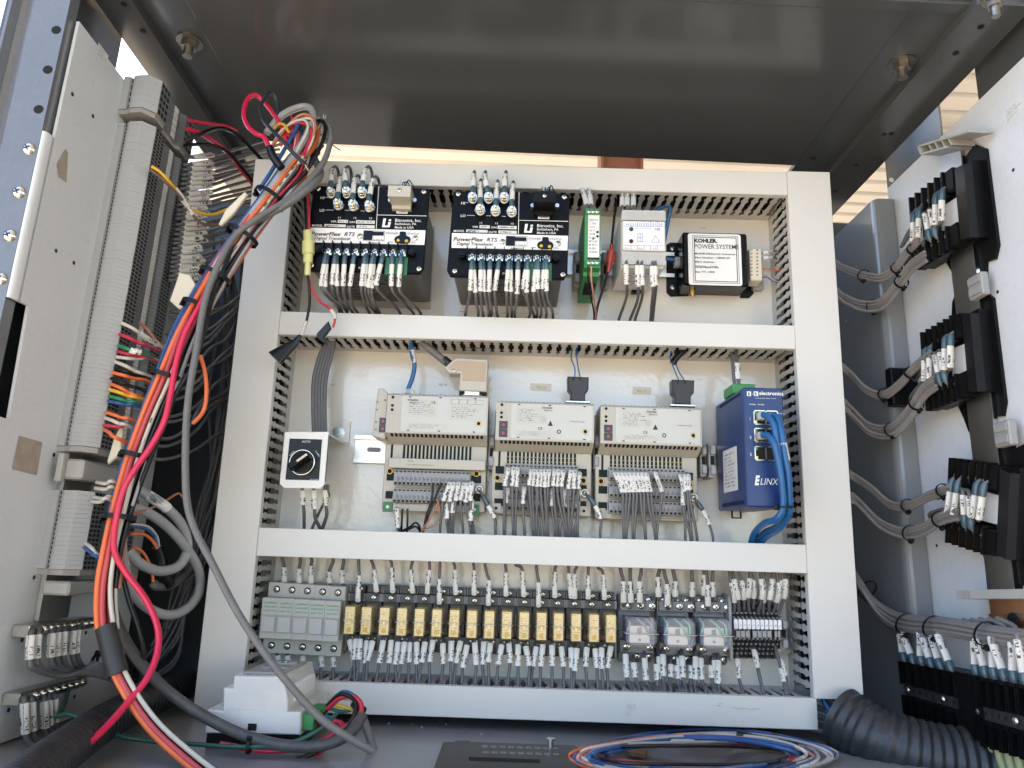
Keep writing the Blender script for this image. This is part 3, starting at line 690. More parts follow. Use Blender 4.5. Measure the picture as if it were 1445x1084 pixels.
    for i, (x, y) in enumerate(SX): inst('terminal_stud', STUD, t, q(x, y, TY))
    # plug at the top right
    cm = m_black if conn == 'black' else m_beige
    pt = thing('plug', ('dark grey' if conn == 'black' else 'beige')+' plug on the upper right of the '+('right' if which == 2 else 'left')+' transducer', 'connector', q(768, 298, TY))
    mb = MB(); u, v = q(752.8, 268.8, TY-.028), q(784.5, 285, TY-.028); w = q(768, 296, TY-.012)
    mb.add([(u.x, TY-.027, v.z), (v.x, TY-.027, v.z), (v.x, TY-.027, u.z), (u.x, TY-.027, u.z), (u.x+.002, TY-.001, w.z), (v.x-.002, TY-.001, w.z), (v.x, TY-.001, u.z), (u.x, TY-.001, u.z)],
           [(0, 1, 2, 3), (0, 4, 5, 1), (1, 5, 6, 2), (3, 2, 6, 7), (0, 3, 7, 4)])
    mb.box(u.x+.002, v.x-.002, TY-.008, TY-.001, w.z-.004, w.z+.002); mb.build('hood', cm, pt)
    inst('screw', SC2, pt, ((u.x+v.x)/2, TY-.0272, (u.z+v.z)/2+.001))
    for x in (751.5, 785.5):
        c = q(x, 295, TY); mb = MB(); mb.cyl((c.x, TY, c.z), (c.x, TY-.01, c.z), .0028, n=6, smooth=False); mb.build('jack_screw', m_steel, pt)
    lz = q(767, 308.6, ys); lu = q(759.3, 302.9, ys); lv = q(775, 308.8, ys)
    mb = MB(); mb.box(lu.x, lv.x, TY-.0011, TY, lv.z, lu.z); lb = mb.build('port_label', m_label, face); textw('-S500', (lu.x+.0012, TY-.0014, lv.z+.0008), (lv.x-.0012, TY-.0014, lv.z+.0008), .0026, m_ink, lb, bold=.02)
    for k, (dx, m) in enumerate(((0, m_net), (4, m_net), (-4, m_wwhite), (8, m_wblack))):
        u0 = q(770+dx*.6, 270, TY-.018)
        pts = [u0, u0+Vector((.0012*dx/4, .004, .006+.0012*k)), u0+Vector((.0030*dx/4, .014, .011-.001*k)), u0+Vector((.004*dx/4, .03, .004)), u0+Vector((.004*dx/4, .05, -.012))]
        wire(pts, .0007, m, ('blue', 'second blue', 'white', 'black')[k]+' thin lead behind the '+('dark grey' if conn == 'black' else 'beige')+' transducer plug', 'thin leads of the plugs', n=6)
    side = 'right' if which == 2 else 'left'
    # leads on the studs
    for i, (x, y) in enumerate(SX):
        hi = i < 3; lean = (random.uniform(-2, 2) if i != 1 else -6)
        p0 = q(x, y-1.5, TY-.0118); yb, ysl, ytop = (y-6, y-18.5, y-38) if hi else (y-5, y-19, y-43)
        pts = [p0, q(x+lean*.2, yb-4, TY-.0118), q(x+lean*.4, ysl, TY-.0105), q(x+lean, ytop+4, TY-.004), q(x+lean+1.5, ytop-2, TY+.012), q(x+lean+2, ytop+8, TY+.030), q(x+lean+2, ytop+40, TY+.036)]
        w = wire(pts, .0019, m_wgrey, 'grey lead curving up from the %s %s stud of the %s transducer' % (ORD[i % 3], 'upper' if hi else 'lower', side), 'grey leads on the transducer studs', sleeves=(('p', 2, 3.2),), barrels=(('p', .6, 2),))
        mb = MB(); mb.ring((q(x, y, TY-.0095)), (0, 1, 0), .0040, .0010, 14, 5); mb.tube([q(x, y-4, TY-.0098), q(x, y-7, TY-.0112)], .0017, 8, raw=True); mb.build('ring_lug', m_steel, w)
    # leads on the strip
    for i, (x, xs_, yse, xe) in enumerate(wl):
        f = i % 2*.002
        pts = [q(x, 366, TY-.0062+f), q(x+.15*(xs_-x), 372, TY-.0075+f), q(x+.35*(xs_-x), 381, TY-.0078+f), q(xs_, yse, TY-.004+f), q(xs_+(xe-xs_)*.35, yse+14, TY+.008), q(xe, 441, TY+.040), q(xe+random.uniform(-3, 3), 452, TY+.070), q(xe, 470, TY+.078)]
        wire(pts, .0017, m_wgrey, '%s grey lead from the left on the screw strip of the %s transducer' % (ORD[i], side), 'grey leads on the transducer screw strips', sleeves=(('p', 2, 3),), barrels=(('p', .35, 2.0),))
    return t
W2 = [(666, 663.6, 410, 657), (667, 671, 413, 675), (679, 678, 411, 681), (681, 684, 412, 690), (691.7, 690, 412, 694), (704.7, 698, 410, 701), (718.4, 715, 411, 716), (720, 721, 412, 722), (731.5, 729.7, 415, 726), (744.6, 738, 408, 752), (745, 743, 413, 748), (757.7, 753, 412, 758), (759, 759, 408, 764), (769, 765, 408, 771), (771, 771, 411, 780)]
W1 = [(457, 452, 405, 468), (458, 457, 406, 476), (470.7, 467, 403, 466), (471, 474, 405, 474), (483.8, 483, 405, 481), (497, 492, 405, 488), (513, 509, 405, 506), (514, 514, 405, 513), (524, 519, 407, 519), (525, 523, 408, 521), (538, 530, 404, 548), (550.6, 551, 405, 565), (563.7, 562, 406, 577)]
offT = P(597.5, 387, TY)-P(801, 395, TY); offT.y = 0
W1 = [(a+203+ (3 if 0 else 4), b+206, c+7, d+206) for a, b, c, d in W1]
transducer('black transducer with beige plug, left one in the top row', offT, 'beige', W1, 1, 'MTWI')
transducer('black transducer with dark grey plug, right one in the top row', (0, 0, 0), 'black', W2, 2, 'MTWI')
# ---------------------------------------------------------------- green signal converter
GY = -.110
t = thing('signal_converter', 'slim green signal converter on the rail between transducer and white relay', 'converter', P(825, 424, 0))
a, b = P(825.5, 293, GY), P(847, 378, GY)
pr = [(a.z, -.030), (a.z, GY+.03), (a.z-.004, GY), (b.z, GY), (b.z-.001, GY+.012), (b.z-.006, GY+.014), (b.z-.012, -.03), (b.z-.012, -.012), (a.z-.01, -.012)]
mb = MB(); n = len(pr); mb.add([(x, y, z) for x in (a.x, b.x) for z, y in pr], [tuple(range(n)), tuple(range(n, 2*n))[::-1]]+[(i, n+i, n+(i+1) % n, (i+1) % n) for i in range(n)]); mb.build('housing', m_green, t)
mb = MB()
for k in range(5): mb.box(a.x+.003, b.x-.003, GY+.028+k*.008, GY+.032+k*.008, b.z-.0124, b.z-.0095)
mb.build('vent', m_void, t)
label_px(830, 303, 845.5, 364, GY, m_finew, t, 'front_label')
for yy, n0 in ((298, 'upper'), (370, 'lower')):
    mb = MB(); box_px(mb, 826.3, yy-4.5, 846.2, yy+4.5, GY-.003, GY, bev=.0008); tb = mb.build('screw_clamp', m_green, t)
    for x in (831.5, 837.3, 843): inst('screw', SC2, tb, P(x, yy+.5, GY-.003))
mb = MB()
for k in range(8): c = P(829.5+k*2.1, 365.3, GY); mb.box(c.x-.0006, c.x+.0006, GY-.0012, GY, c.z-.0012, c.z+.0012)
mb.build('marker_teeth', m_void, t)
c = P(837, 337, GY); mb = MB(); mb.dome((c.x, GY-.0006, c.z), (0, -1, 0), .0016, .001, 10); mb.build('lamp', m_green, t)
for yy in (328, 334):
    c = P(843, yy, GY); mb = MB(); mb.cyl((c.x, GY-.0002, c.z), (c.x, GY-.001, c.z), .0016, n=10); mb.build('jack', m_void, t)
# end clamp left of it
def end_clamp(px, y0, y1, w, Y, label):
    t = thing('end_clamp', label, 'clamp', P(px, y1, 0), 'grey rail end clamps')
    a, b = P(px-w/2, y0, Y), P(px+w/2, y1, Y); h = (a.z-b.z)
    mb = MB(); mb.box(a.x, b.x, Y+.008, -.0078, b.z, a.z, bev=.001); mb.box(a.x+.0008, b.x-.0008, Y, Y+.008, b.z+h*.08, b.z+h*.34, bev=.001); mb.box(a.x+.0008, b.x-.0008, Y, Y+.008, a.z-h*.34, a.z-h*.08, bev=.001); mb.build('body', m_grey, t)
    mb = MB(); mb.box((a.x+b.x)/2-.0022, (a.x+b.x)/2+.0022, Y+.0065, Y+.0079, (a.z+b.z)/2-h*.12, (a.z+b.z)/2+h*.12); mb.build('screw_well', m_void, t)
end_clamp(816, 352, 402, 11, -.035, 'grey end clamp on the top rail left of the green converter')
end_clamp(855, 352, 404, 9, -.030, 'grey end clamp on the top rail left of the white monitoring relay')
# ---------------------------------------------------------------- white three-phase monitoring relay
RY = -.106
t = thing('monitoring_relay', 'white three phase monitoring relay with blue printed front in the top row', 'relay', P(893, 418, 0))
a, b = P(878.5, 295, RY), P(939.5, 374, RY)
mb = MB(); mb.box(a.x, b.x, RY+.012, -.010, b.z, a.z, bev=.001); body = mb.build('housing', m_white, t)
a2, b2 = P(878.8, 311, RY), P(939.3, 354, RY); mb = MB(); mb.box(a2.x, b2.x, RY, RY+.012, b2.z, a2.z, bev=.0012); fr = mb.build('front', m_white, t)
a3, b3 = P(881, 313.5, RY), P(936.5, 352, RY); mb = MB(); mb.box(a3.x, b3.x, RY-.0006, RY, b3.z, a3.z); fl = mb.build('front_label', m_label, fr)
def tb_(s, x, y, x1, cap, m=m_inkb): return textw(s, P(x, y, RY-.0009), P(x1, y, RY-.0009), cap, m, fl)
for i, s in enumerate(('14', '11', '12', '22', '21', '24')): tb_(s, 882.5+i*9.4, 318, 887.5+i*9.4, .0026)
for i, s in ((0, 'L1'), (2, 'L2'), (4, 'L3')): tb_(s, 882+i*9.9, 351.6, 886.5+i*9.9, .0026)
tb_('Phase Sequence Relay', 896, 322.5, 919, .0014); tb_('NB', 924, 325.5, 931.5, .0036)
mb = MB()
def ln(x0, y0, x1, y1, w=.0005, mb=mb):
    u, v = P(x0, y0, RY-.0009), P(x1, y1, RY-.0009); d = (v-u).normalized(); nn = Vector((-d.z, 0, d.x))*w/2; mb.add([u-nn, v-nn, v+nn, u+nn], [(0, 1, 2, 3)])
ln(881, 319.2, 936.3, 319.4); ln(881, 346.8, 936.3, 347)
for i in range(1, 6): ln(881+i*9.3, 313.6, 881+i*9.3, 319.2); ln(881+i*9.3, 347, 881+i*9.3, 352)
ln(919.5, 342, 925, 332.5); ln(925, 332.5, 931, 342); ln(931, 342, 919.5, 342)
for i in range(3): ln(899.5, 330+i*5.4, 907, 330+i*5.4); ln(900+i*3.3, 330, 900+i*3.3, 342)
mb.build('printed_diagram', m_inkb, fl)
for y, m in ((324, m_wdgreen), (341, mat('led_dark_red', (.06, .004, .006), .2))):
    c = P(890.5, y, RY); mb = MB(); mb.cyl((c.x, RY-.0006, c.z), (c.x, RY-.0016, c.z), .0026, n=14); mb.dome((c.x, RY-.0016, c.z), (0, -1, 0), .0022, .0012, 12); mb.build('indicator', m, fl)
m_clear = mat('smoky_clear_plastic', (.72, .72, .70), .12, var=.03, trans=.0, alpha=.38)
for y0, y1, nm in ((295.5, 311, 'upper'), (354, 373.5, 'lower')):
    for i in range(6):
        x0 = 879.2+i*10.05; mb = MB(); u, v = P(x0+.6, y0+1, RY+.0075), P(x0+9.6, y1-1, RY+.0075)
        mb.box(u.x, v.x, RY+.0085, RY+.0118, v.z, u.z, mi=0); w = mb.build('terminal', m_lgrey if (i % 2 == 0 or nm == 'upper') else m_grey, t)
        inst('screw', SC3, w, ((u.x+v.x)/2, RY+.0084, (u.z+v.z)/2))
    mb = MB(); u, v = P(878.8, y0, RY+.001), P(939.3, y1, RY+.001); mb.box(u.x, v.x, RY+.0025, RY+.0033, v.z, u.z)
    for i in range(7): xx = u.x+(v.x-u.x)*i/6; mb.box(xx-.0006, xx+.0006, RY+.0034, RY+.0117, v.z, u.z)
    mb.build('terminal_cover', m_clear, t)
z = b.z-.0003; mb = MB(); mb.quad((a.x+.008, -.03, z), (b.x-.008, -.03, z), (b.x-.008, RY+.02, z), (a.x+.008, RY+.02, z)); mb.build('rating_label', printed('white_rating', (.70, .69, .66), (.12, .12, .3), 8, 28, fill=.5), t)
c = P(897, 416, -.01); mb = MB(); mb.box(c.x-.006, c.x+.006, -.016, -.008, b.z-.004, b.z-.0002); mb.build('rail_latch', m_black, t)
GM = 'grey leads of the monitoring relay'
for i, (x, yy, y1, xe) in enumerate(((884, 372, 401, 873), (900, 373, 404, 889), (906, 373, 402, 896), (921, 374, 404, 918), (925, 374, 402, 921))):
    wire([P(x, 368, RY+.005), P(x-.5, yy+2, RY+.002), P(x, y1-6, RY+.004), P(x+.8, y1+6, RY+.012), P(x-1, y1+22, RY+.045), P(xe, 452, -.03), P(xe-2, 470, -.03)], .0019, m_wgrey, '%s grey lead from the left under the white monitoring relay' % ORD[i], GM, sleeves=(('p', 1, 2.5),))
for i, (x, xt) in enumerate(((879, 878), (884.5, 885), (893.5, 894))):
    wire([P(x+2, 300, RY+.010), P(xt, 292, RY+.012), P(xt, 277, RY+.028), P(xt, 268, RY+.05), P(xt, 255, RY+.065)], .0018, m_wgrey, '%s white sleeved lead from the left above the monitoring relay' % ORD[i], 'leads above the monitoring relay', sleeves=((.12, .62),))
for i, (x, xt) in enumerate(((829, 823), (835, 832))):
    wire([P(x, 296, GY+.002), P(x-1, 289, GY+.006), P(xt, 271, GY+.022), P(xt-2, 262, GY+.045), P(xt-2, 250, GY+.06)], .0018, m_wgrey, '%s white sleeved lead from the left above the green converter' % ORD[i], 'leads above the green converter', sleeves=((.1, .6),))
wire([P(829.5, 376, GY), P(830, 392, GY+.004), P(833, 415, GY+.03), P(838, 440, GY+.06), P(838, 452, -.04), P(838, 470, -.03)], .0011, m_wblack, 'thin black lead under the green converter')
wire([P(834.5, 376, GY), P(834.5, 395, GY+.004), P(838, 420, GY+.03), P(840.5, 440, GY+.06), P(840, 452, -.04), P(840, 470, -.03)], .0011, m_wpink, 'thin copper pink lead under the green converter')
wire([P(848, 292, GY+.03), P(857, 298, -.05), P(864, 297, -.05), P(869, 287, -.055), P(865, 272, -.05), P(862, 262, -.04)], .0009, m_wtan, 'thin brown lead from the green converter up into the duct')
fu = thing('inline_connector', 'red translucent crimp connector on a black wire beside the monitoring relay', 'connector', P(861, 366, -.06))
wire([P(863, 262, -.04), P(869, 285, -.058), P(866.5, 310, -.062), P(863, 345, -.062)], .0016, m_wblack, '', root=fu, part='upper_lead')
wire([P(858, 384, -.062), P(852, 405, -.055), P(844, 430, -.045), P(840, 452, -.04), P(838, 470, -.03)], .0016, m_wblack, '', root=fu, part='lower_lead')
m_redclear = mat('red_translucent', (.50, .06, .03), .25, var=.1, coat=.4)
mb = MB(); mb.tube([P(863, 345, -.062), P(862.8, 355, -.062)], .0026, 10, raw=True); mb.tube([P(862.7, 355, -.062), P(860.5, 372, -.062)], .0060, 10, raw=True, flat=.7); mb.tube([P(860.3, 372, -.062), P(858, 385, -.062)], lambda q: .0036-.001*q, 10, raw=True); mb.build('insulated_shell', m_redclear, fu)
# ---------------------------------------------------------------- black network converter box
KY = -.042
t = thing('network_converter', 'black converter box with a large white printed label in the top row', 'converter', P(1005, 418, 0))
a, b = P(963, 327, KY), P(1057, 404.5, KY); mb = MB(); mb.box(a.x, b.x, KY, -.003, b.z, a.z, bev=.0022); box = mb.build('case', m_blackg, t)
for pts in (((941, 345), (946, 342), (972, 342), (972, 417), (947, 418), (941, 412)), ((1045, 395), (1063, 395), (1063.5, 414), (1058, 420), (1045, 420))):
    mb = MB(); prism_px(mb, pts, -.0035, -.0004, bev=.0008); mb.build('mounting_ear', m_black, t)
inst('screw', screw_mesh(.0042, .003, m_steel), t, P(949.5, 405.5, -.0035)); inst('screw', SC3, t, P(949, 351, -.0035))
c = P(977, 413, -.02); mb = MB(); mb.cyl((c.x, -.02, b.z), (c.x, -.02, b.z-.005), .004, n=6, smooth=False); mb.cyl((c.x, -.02, b.z-.005), (c.x, -.02, b.z-.008), .003, n=10); mb.build('ground_screw', m_brass, t)
a, b = P(970.5, 328.5, KY), P(1047.5, 405, KY); mb = MB(); 
def rr(x0, x1, z0, z1, r): return [(x+sx*0+r*math.cos(t_), z+r*math.sin(t_)) for (x, z, t0) in ((x1-r, z1-r, 0), (x0+r, z1-r, 90), (x0+r, z0+r, 180), (x1-r, z0+r, 270)) for sx in (0,) for t_ in (math.radians(t0+k*30) for k in range(4))]
mb.prism(rr(a.x, b.x, b.z+.001, a.z-.001, .003), KY-.0006, KY); lb = mb.build('label', m_label, t)
mb = MB(); yk = KY-.0009
for d, w in ((.0036, .0005), (.0056, .0009)):
    x0, x1, z0, z1 = a.x+d+.002, b.x-d, b.z+d, a.z-d
    for q in ((x0, x1, z1-w, z1), (x0, x1, z0, z0+w), (x0, x0+w, z0+w, z1-w), (x1-w, x1, z0+w, z1-w)): mb.add([(q[0], yk, q[2]), (q[1], yk, q[2]), (q[1], yk, q[3]), (q[0], yk, q[3])], [(0, 1, 2, 3)])
mb.build('printed_border', m_ink, lb)
for s, x, y, x1, cap, bd in (('KOHLER.', 979.5, 342, 1012.5, .0052, .075), ('POWER SYSTEMS', 979.5, 350.6, 1042.5, .0062, .004), ('MODBUS/Ethernet Converter', 980.5, 359, 1038, .0025, .02), ('Part Number : GM40165', 981, 364.6, 1030, .0025, .02), ('MAC Address :', 981, 370.6, 1010, .0025, .02), ('00204acd10fa', 981, 378, 1014, .0032, .025), ('See TT-1405', 981, 384.7, 1008.5, .0025, .02)):
    textw(s, P(x, y, yk-.0001), P(x1, y+(x1-x)*.02, yk-.0001), cap, m_ink, lb, bold=bd)
# pluggable terminal on its right
tp = thing('terminal_plug', 'cream pluggable terminal block on the right of the black converter box', 'connector', P(1070, 400, -.02))
mb = MB(); box_px(mb, 1057.8, 350, 1076.5, 396, -.036, -.012, bev=.0012); mb.build('plug_body', m_natural, tp)
mb = MB()
for i in range(8):
    for x in (1060.5, 1068.5):
        c = P(x, 353+i*5.0, -.036); mb.box(c.x-.0012, c.x+.0012, -.0365, -.0355, c.z-.0009, c.z+.0009)
mb.build('clamp_opening', m_inkgrey, tp)
mb = MB(); box_px(mb, 1062, 388, 1078, 409, -.011, -.003, bev=.001); mb.build('socket', m_grey, tp)
GC = 'leads on the cream terminal block'
for i, (y, m, x1, y1) in enumerate(((357, m_wgrey, 1096, 356), (364, m_wgrey, 1096, 366), (380, m_worange, 1099, 383), (385, m_wwhite, 1096, 398), (391, m_net, 1094, 399))):
    wire([P(1075, y, -.028), P(1083, y+(y1-y)*.2-1, -.030), P(1091, y1-2, -.026), P(x1+8, y1, -.025)], .0014 if i < 2 else .0008, m, ('upper grey', 'lower grey', 'orange', 'white', 'blue')[i]+' lead on the cream terminal block of the converter box', GC, sleeves=((.05, .5),) if i < 2 else ())
# blue network cable on its left
nc = thing('network_cable', 'blue network cable between monitoring relay and black converter box', 'cable', P(958, 368, -.02))
wire([P(918, 300, -.03), P(944, 290, -.035), P(943, 310, -.03), P(938, 335, -.025), P(934, 362, -.02), P(945, 366, -.02), P(956, 367, -.02)], .0027, m_net, '', root=nc)
mb = MB(); box_px(mb, 952.5, 362, 963, 374.5, -.026, -.014, bev=.0008); mb.build('plug', m_clear, nc)
# yellow-green inline connector hanging at the left
iy = thing('inline_connector', 'pale yellow inline connector on red and black wires left of the left transducer', 'connector', P(434, 382, -.13))
mb = MB()
mb.tube([P(434, 326, -.13), P(435, 341, -.13)], .0052, 10, raw=True, flat=.8); mb.tube([P(435, 341, -.13), P(435, 359, -.13)], .0074, 8, raw=True, flat=.8); mb.tube([P(435.2, 359, -.13), P(434.5, 371, -.13)], .0056, 10, raw=True, flat=.8); mb.tube([P(434.5, 371, -.13), P(434, 389, -.13)], .0036, 10, raw=True)
mb.build('shell', mat('pale_yellow_nylon', (.62, .62, .26), .3, var=.08, coat=.3), iy)
wire([P(420, 240, -.12), P(428, 265, -.125), P(431, 300, -.13), P(433, 328, -.13)], .0015, m_wblack, '', root=iy, part='upper_black_lead')
wire([P(428, 236, -.12), P(433, 262, -.125), P(436, 300, -.13), P(436, 328, -.13)], .0015, m_wred, '', root=iy, part='upper_red_lead')
wire([P(434, 386, -.13), P(436.5, 410, -.128), P(436.5, 430, -.122), P(433, 451, -.115), P(428, 468, -.112), P(424, 474, -.11)], .0016, m_wblack, '', root=iy, part='lower_black_lead')
wire([P(433, 386, -.13), P(440, 408, -.126), P(452, 426, -.12), P(466, 436, -.112), P(472.5, 450, -.108), P(470, 462, -.108)], .0015, m_wred, '', root=iy, part='lower_red_lead')
mb = MB(); mb.tube([P(432.5, 453, -.1145), P(425.5, 473, -.111)], .0024, 8, raw=True); mb.tube([P(467, 437, -.112), P(472, 444, -.110), P(473, 450, -.109)], .0026, 8, raw=True); mb.build('butt_splice', m_wwhite, iy)
mb = MB(); mb.tube([P(424, 473, -.110), P(416, 484, -.110), P(405, 492, -.112), P(388, 506, -.116)], lambda q: .0022+.009*q, 10, flat=.35); mb.build('taped_end', m_wblack, iy)
mb = MB(); prism_px(mb, ((463, 453), (467, 463), (457, 476), (462, 488), (446, 476), (447, 470)), -.108, -.104, bev=.001); mb.build('tape_flag', m_wblack, iy)
# ---------------------------------------------------------------- selector switch on its bracket
SY = -.085
t = thing('selector_switch', 'black rotary selector switch on a white bracket left of the controllers', 'switch', P(430, 690, SY))
q = [P(x, y, SY) for x, y in ((402, 609.5), (463.5, 609.5), (457.5, 684), (452, 689.5), (401, 688.5), (394.5, 683))]
mb = MB(); mb.prism([(p.x, p.z) for p in q], SY, SY+.002, bev=.0004)
a = P(402, 609.5, SY); b = P(463.5, 609.5, SY)
mb.box(a.x, b.x, SY+.002, -.004, a.z-.002, a.z-.0001)
c0, c1 = P(461, 594, -.003), P(492, 628, -.003); mb.box(b.x-.004, c1.x, -.0035, -.0012, c1.z, c0.z)
mb.add([(b.x, SY+.002, a.z-.0001), (b.x, SY+.002, a.z-.002), (c1.x, -.0035, c1.z), (c1.x, -.0035, c1.z+.002)], [(0, 1, 2, 3)])
br = mb.build('bracket', m_white, t)
c = P(477.5, 611.5, -.0035); mb = MB(); mb.cyl((c.x, -.0035, c.z), (c.x, -.0045, c.z), .0085, n=18); mb.cyl((c.x, -.0045, c.z), (c.x, -.0095, c.z), .0065, n=6, smooth=False); mb.build('hex_bolt', m_steel, t)
q = [P(x, y, SY) for x, y in ((409, 619), (454.5, 620.5), (450, 678), (403, 677))]
mb = MB(); mb.prism([(p.x, p.z) for p in q], SY-.0012, SY, bev=.0004); pl = mb.build('legend_plate', m_blackg, t)
textw('AUTO', P(426, 624.5, SY-.0016), P(438, 624.7, SY-.0016), .0024, m_inkw, pl); 
textw('MANUAL', P(409.5, 644, SY-.0016), P(416, 637, SY-.0016), .0015, m_inkw, pl); textw('ENABLE', P(444.5, 636.5, SY-.0016), P(450.5, 645, SY-.0016), .0015, m_inkw, pl); textw('OFF RUN', P(437, 677.2, SY-.0016), P(448.5, 677.4, SY-.0016), .0011, m_inkw, pl)
k = P(427.5, 653, SY)
mb = MB(); mb.cyl((k.x, SY-.001, k.z), (k.x, SY-.004, k.z), .0150, n=36); mb.ring((k.x, SY-.004, k.z), (0, 1, 0), .0142, .0010, 32, 6); mb.build('bezel_ring', m_chrome, t)
mb = MB(); mb.cyl((k.x, SY-.004, k.z), (k.x, SY-.009, k.z), .0132, .0125, n=36)
an = math.radians(38); ca, sa = math.cos(an), math.sin(an)
def hb(u, w): return (k.x+u*ca-w*sa, k.z+u*sa+w*ca)
mb.prism([hb(-.0125, -.0045), hb(.0125, -.0045), hb(.0125, .0045), hb(-.0125, .0045)], SY-.021, SY-.008, bev=.0018); kn = mb.build('knob', m_black, t)
mb = MB(); mb.prism([hb(-.001, -.0012), hb(.0125, -.0012), hb(.0125, .0012), hb(-.001, .0012)], SY-.0218, SY-.0205); mb.build('pointer', m_natural, kn)
for i, (dx, dz) in enumerate(((.0, 0), (.008, -.002))):
    mb = MB(); b0 = P(452, 640, SY+.012+i*.022); mb.box(b0.x-.034, b0.x+.004+dx*.2, SY+.008+i*.022, SY+.028+i*.022, b0.z-.034, b0.z+.008, bev=.002)
    for s in range(3): mb.box(b0.x+.0041, b0.x+.0052, SY+.010+i*.022, SY+.026+i*.022, b0.z-.030+s*.012, b0.z-.022+s*.012)
    mb.build('contact_block', m_black, t)
GS = 'grey leads under the selector switch'
for i, (x, ys0, xe) in enumerate(((427, 712, 429), (443, 718, 452), (459, 713, 455), (463, 700, 440))):
    wire([P(x, 684, SY+.02), P(x, 694, SY+.02), P(x+1, ys0, SY+.024), P(x+2 if i != 3 else x-8, ys0+14, SY+.03), P(xe, 747, SY+.045), P(xe-1, 762, SY+.05)], .0021 if i < 3 else .0017, m_wgrey, '%s grey lead from the left under the selector switch' % ORD[i], GS, sleeves=(('p', .9, 2),) if i < 3 else ())
for i in range(5):
    x = 447+i*5.0; wire([P(462+i*2, 470, -.045), P(461+i*2.5, 484, -.045), P(452+i*4, 500, -.040), P(443+i*4.2, 535, -.042), P(442+i*4, 575, -.045), P(443+i*4, 612, -.05), P(443+i*4, 640, -.052)], .0026, m_wgrey, '%s thick grey lead from the left dropping behind the selector switch' % ORD[i], 'thick grey leads above the selector switch')
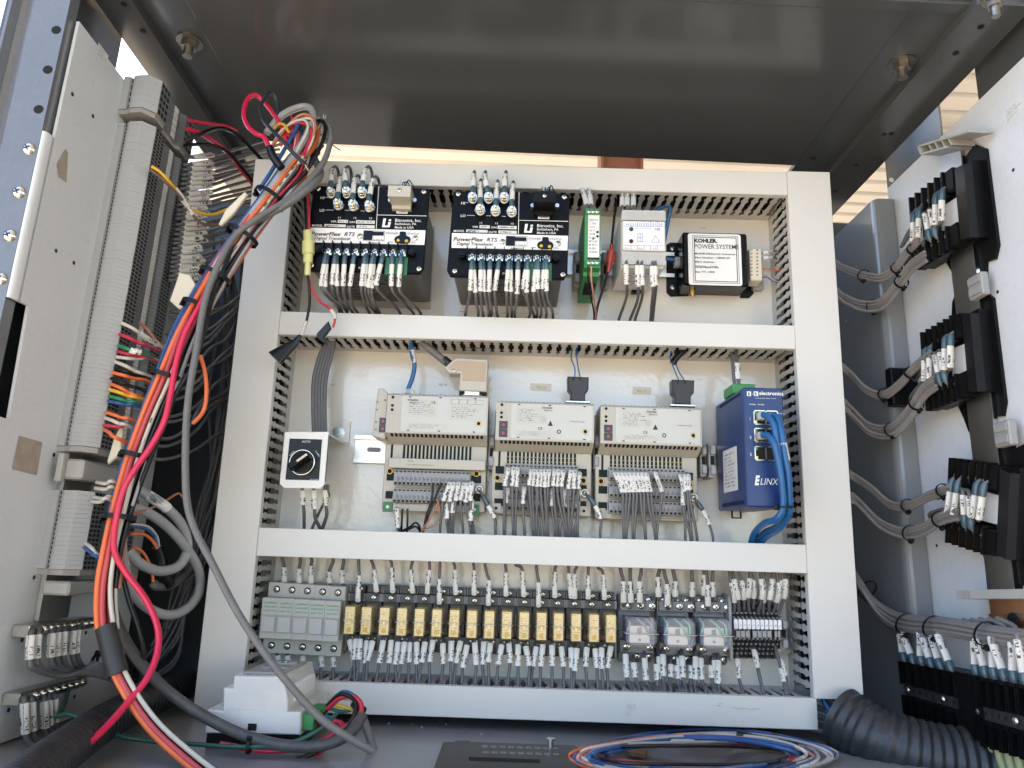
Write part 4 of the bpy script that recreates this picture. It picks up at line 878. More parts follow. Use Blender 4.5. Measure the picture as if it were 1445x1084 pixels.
# ---------------------------------------------------------------- controllers
PF, PB = -.062, -.038
m_slotled = mat('led_slot', (.003, .011, .007), .5, var=.1, spec=.2)
m_leddot = mat('led_dot', (.45, .38, .08), .3, var=.1)
def ctrl(label, o, base, kind, hood):
    """o: front face corners TL, TR, BR, BL in pixels; base: bottom corners L, R"""
    TL, TR, BR, BL = [P(x, y, PF) for x, y in o]; bl, brr = [P(x, y, PB) for x, y in base]
    t = thing('controller', label, 'controller', (bl+brr)/2-Vector((0, PB, 0)), 'beige controllers in the middle row')
    x0, x1 = (TL.x+BL.x)/2, (TR.x+BR.x)/2; zt, zb = (TL.z+TR.z)/2, (BL.z+BR.z)/2; W = x1-x0
    tl = (TR.z-TL.z+BR.z-BL.z)/2/W            # the small tilt of the unit
    M = Matrix.Translation((x0, 0, (TL.z+BL.z)/2))@Matrix.Rotation(-math.atan(tl), 4, 'Y')
    H = zt-zb; h = H/2; iv = M.inverted()
    def L(px, py, Y=PF): return iv@P(px, py, Y)
    zs = -h-.0105; bb = (L(*base[0], PB).z+L(*base[1], PB).z)/2
    # upper unit with sloping vent face
    pr = [(h, -.012), (h, PF+.0025), (h-.0022, PF), (-h, PF), (zs, PB-.0002), (zs, -.012)]
    mb = MB(M); n = len(pr); mb.add([(x, y, z) for x in (0, W) for z, y in pr], [tuple(range(n)), tuple(range(n, 2*n))[::-1]]+[(i, n+i, n+(i+1) % n, (i+1) % n) for i in range(n)]); up_ = mb.build('processor_unit', m_beige, t)
    d = Vector((0, PB-PF, zs+h)).normalized(); nn = Vector((0, -(zs+h), PB-PF)).normalized()*-1
    if nn.y > 0: nn = -nn
    mb = MB(M); e = .0006
    for i in range(22):
        xx = .006+(W-.014)*i/21.; s0, s1 = .0012, .0085
        p0 = Vector((xx, PF, -h))+d*s0+nn*e*.3; p1 = Vector((xx, PF, -h))+d*s1+nn*e*.3
        mb.add([p0, p0+Vector((.0032, 0, 0)), p1+Vector((.0032, 0, 0)), p1], [(0, 1, 2, 3)])
    mb.build('vent_slot', m_void, up_)
    mb = MB(M)
    for i in range(22): xx = .005+(W-.012)*i/21.; mb.box(xx, xx+.0028, PF+.006, -.015, h, h+.0012)
    mb.build('top_vent_rib', m_beiged, up_)
    # front label plate, lamps, rotary switches
    lx0 = .018; mb = MB(M); mb.box(lx0, W-.002, PF-.0006, PF, -h+.002, h-.003); fp = mb.build('front_plate', mat('plc_plate', (.49, .465, .40), .22, var=.03, coat=.4), up_)
    mb = MB(M); y = PF-.0008; mb.quad((lx0+.006, y, -h*.12), (lx0+.042, y, -h*.12), (lx0+.042, y, h*.72), (lx0+.006, y, h*.72))
    mb.quad((lx0+.006, y, -h*.78), (lx0+.056, y, -h*.78), (lx0+.056, y, -h*.50), (lx0+.006, y, -h*.50))
    if kind == 1: mb.quad((W-.047, y, -h*.25), (W-.006, y, -h*.25), (W-.006, y, h*.5), (W-.047, y, h*.5))
    mb.build('fine_print', printed('plc_print', (.49, .465, .40), (.2, .2, .2), 8, 44, fill=.42, rough=.25), fp)
    def tx(s, x, z, w, cap, m=m_ink, **k):
        p = M@Vector((x, PF-.0011, z)); p2 = M@Vector((x+w, PF-.0011, z)); return textw(s, p, p2, cap, m, fp, **k)
    if kind == 1:
        tx('Schneider', .0245, h*.64, .0135, .0026, bold=.02); tx('Electric', .0275, h*.50, .0105, .0020); tx('CE', .053, h*.52, .0055, .0032)
        mb = MB(M)
        for i in range(4):
            xx = W-.045+i*.0100
            for q4 in ((xx, xx+.0095, h*.78-.0003, h*.78), (xx, xx+.0095, h*.54, h*.54+.0003), (xx, xx+.0003, h*.54, h*.78), (xx+.0092, xx+.0095, h*.54, h*.78)): mb.box(q4[0], q4[1], PF-.0010, PF-.0007, q4[2], q4[3])
        mb.build('address_box', m_inkgrey, fp)
    else:
        tx('Schneider', .055, h*.66, .0125, .0026, bold=.02); tx('Electric', .0575, h*.53, .0105, .0020); tx('CE', .0505, -h*.44, .0055, .0034)
        tx('170PNT11020', W-.030, h*.0, .018, .0018, m_inkgrey)
        mb = MB(M); cx_ = .0655
        mb.add([(cx_-.003, PF-.0009, -h*.22), (cx_+.003, PF-.0009, -h*.22), (cx_, PF-.0009, h*.06)], [(0, 1, 2)]); mb.ring((.076, PF-.0009, -h*.5), (0, 1, 0), .002, .0005, 14, 4); mb.build('printed_mark', m_ink, fp)
    p = Vector((.057 if kind != 1 else .0535, PF-.0008, h*.14)); mb = MB(M); mb.cyl(p+Vector((0, .0002, 0)), p-Vector((0, .0003, 0)), .0036, n=20); mb.build('seal_dot', m_beige, fp)
    gx = W-.0105; mb = MB(M); mb.ring((gx, PF-.0008, -h*.42 if kind == 1 else -h*.46), (0, 1, 0), .0026, .0007, 16, 5); mb.build('key_eyelet', m_brass, up_)
    mb = MB(M); zz = -h*.42 if kind == 1 else -h*.46; mb.cyl((gx, PF-.0009, zz), (gx, PF-.0006, zz), .0022, n=14); mb.build('key_hole', m_void, up_)
    for zz in (h*.80, h*.38, h*.16):
        mb = MB(M); mb.cyl((.0065, PF-.0007, zz), (.0065, PF+.0005, zz), .0017, n=12); mb.build('lamp_window', m_void, up_)
    if kind != 1:
        for zz in (-h*.24, -h*.66):
            mb = MB(M); mb.box(.0042, .0142, PF-.0009, PF, zz-h*.20, zz+h*.20, bev=.0003); sw = mb.build('rotary_address_switch', mat('switch_dark', (.03, .035, .05), .4), up_)
            mb = MB(M); mb.cyl((.0092, PF-.0012, zz), (.0092, PF-.0009, zz), .0018, n=14); mb.build('rotor', m_wred, sw)
    mb = MB(M)
    for xx in (lx0+.008, lx0+.045, lx0+.087):
        for zz in (h-.0045, -h+.0028): mb.box(xx, xx+.0028, PF-.0010, PF-.0007, zz, zz+.0012)
    mb.build('clip_notch', m_ink, fp)
    # base
    mb = MB(M); mb.box(-.003, W-.0005, PB, -.010, bb, zs-.0001, bev=.001); mb.box(-.003, W-.0005, -.010, -.008, bb+.03, h-.004); bs = mb.build('base_unit', m_beige, t)
    mb = MB(M)
    for k in range(3): mb.box(.016, W-.02, PB-.0007, PB, bb+.0022+k*.0024, bb+.0034+k*.0024)
    mb.build('base_groove', m_beiged, bs)
    # lamp slots
    x_s = .0145 if kind != 1 else .019; x_e = W-.022
    zt_, zl_ = zs-.0008, (zs-.0148 if kind != 1 else zs-.0180)
    mb = MB(M)
    for i in range(18): xx = x_s+(x_e-x_s)*i/17; mb.box(xx, xx+.0026, PB-.0006, PB, zl_, zt_)
    mb.box(.004, .0065, PB-.0006, PB, zl_-.004, zt_); mb.build('lamp_slot', m_slotled, bs)
    if kind != 1:
        mb = MB(M)
        for i in range(18):
            xx = x_s+(x_e-x_s)*i/17+.0013
            for zz in (zl_+.003, zl_+.008): mb.box(xx-.0005, xx+.0005, PB-.001, PB-.0006, zz-.0005, zz+.0005)
        mb.build('lamp_dot', m_leddot, bs)
    # terminal rows
    def trow(z1, z0, xa, xb):
        mb = MB(M); mb.add([(x, y, z) for x in (xa, xb) for z, y in ((z1, PB), (z1-.001, PB-.007), ((z1+z0)/2, PB-.010), (z0, PB-.012), (z0, PB))], [(0, 1, 2, 3, 4), (9, 8, 7, 6, 5)]+[(i, 5+i, 5+(i+1) % 5, (i+1) % 5) for i in range(5)])
        tb = mb.build('terminal_row', m_grey, bs); mb = MB(M); k = (xb-xa)/18
        zm = (z1+z0)/2
        for i in range(18):
            xx = xa+k*(i+.5)
            mb.box(xx-k*.27, xx+k*.27, PB-.0124, PB-.011, z0+.0004, z0+.0030)
            mb.box(xx-k*.26, xx+k*.26, PB-.0093, PB-.0075, z1-.0040, z1-.0028)
        mb.build('wire_opening', m_void, tb)
        mb = MB(M)
        for i in range(1, 18): xx = xa+k*i; mb.box(xx-.0002, xx+.0002, PB-.0126, PB-.0085, z0-.0001, zm)
        mb.build('pole_joint', m_inkgrey, tb)
        for i in range(18):
            p = M@Vector((xa+k*(i+.28), PB-.0122, zm-.0040)); text(str(i+1), p, .0019, m_ink, tb)
        return tb
    if kind == 1:
        mb = MB(M); mb.box(.004, W-.001, PB-.013, PB, zl_-.0125, zl_-.0005, bev=.0008); cv = mb.build('warning_cover', m_beige, bs)
        p = M@Vector((.027, PB-.0133, zl_-.0042)); text('Warning', p, .0015, m_ink, cv); p = M@Vector((.027, PB-.0133, zl_-.0085)); text('Do not remove cover while power is on !', p, .0014, m_ink, cv)
        z1 = zl_-.0126; rows = ((z1, z1-.0195), (z1-.0225, z1-.0405)); xa, xb = .0115, W-.0195
    else:
        z1 = zl_-.0003; rows = ((z1, z1-.0165), (z1-.0195, z1-.0365), (z1-.0390, z1-.0555)); xa, xb = .0125, W-.0175
    for r in rows: trow(r[0], r[1], xa, xb)
    # black key sockets left and right, eyelets
    for r in rows:
        zm = (r[0]+r[1])/2
        for k0, k1 in ((.001, xa-.0012), (xb+.0012, W-.006)): mb = MB(M); mb.box(k0, k1, PB-.0008, PB, zm-.0045, zm+.0045); mb.build('coding_socket', m_slotled, bs)
    ze = (rows[0][1]+rows[1][0])/2 if kind != 1 else rows[0][0]-.003
    for xx in ((.0045 if kind == 1 else .0038), xb+.0075):
        mb = MB(M); mb.ring((xx, PB-.0015, ze), (0, 1, 0), .0033, .0008, 18, 5); mb.cyl((xx, PB-.0010, ze), (xx, PB-.0006, ze), .0026, n=14, mi=1); mb.build('brass_eyelet', [m_brass, m_void], bs)
    if kind == 1:
        zc_ = rows[1][1]
        mb = MB(M); mb.box(xa, xb, PB-.004, PB, zc_-.0095, zc_-.0006, bev=.0005); ss = mb.build('screw_strip', m_beige, bs)
        for i in range(18):
            xx = xa+(xb-xa)*(i+.5)/18; mb = MB(M); mb.ring((xx, PB-.0042, zc_-.0042), (0, 1, 0), .0015, .0005, 12, 4); mb.build('screw_eye', m_screw, ss)
        for xx0, xx1 in ((-.001, xa-.001), (xb+.001, xb+.0125)):
            mb = MB(M); mb.box(xx0, xx1, PB-.0025, PB, zc_-.0115, zc_+.0005); pc = mb.build('circuit_board_end', m_pcb, bs)
            mb = MB(M); mb.dome(((xx0+xx1)/2, PB-.0025, zc_-.0055), (0, -1, 0), .0021, .0012, 12); mb.build('screw', m_label, pc)
    else:
        for xx in (.0035, xb+.0085):
            mb = MB(M); mb.box(xx-.006, xx+.006, PB-.0012, PB, bb+.001, bb+.0125, bev=.0004); pd = mb.build('mounting_pad', m_beige, bs)
            mb = MB(M); mb.cyl((xx, PB-.0014, bb+.0068), (xx, PB-.0010, bb+.0068), .0018, n=12); mb.build('pad_hole', m_void, pd)
    if kind == 1:   # option adapter on the left
        mb = MB(M); mb.prism([(-.0165, -h-.004), (-.0005, -h-.008), (-.0005, h+.001), (-.0065, h+.0065), (-.0125, h+.0065), (-.0135, h)], PF+.004, -.012, bev=.001); ad = mb.build('option_adapter', m_beige, t)
        for zz in (-h*.42, -h*.80):
            mb = MB(M); mb.box(-.0085, -.0005, PF+.0030, PF+.0040, zz-h*.18, zz+h*.18); sw = mb.build('rotary_address_switch', MATS['switch_dark'], ad)
            mb = MB(M); mb.cyl((-.004, PF+.0026, zz), (-.004, PF+.003, zz), .0017, n=14); mb.build('rotor', m_wred, sw)
        mb = MB(M); mb.cyl((-.0035, PF+.0036, h*.66), (-.0035, PF+.004, h*.66), .0016, n=12)
        for zz in (h*.56, h*.16, -h*.46, -h*.84): mb.box(-.0138, -.0115, PF+.0036, PF+.004, zz-.0012, zz+.0012)
        mb.build('lamp_window', m_inkgrey, ad)
    return t, M, W, h
c1, M1, Wc1, h1 = ctrl('beige controller with warning cover, leftmost of the three controllers', ((546, 555), (689.5, 559), (687, 614.6), (545, 610.3)), ((545.5, 719), (687, 723.5)), 1, None)
c2, M2, Wc2, h2 = ctrl('beige controller in the middle of the three controllers, full of wires', ((700.6, 565.5), (838.9, 570), (838, 624.7), (699, 620.4)), ((697.5, 726), (837, 729)), 2, None)
c3, M3, Wc3, h3 = ctrl('beige controller next to the blue network switch, rightmost of the three', ((847, 571), (991, 576), (989.5, 630), (848, 625.5)), ((846, 732), (989, 737)), 3, None)
# plugs above the controllers
t = thing('plug', 'large beige angled plug on the leftmost controller with thick black cable', 'connector', P(668, 555, -.045))
mb = MB(); prism_px(mb, ((627, 519), (642.7, 505), (688.8, 507.4), (687, 553), (647.7, 551), (649, 527.4), (633.4, 527)), -.058, -.036, bev=.0012); mb.build('hood', m_beige, t)
mb = MB(); prism_px(mb, ((632, 519.5), (643.5, 509), (685, 510.5), (684, 538), (652, 536.5), (652.5, 523), (640, 522)), -.0588, -.058); mb.build('inset_panel', mat('tan_inset', (.42, .32, .22), .55, var=.05, bump=.2, bscale=900), t)
inst('screw', SC2, t, P(640.5, 523.5, -.0585))
mb = MB()
for x0, x1 in ((648, 652), (680, 686)): box_px(mb, x0, 551, x1, 558, -.054, -.042)
mb.build('latch', m_black, t)
mb = MB(); box_px(mb, 656, 552, 676, 558, -.055, -.040); mb.build('shell', m_steel, t)
wire([P(590, 478, -.05), P(602, 489, -.05), P(618, 502, -.048), P(634, 514.5, -.047)], .0050, m_wmgrey, '', root=t, n=12, part='cable')
wire([P(626, 507, -.0475), P(638, 517, -.047)], .0054, m_wblack, '', root=t, n=12, part='strain_relief')
for nm, x0, x1, y0, yb, xw in (('middle', 801, 831, 531, 566, 808), ('rightmost', 948.5, 980, 535.5, 571, 948)):
    t = thing('plug', 'dark grey plug on top of the %s controller' % nm, 'connector', P((x0+x1)/2, yb, -.045))
    mb = MB(); w = x1-x0; prism_px(mb, ((x0, y0), (x1, y0+1.2), (x1-.6, y0+19), (x1-5, y0+24), (x1-5, yb), (x0+4, yb-1), (x0+4.5, y0+23), (x0+.4, y0+18)), -.057, -.040, bev=.0012); mb.build('hood', mat('dark_grey_hood', (.03, .03, .032), .4, var=.08, spec=.4), t)
    mb = MB(); box_px(mb, x0-3, yb-1, x1+2.5, yb+3, -.056, -.041, bev=.0005); mb.build('flange', m_steel, t)
    mb = MB()
    for k in (x0+8, x0+18): c = P(k, y0+4, -.0573); mb.cyl((c.x, -.0573, c.z), (c.x, -.0568, c.z), .0014, n=10)
    mb.build('dimple', m_void, t)
    for k in range(3):
        wire([P(xw+k*3, 490, -.045), P(xw+k*4-2, 505, -.047), P(xw+6+k*2.5-3, 520, -.049), P(x0+10+k*4, y0+3, -.049)], .0008, (m_net, m_wwhite, m_net)[k], ('front blue', 'white', 'rear blue')[k]+' thin lead above the plug of the %s controller' % nm, 'thin leads above the dark grey plugs', n=6)
mb = MB(); mb.tube([P(966, 494, -.05), P(956, 503, -.05), P(949, 513, -.05)], .0042, 10)
o = bpy.data.objects.new('heat_shrink', mb.mesh('heat_shrink', m_wblack)); scn.collection.objects.link(o); tag(o, 'black heat shrink tube over thin leads above the rightmost controller', 'tubing')
t = thing('network_cable', 'blue network cable dropping into the leftmost controller', 'cable', P(577, 555, -.04))
wire([P(580, 480, -.05), P(581.5, 500, -.05), P(585, 515, -.048), P(582, 533, -.046), P(576.5, 548, -.045), P(575, 558, -.045)], .0028, m_net, '', root=t, n=10, part='jacket')
wire([P(581.5, 494, -.0502), P(585, 512, -.0482)], .0032, m_wwhite, '', root=t, n=10, part='label_wrap')
mb = MB(); box_px(mb, 570, 548, 583, 556, -.051, -.038, bev=.0006); mb.build('plug', m_clear, t)
for nm, x in (('leftmost and middle controllers', 693.5), ('middle and rightmost controllers', 842.5)): end_clamp(x, 612, 662, 7.5, -.040, 'grey rail clamp between the '+nm)
end_clamp(995, 626, 672, 9, -.045, 'grey rail clamp touching the rightmost controller'); end_clamp(1007.5, 624, 674, 10, -.05, 'grey rail clamp against the blue network switch')
# ---------------------------------------------------------------- leads of the controllers
G1, G2, G3 = 'grey leads of the leftmost controller', 'grey leads of the middle controller', 'grey leads of the rightmost controller'
yF = PB-.013
def lead(x, y, x1, y1, xe, lab, grp, r=.0017, m=m_wgrey, yend=752, d=0., ye2=None):
    """x,y: entry; x1,y1: end of the sleeve; xe: where it meets the duct"""
    dd = -.004-d
    pts = [P(x+(x1-x)*-.05, y-2, yF+.004), P(x+(x1-x)*.12, y+3, yF-.004+dd), P(x1, y1, yF-.007+dd), P(x1+(xe-x1)*.25, y1+(yend-y1)*.35, yF-.006+dd), P(xe, yend-6, -.056), P(xe+1, yend+16, -.05)]
    return wire(pts, r, m, lab, grp, sleeves=(('p', .5, 2),) if y1 > y else ())
for i, (x, y, x1, y1, xe) in enumerate(((635, 682, 625, 707, 621), (640, 682, 634, 708, 634), (647, 682, 643, 707, 639), (655, 683, 650, 706, 653), (661, 683, 657, 709, 664), (666, 682, 664, 707, 668))):
    lead(x, y, x1, y1, xe, '%s white sleeved grey lead from the left on the leftmost controller' % ORD[i], G1, yend=750)
for i, (x, y, x1, y1, xe) in enumerate(((632, 708, 630, 732, 632), (639, 708, 638, 724, 637), (666, 707, 664, 735, 667), (560, 719, 561, 745, 563))): lead(x, y, x1, y1, xe, '%s lower white sleeved lead from the left on the leftmost controller' % ORD[i], G1, yend=750)
for i, pts in enumerate((((611, 681), (609, 705), (601, 730), (596, 752)), ((623, 681), (614, 703), (604, 730), (594, 752)), ((568, 718), (567, 735), (566, 752)), ((575, 718), (575, 735), (574, 752)))):
    wire([P(x, y, yF-.006) for x, y in pts[:-1]]+[P(pts[-1][0], pts[-1][1]+8, -.05)], .0013, m_wblack, '%s thin black lead from the leftmost controller' % ('right looping', 'far right looping', 'left straight', 'second left straight')[i], 'thin black leads of the leftmost controller')
for i, pts in enumerate((((616, 704), (617, 712), (605, 735), (594, 750)), ((617, 705), (621, 722), (617, 738), (598, 748), (593, 753)))): wire([P(x, y, yF-.006) for x, y in pts]+[P(592, 760, -.05)], .0010, m_wtan, ('straight', 'looping')[i]+' bare copper brown lead at the leftmost controller', 'copper brown leads of the leftmost controller')
for i, dy in enumerate((0, 5)): wire([P(566, 750, -.055), P(578, 744+dy*.5, -.06), P(586, 738+dy, -.062), P(592, 743+dy, -.06), P(593, 756, -.05)], .0013, m_wblack, ('upper', 'lower')[i]+' black jumper loop beneath the leftmost controller', 'black jumper loops')
A2 = ((718, 662, 712, 686, 711), (725, 661, 723, 686, 724), (730, 661, 729, 687, 727), (750, 664, 747, 685, 752), (755, 664, 751, 686, 754), (760, 664, 758, 687, 757), (765, 664, 763, 687, 768), (770, 664, 769, 688, 773), (775, 664, 773, 687, 770), (783, 664, 781, 686, 786), (788, 664, 786, 687, 797), (795, 665, 792, 687, 800), (806, 665, 802, 690, 803), (811, 665, 810, 690, 805), (818, 668, 816, 690, 815))
for i, (x, y, x1, y1, xe) in enumerate(A2): lead(x, y, x1, y1, xe, '%s upper white sleeved grey lead from the left on the middle controller' % ORD[i], G2, d=.002*(i % 2))
B2 = ((717, 690, 714, 710, 712), (740, 688, 738, 711, 740), (759, 690, 758, 712, 762), (772, 690, 771, 713, 772), (780, 690, 779, 714, 783), (797, 690, 795, 715, 790), (803, 690, 802, 716, 808), (817, 690, 815, 716, 812))
for i, (x, y, x1, y1, xe) in enumerate(B2): lead(x, y, x1, y1, xe, '%s lower white sleeved grey lead from the left on the middle controller' % ORD[i], G2, d=-.004)
A3 = [(868+i*5.55, 668+i*.1, 878.5+i*5.0 if i < 9 else 929, 695-i*.1, (880, 882, 884, 893, 895, 910, 911, 924, 926, 932)[i]) for i in range(9)]+[(925, 668, 934, 694, 927)]
for i, (x, y, x1, y1, xe) in enumerate(A3): lead(x, y, x1, y1, xe, '%s white sleeved grey lead from the left on the rightmost controller' % ORD[i], G3, yend=758)
for i, (x, y, x1, y1, xe) in enumerate(((960, 671, 966, 694, 967), (967, 671, 970, 692, 976), (972, 671, 973, 692, 983), (964, 690, 964, 713, 974))): lead(x, y, x1, y1, xe, '%s of four sleeved leads at the right end of the rightmost controller' % ORD[i], G3, yend=760)
# ground leads with ring lugs
for i, (x, y, pts, nm) in enumerate(((676, 691, ((683, 703), (690, 716), (698, 731), (699, 748)), 'leftmost'), (825, 696, ((833, 704), (841, 716), (848, 732), (847, 750)), 'middle'), (979, 702, ((986, 712), (993, 722), (1001, 740), (1006, 758)), 'rightmost'))):
    w = wire([P(x, y, PB-.004)]+[P(a, b, PB-.008) for a, b in pts]+[P(pts[-1][0], pts[-1][1]+14, -.05)], .0017, m_wgrey, 'grounding lead with ring lug at the lower right of the %s controller' % nm, 'grounding leads of the controllers', sleeves=(('p', 1.9, 3),), barrels=(('p', .75, 1.8),))
    mb = MB(); mb.ring(P(x, y, PB-.004), (0, 1, 0), .0042, .0012, 18, 6); mb.dome(P(x, y, PB-.0042), (0, -1, 0), .0028, .0015, 12); mb.build('ring_lug', m_steel, w)
# ---------------------------------------------------------------- blue network switch
EY = -.128
t = thing('network_switch', 'blue industrial network switch with cables at the right of the middle row', 'network switch', P(1062, 727, 0))
a, b = P(1048.7, 546.5, EY), P(1112, 717, EY)
mb = MB(); mb.box(a.x, b.x, EY, -.012, b.z, a.z, bev=.0015); bd = mb.build('case', m_swblue, t)
def te(s, x, y, x1, cap, **k): return textw(s, P(x, y, EY-.0004), P(x1, y+(x1-x)*.02, EY-.0004), cap, m_inkw, bd, **k)
te('electronics', 1071, 557.3, 1105.5, .0042, bold=.03); te('www.bb-elec.com', 1066, 562.5, 1095, .0011)
mb = MB()
for x0, x1 in ((1054, 1060), (1063.7, 1070)): box_px(mb, x0, 552.4, x1, 559, EY-.0005, EY)
mb.build('printed_block', m_inkw, bd)
for s, x in (('B', 1055.5), ('B', 1065)): textw(s, P(x, 558, EY-.0008), P(x+3, 558, EY-.0008), .0036, m_swblue, bd, bold=.03)
te('+', 1061, 557.5, 1063, .0022); te('PWR1', 1057.5, 571.7, 1066.5, .0016); te('PWR2', 1069.5, 572, 1078.5, .0016)
te('1', 1057.3, 593, 1058.7, .0034); te('3', 1057.6, 619.5, 1060.2, .0034); te('5', 1058.3, 643.5, 1060.9, .0034); te('2', 1100, 594.5, 1102.6, .0034); te('LINK/ACT', 1098, 584.5, 1109, .0014); te('10/100', 1099, 598.5, 1108, .0012)
te('E', 1065, 684, 1073, .0098, bold=.07, shear=.3); te('LINX', 1072, 684, 1099, .0074, bold=-.006, shear=.3)
def port(x0, y0, x1, y1, n):
    mb = MB(); u, v = P(x0, y0, EY), P(x1, y1, EY)
    for q4 in ((u.x, v.x, u.z-.0012, u.z), (u.x, v.x, v.z, v.z+.0012), (u.x, u.x+.0012, v.z, u.z), (v.x-.0012, v.x, v.z, u.z), ((u.x+v.x)/2-.0008, (u.x+v.x)/2+.0008, v.z, u.z)): mb.box(q4[0], q4[1], EY-.0015, EY, q4[2], q4[3])
    fr = mb.build('port_frame', m_steel, t); mb = MB(); mb.box(u.x+.001, v.x-.001, EY-.0004, EY, v.z+.001, u.z-.001); mb.build('port_opening', m_void, fr)
    for k, (m, zz) in enumerate(((m_green, u.z-.0032), (m_brass, v.z+.0032))):
        mb = MB(); mb.box(u.x+.0012, u.x+.0036, EY-.0018, EY-.0005, zz-.0015, zz+.0015); mb.build('port_lamp', m, fr)
port(1062.5, 579, 1098, 600.5, 1); port(1063.5, 604, 1097, 625.5, 2); port(1064, 629.5, 1097, 651, 3)
# side: vents and label
for z0, z1 in ((a.z-.007, a.z-.0035), (b.z+.0035, b.z+.008)):
    mb = MB()
    for k in range(16): y0 = EY+.012+k*.0055; mb.box(a.x-.0004, a.x+.0002, y0, y0+.0022, z0, z1)
    mb.build('side_vent', m_void, bd)
mb = MB(); zt, zb = a.z-.062, a.z-.112; xs_ = a.x-.0005
mb.quad((xs_, EY+.088, zb), (xs_, EY+.030, zb), (xs_, EY+.030, zt), (xs_, EY+.088, zt)); mb.build('side_label', m_finew, bd)
mb = MB(); box_px(mb, 1034, 541, 1066, 556, -.085, -.045, bev=.001, Yp=-.085); mb.build('power_plug', m_green, t)
c = P(1038, 731, -.02); mb = MB(); mb.box(c.x-.006, c.x-.0045, -.025, -.022, b.z-.009, b.z); mb.box(c.x+.0045, c.x+.006, -.025, -.022, b.z-.009, b.z); mb.box(c.x-.0045, c.x+.0045, -.025, -.022, b.z-.009, b.z-.0075); mb.build('rail_latch', m_black, t)
for i, x in enumerate((1034, 1040)):
    wire([P(x+3, 545, -.065), P(x+1, 530, -.062), P(x, 512, -.055), P(x-3, 490, -.045)], .0022, m_wgrey, ('left', 'right')[i]+' grey lead into the green plug of the network switch', 'power leads of the network switch', sleeves=((.15, .55),) if i else ())
NP = (((1076, 586), (1084, 588), (1092, 600), (1096, 622), (1102, 650), (1106, 690), (1106, 722), (1098, 742), (1078, 752), (1064, 765)), ((1090, 587), (1097, 590), (1103, 610), (1107, 640), (1112, 668), (1114, 700), (1113, 725), (1101, 745), (1082, 757), (1072, 768)), ((1076, 614), (1084, 615), (1092, 626), (1098, 650), (1103, 680), (1105, 715), (1095, 733), (1080, 738), (1066, 750), (1060, 766)))
for i, pl_ in enumerate(NP):
    zz = [EY-.008, EY-.014, EY-.020, EY-.020, EY-.018, EY-.012, EY-.004, EY+.016, EY+.05, EY+.07]
    t = thing('network_cable', ('blue network cable from the top left port of the network switch', 'blue network cable with white tag from the top right port of the switch', 'blue network cable from the second row port of the network switch')[i], 'cable', P(*pl_[0], EY), 'blue network cables on the switch')
    wire([P(x, y, zz[k]-.002*i) for k, (x, y) in enumerate(pl_)], .0036, m_net, '', root=t, n=10, part='jacket')
    mb = MB(); box_px(mb, pl_[0][0]-6, pl_[0][1]-5, pl_[0][0]+5, pl_[0][1]+6, EY-.010, EY-.001, bev=.0006); mb.build('plug', m_clear, t)
    if i == 1: wire([P(1105, 625, EY-.0222), P(1110, 650, EY-.0202)], .0040, m_wwhite, '', root=t, n=10, part='tag_wrap')
tie(P(1108, 716, EY-.012), (P(1108, 716, 0)-P(1106, 690, 0)), .0085, (1.15, .8), 'black cable tie round the blue network cables', w=.001)
# ---------------------------------------------------------------- fuse holders
XA = [380+i*21.5 for i in range(6)]
for i in range(5):
    o = 1.2*i; x0 = 370+i*22.45; w = 22.1; FF = -.064
    t = thing('fuse_holder', '%s grey fuse holder from the left in the relay row' % ORD[i], 'fuse holder', P(x0+w/2, 922+o, 0), 'grey fuse holders')
    a, b = P(380+i*21.6, 821.5+o*1.2, -.046), P(380+i*21.6+21.3, 844+o*1.2, -.046); c, d = P(371+i*21.9, 900.5+o, -.046), P(371+i*21.9+21.6, 922+o, -.046)
    mb = MB(); xl, xr = (a.x+c.x)/2, (b.x+d.x)/2
    mb.box(xl, xr-.0004, -.046, -.0078, d.z, a.z, bev=.0006); bd = mb.build('body', m_lgrey, t)
    e, f = P(x0, 843+o, FF), P(x0+w, 902+o, FF); mb = MB(); mb.box(xl+.0001, xr-.0006, FF, -.0462, f.z, e.z, bev=.0009); hd = mb.build('carrier', m_lgrey, t)
    zm = e.z-(e.z-f.z)*.44; mb = MB(); mb.box(xl+.0025, xr-.0020, FF-.0022, FF-.0003, f.z+.0075, zm-.0005, bev=.0006); mb.build('finger_grip', m_termside, hd)
    mb = MB(); mb.box(xl+.0004, xr-.0004, FF-.0006, FF, zm+.0002, zm+.0012); mb.build('groove', m_grey, hd)
    for s, zz, cap in (('Littelfuse', e.z-.0065, .0026), ('POWR-SAFE', e.z-.0108, .0020), ('600V 30A', e.z-.0150, .0017)): textw(s, (xl+.0028, FF-.0004, zz), (xr-.0022, FF-.0004, zz), cap, m_inkg, hd, bold=.01)
    for zz in ((a.z+e.z)/2+.0003, (f.z+d.z)/2-.0005):
        mb = MB(); cx_ = (xl+xr)/2+.0005; mb.cyl((cx_, -.0464, zz), (cx_, -.0461, zz), .0040, n=16); mb.build('screw_well', m_void, bd); inst('screw', SC3, bd, (cx_-.0003, -.0464, zz))
GF = 'grey leads of the fuse holders'
for i, (x, y0) in enumerate(((401, 800), (422, 802), (439, 798), (465, 806), (483, 804))):
    xt = (399, 424, 440, 470, 485)[i]
    wire([P(x+i, 832, -.03), P(x, 820, -.034), P(x, y0, -.040), P(xt, 792, -.042), P(xt-2, 778, -.042)], .0020, m_wgrey, '%s grey lead from the left above the fuse holders' % ORD[i], GF, sleeves=(('p', .9, 2),))
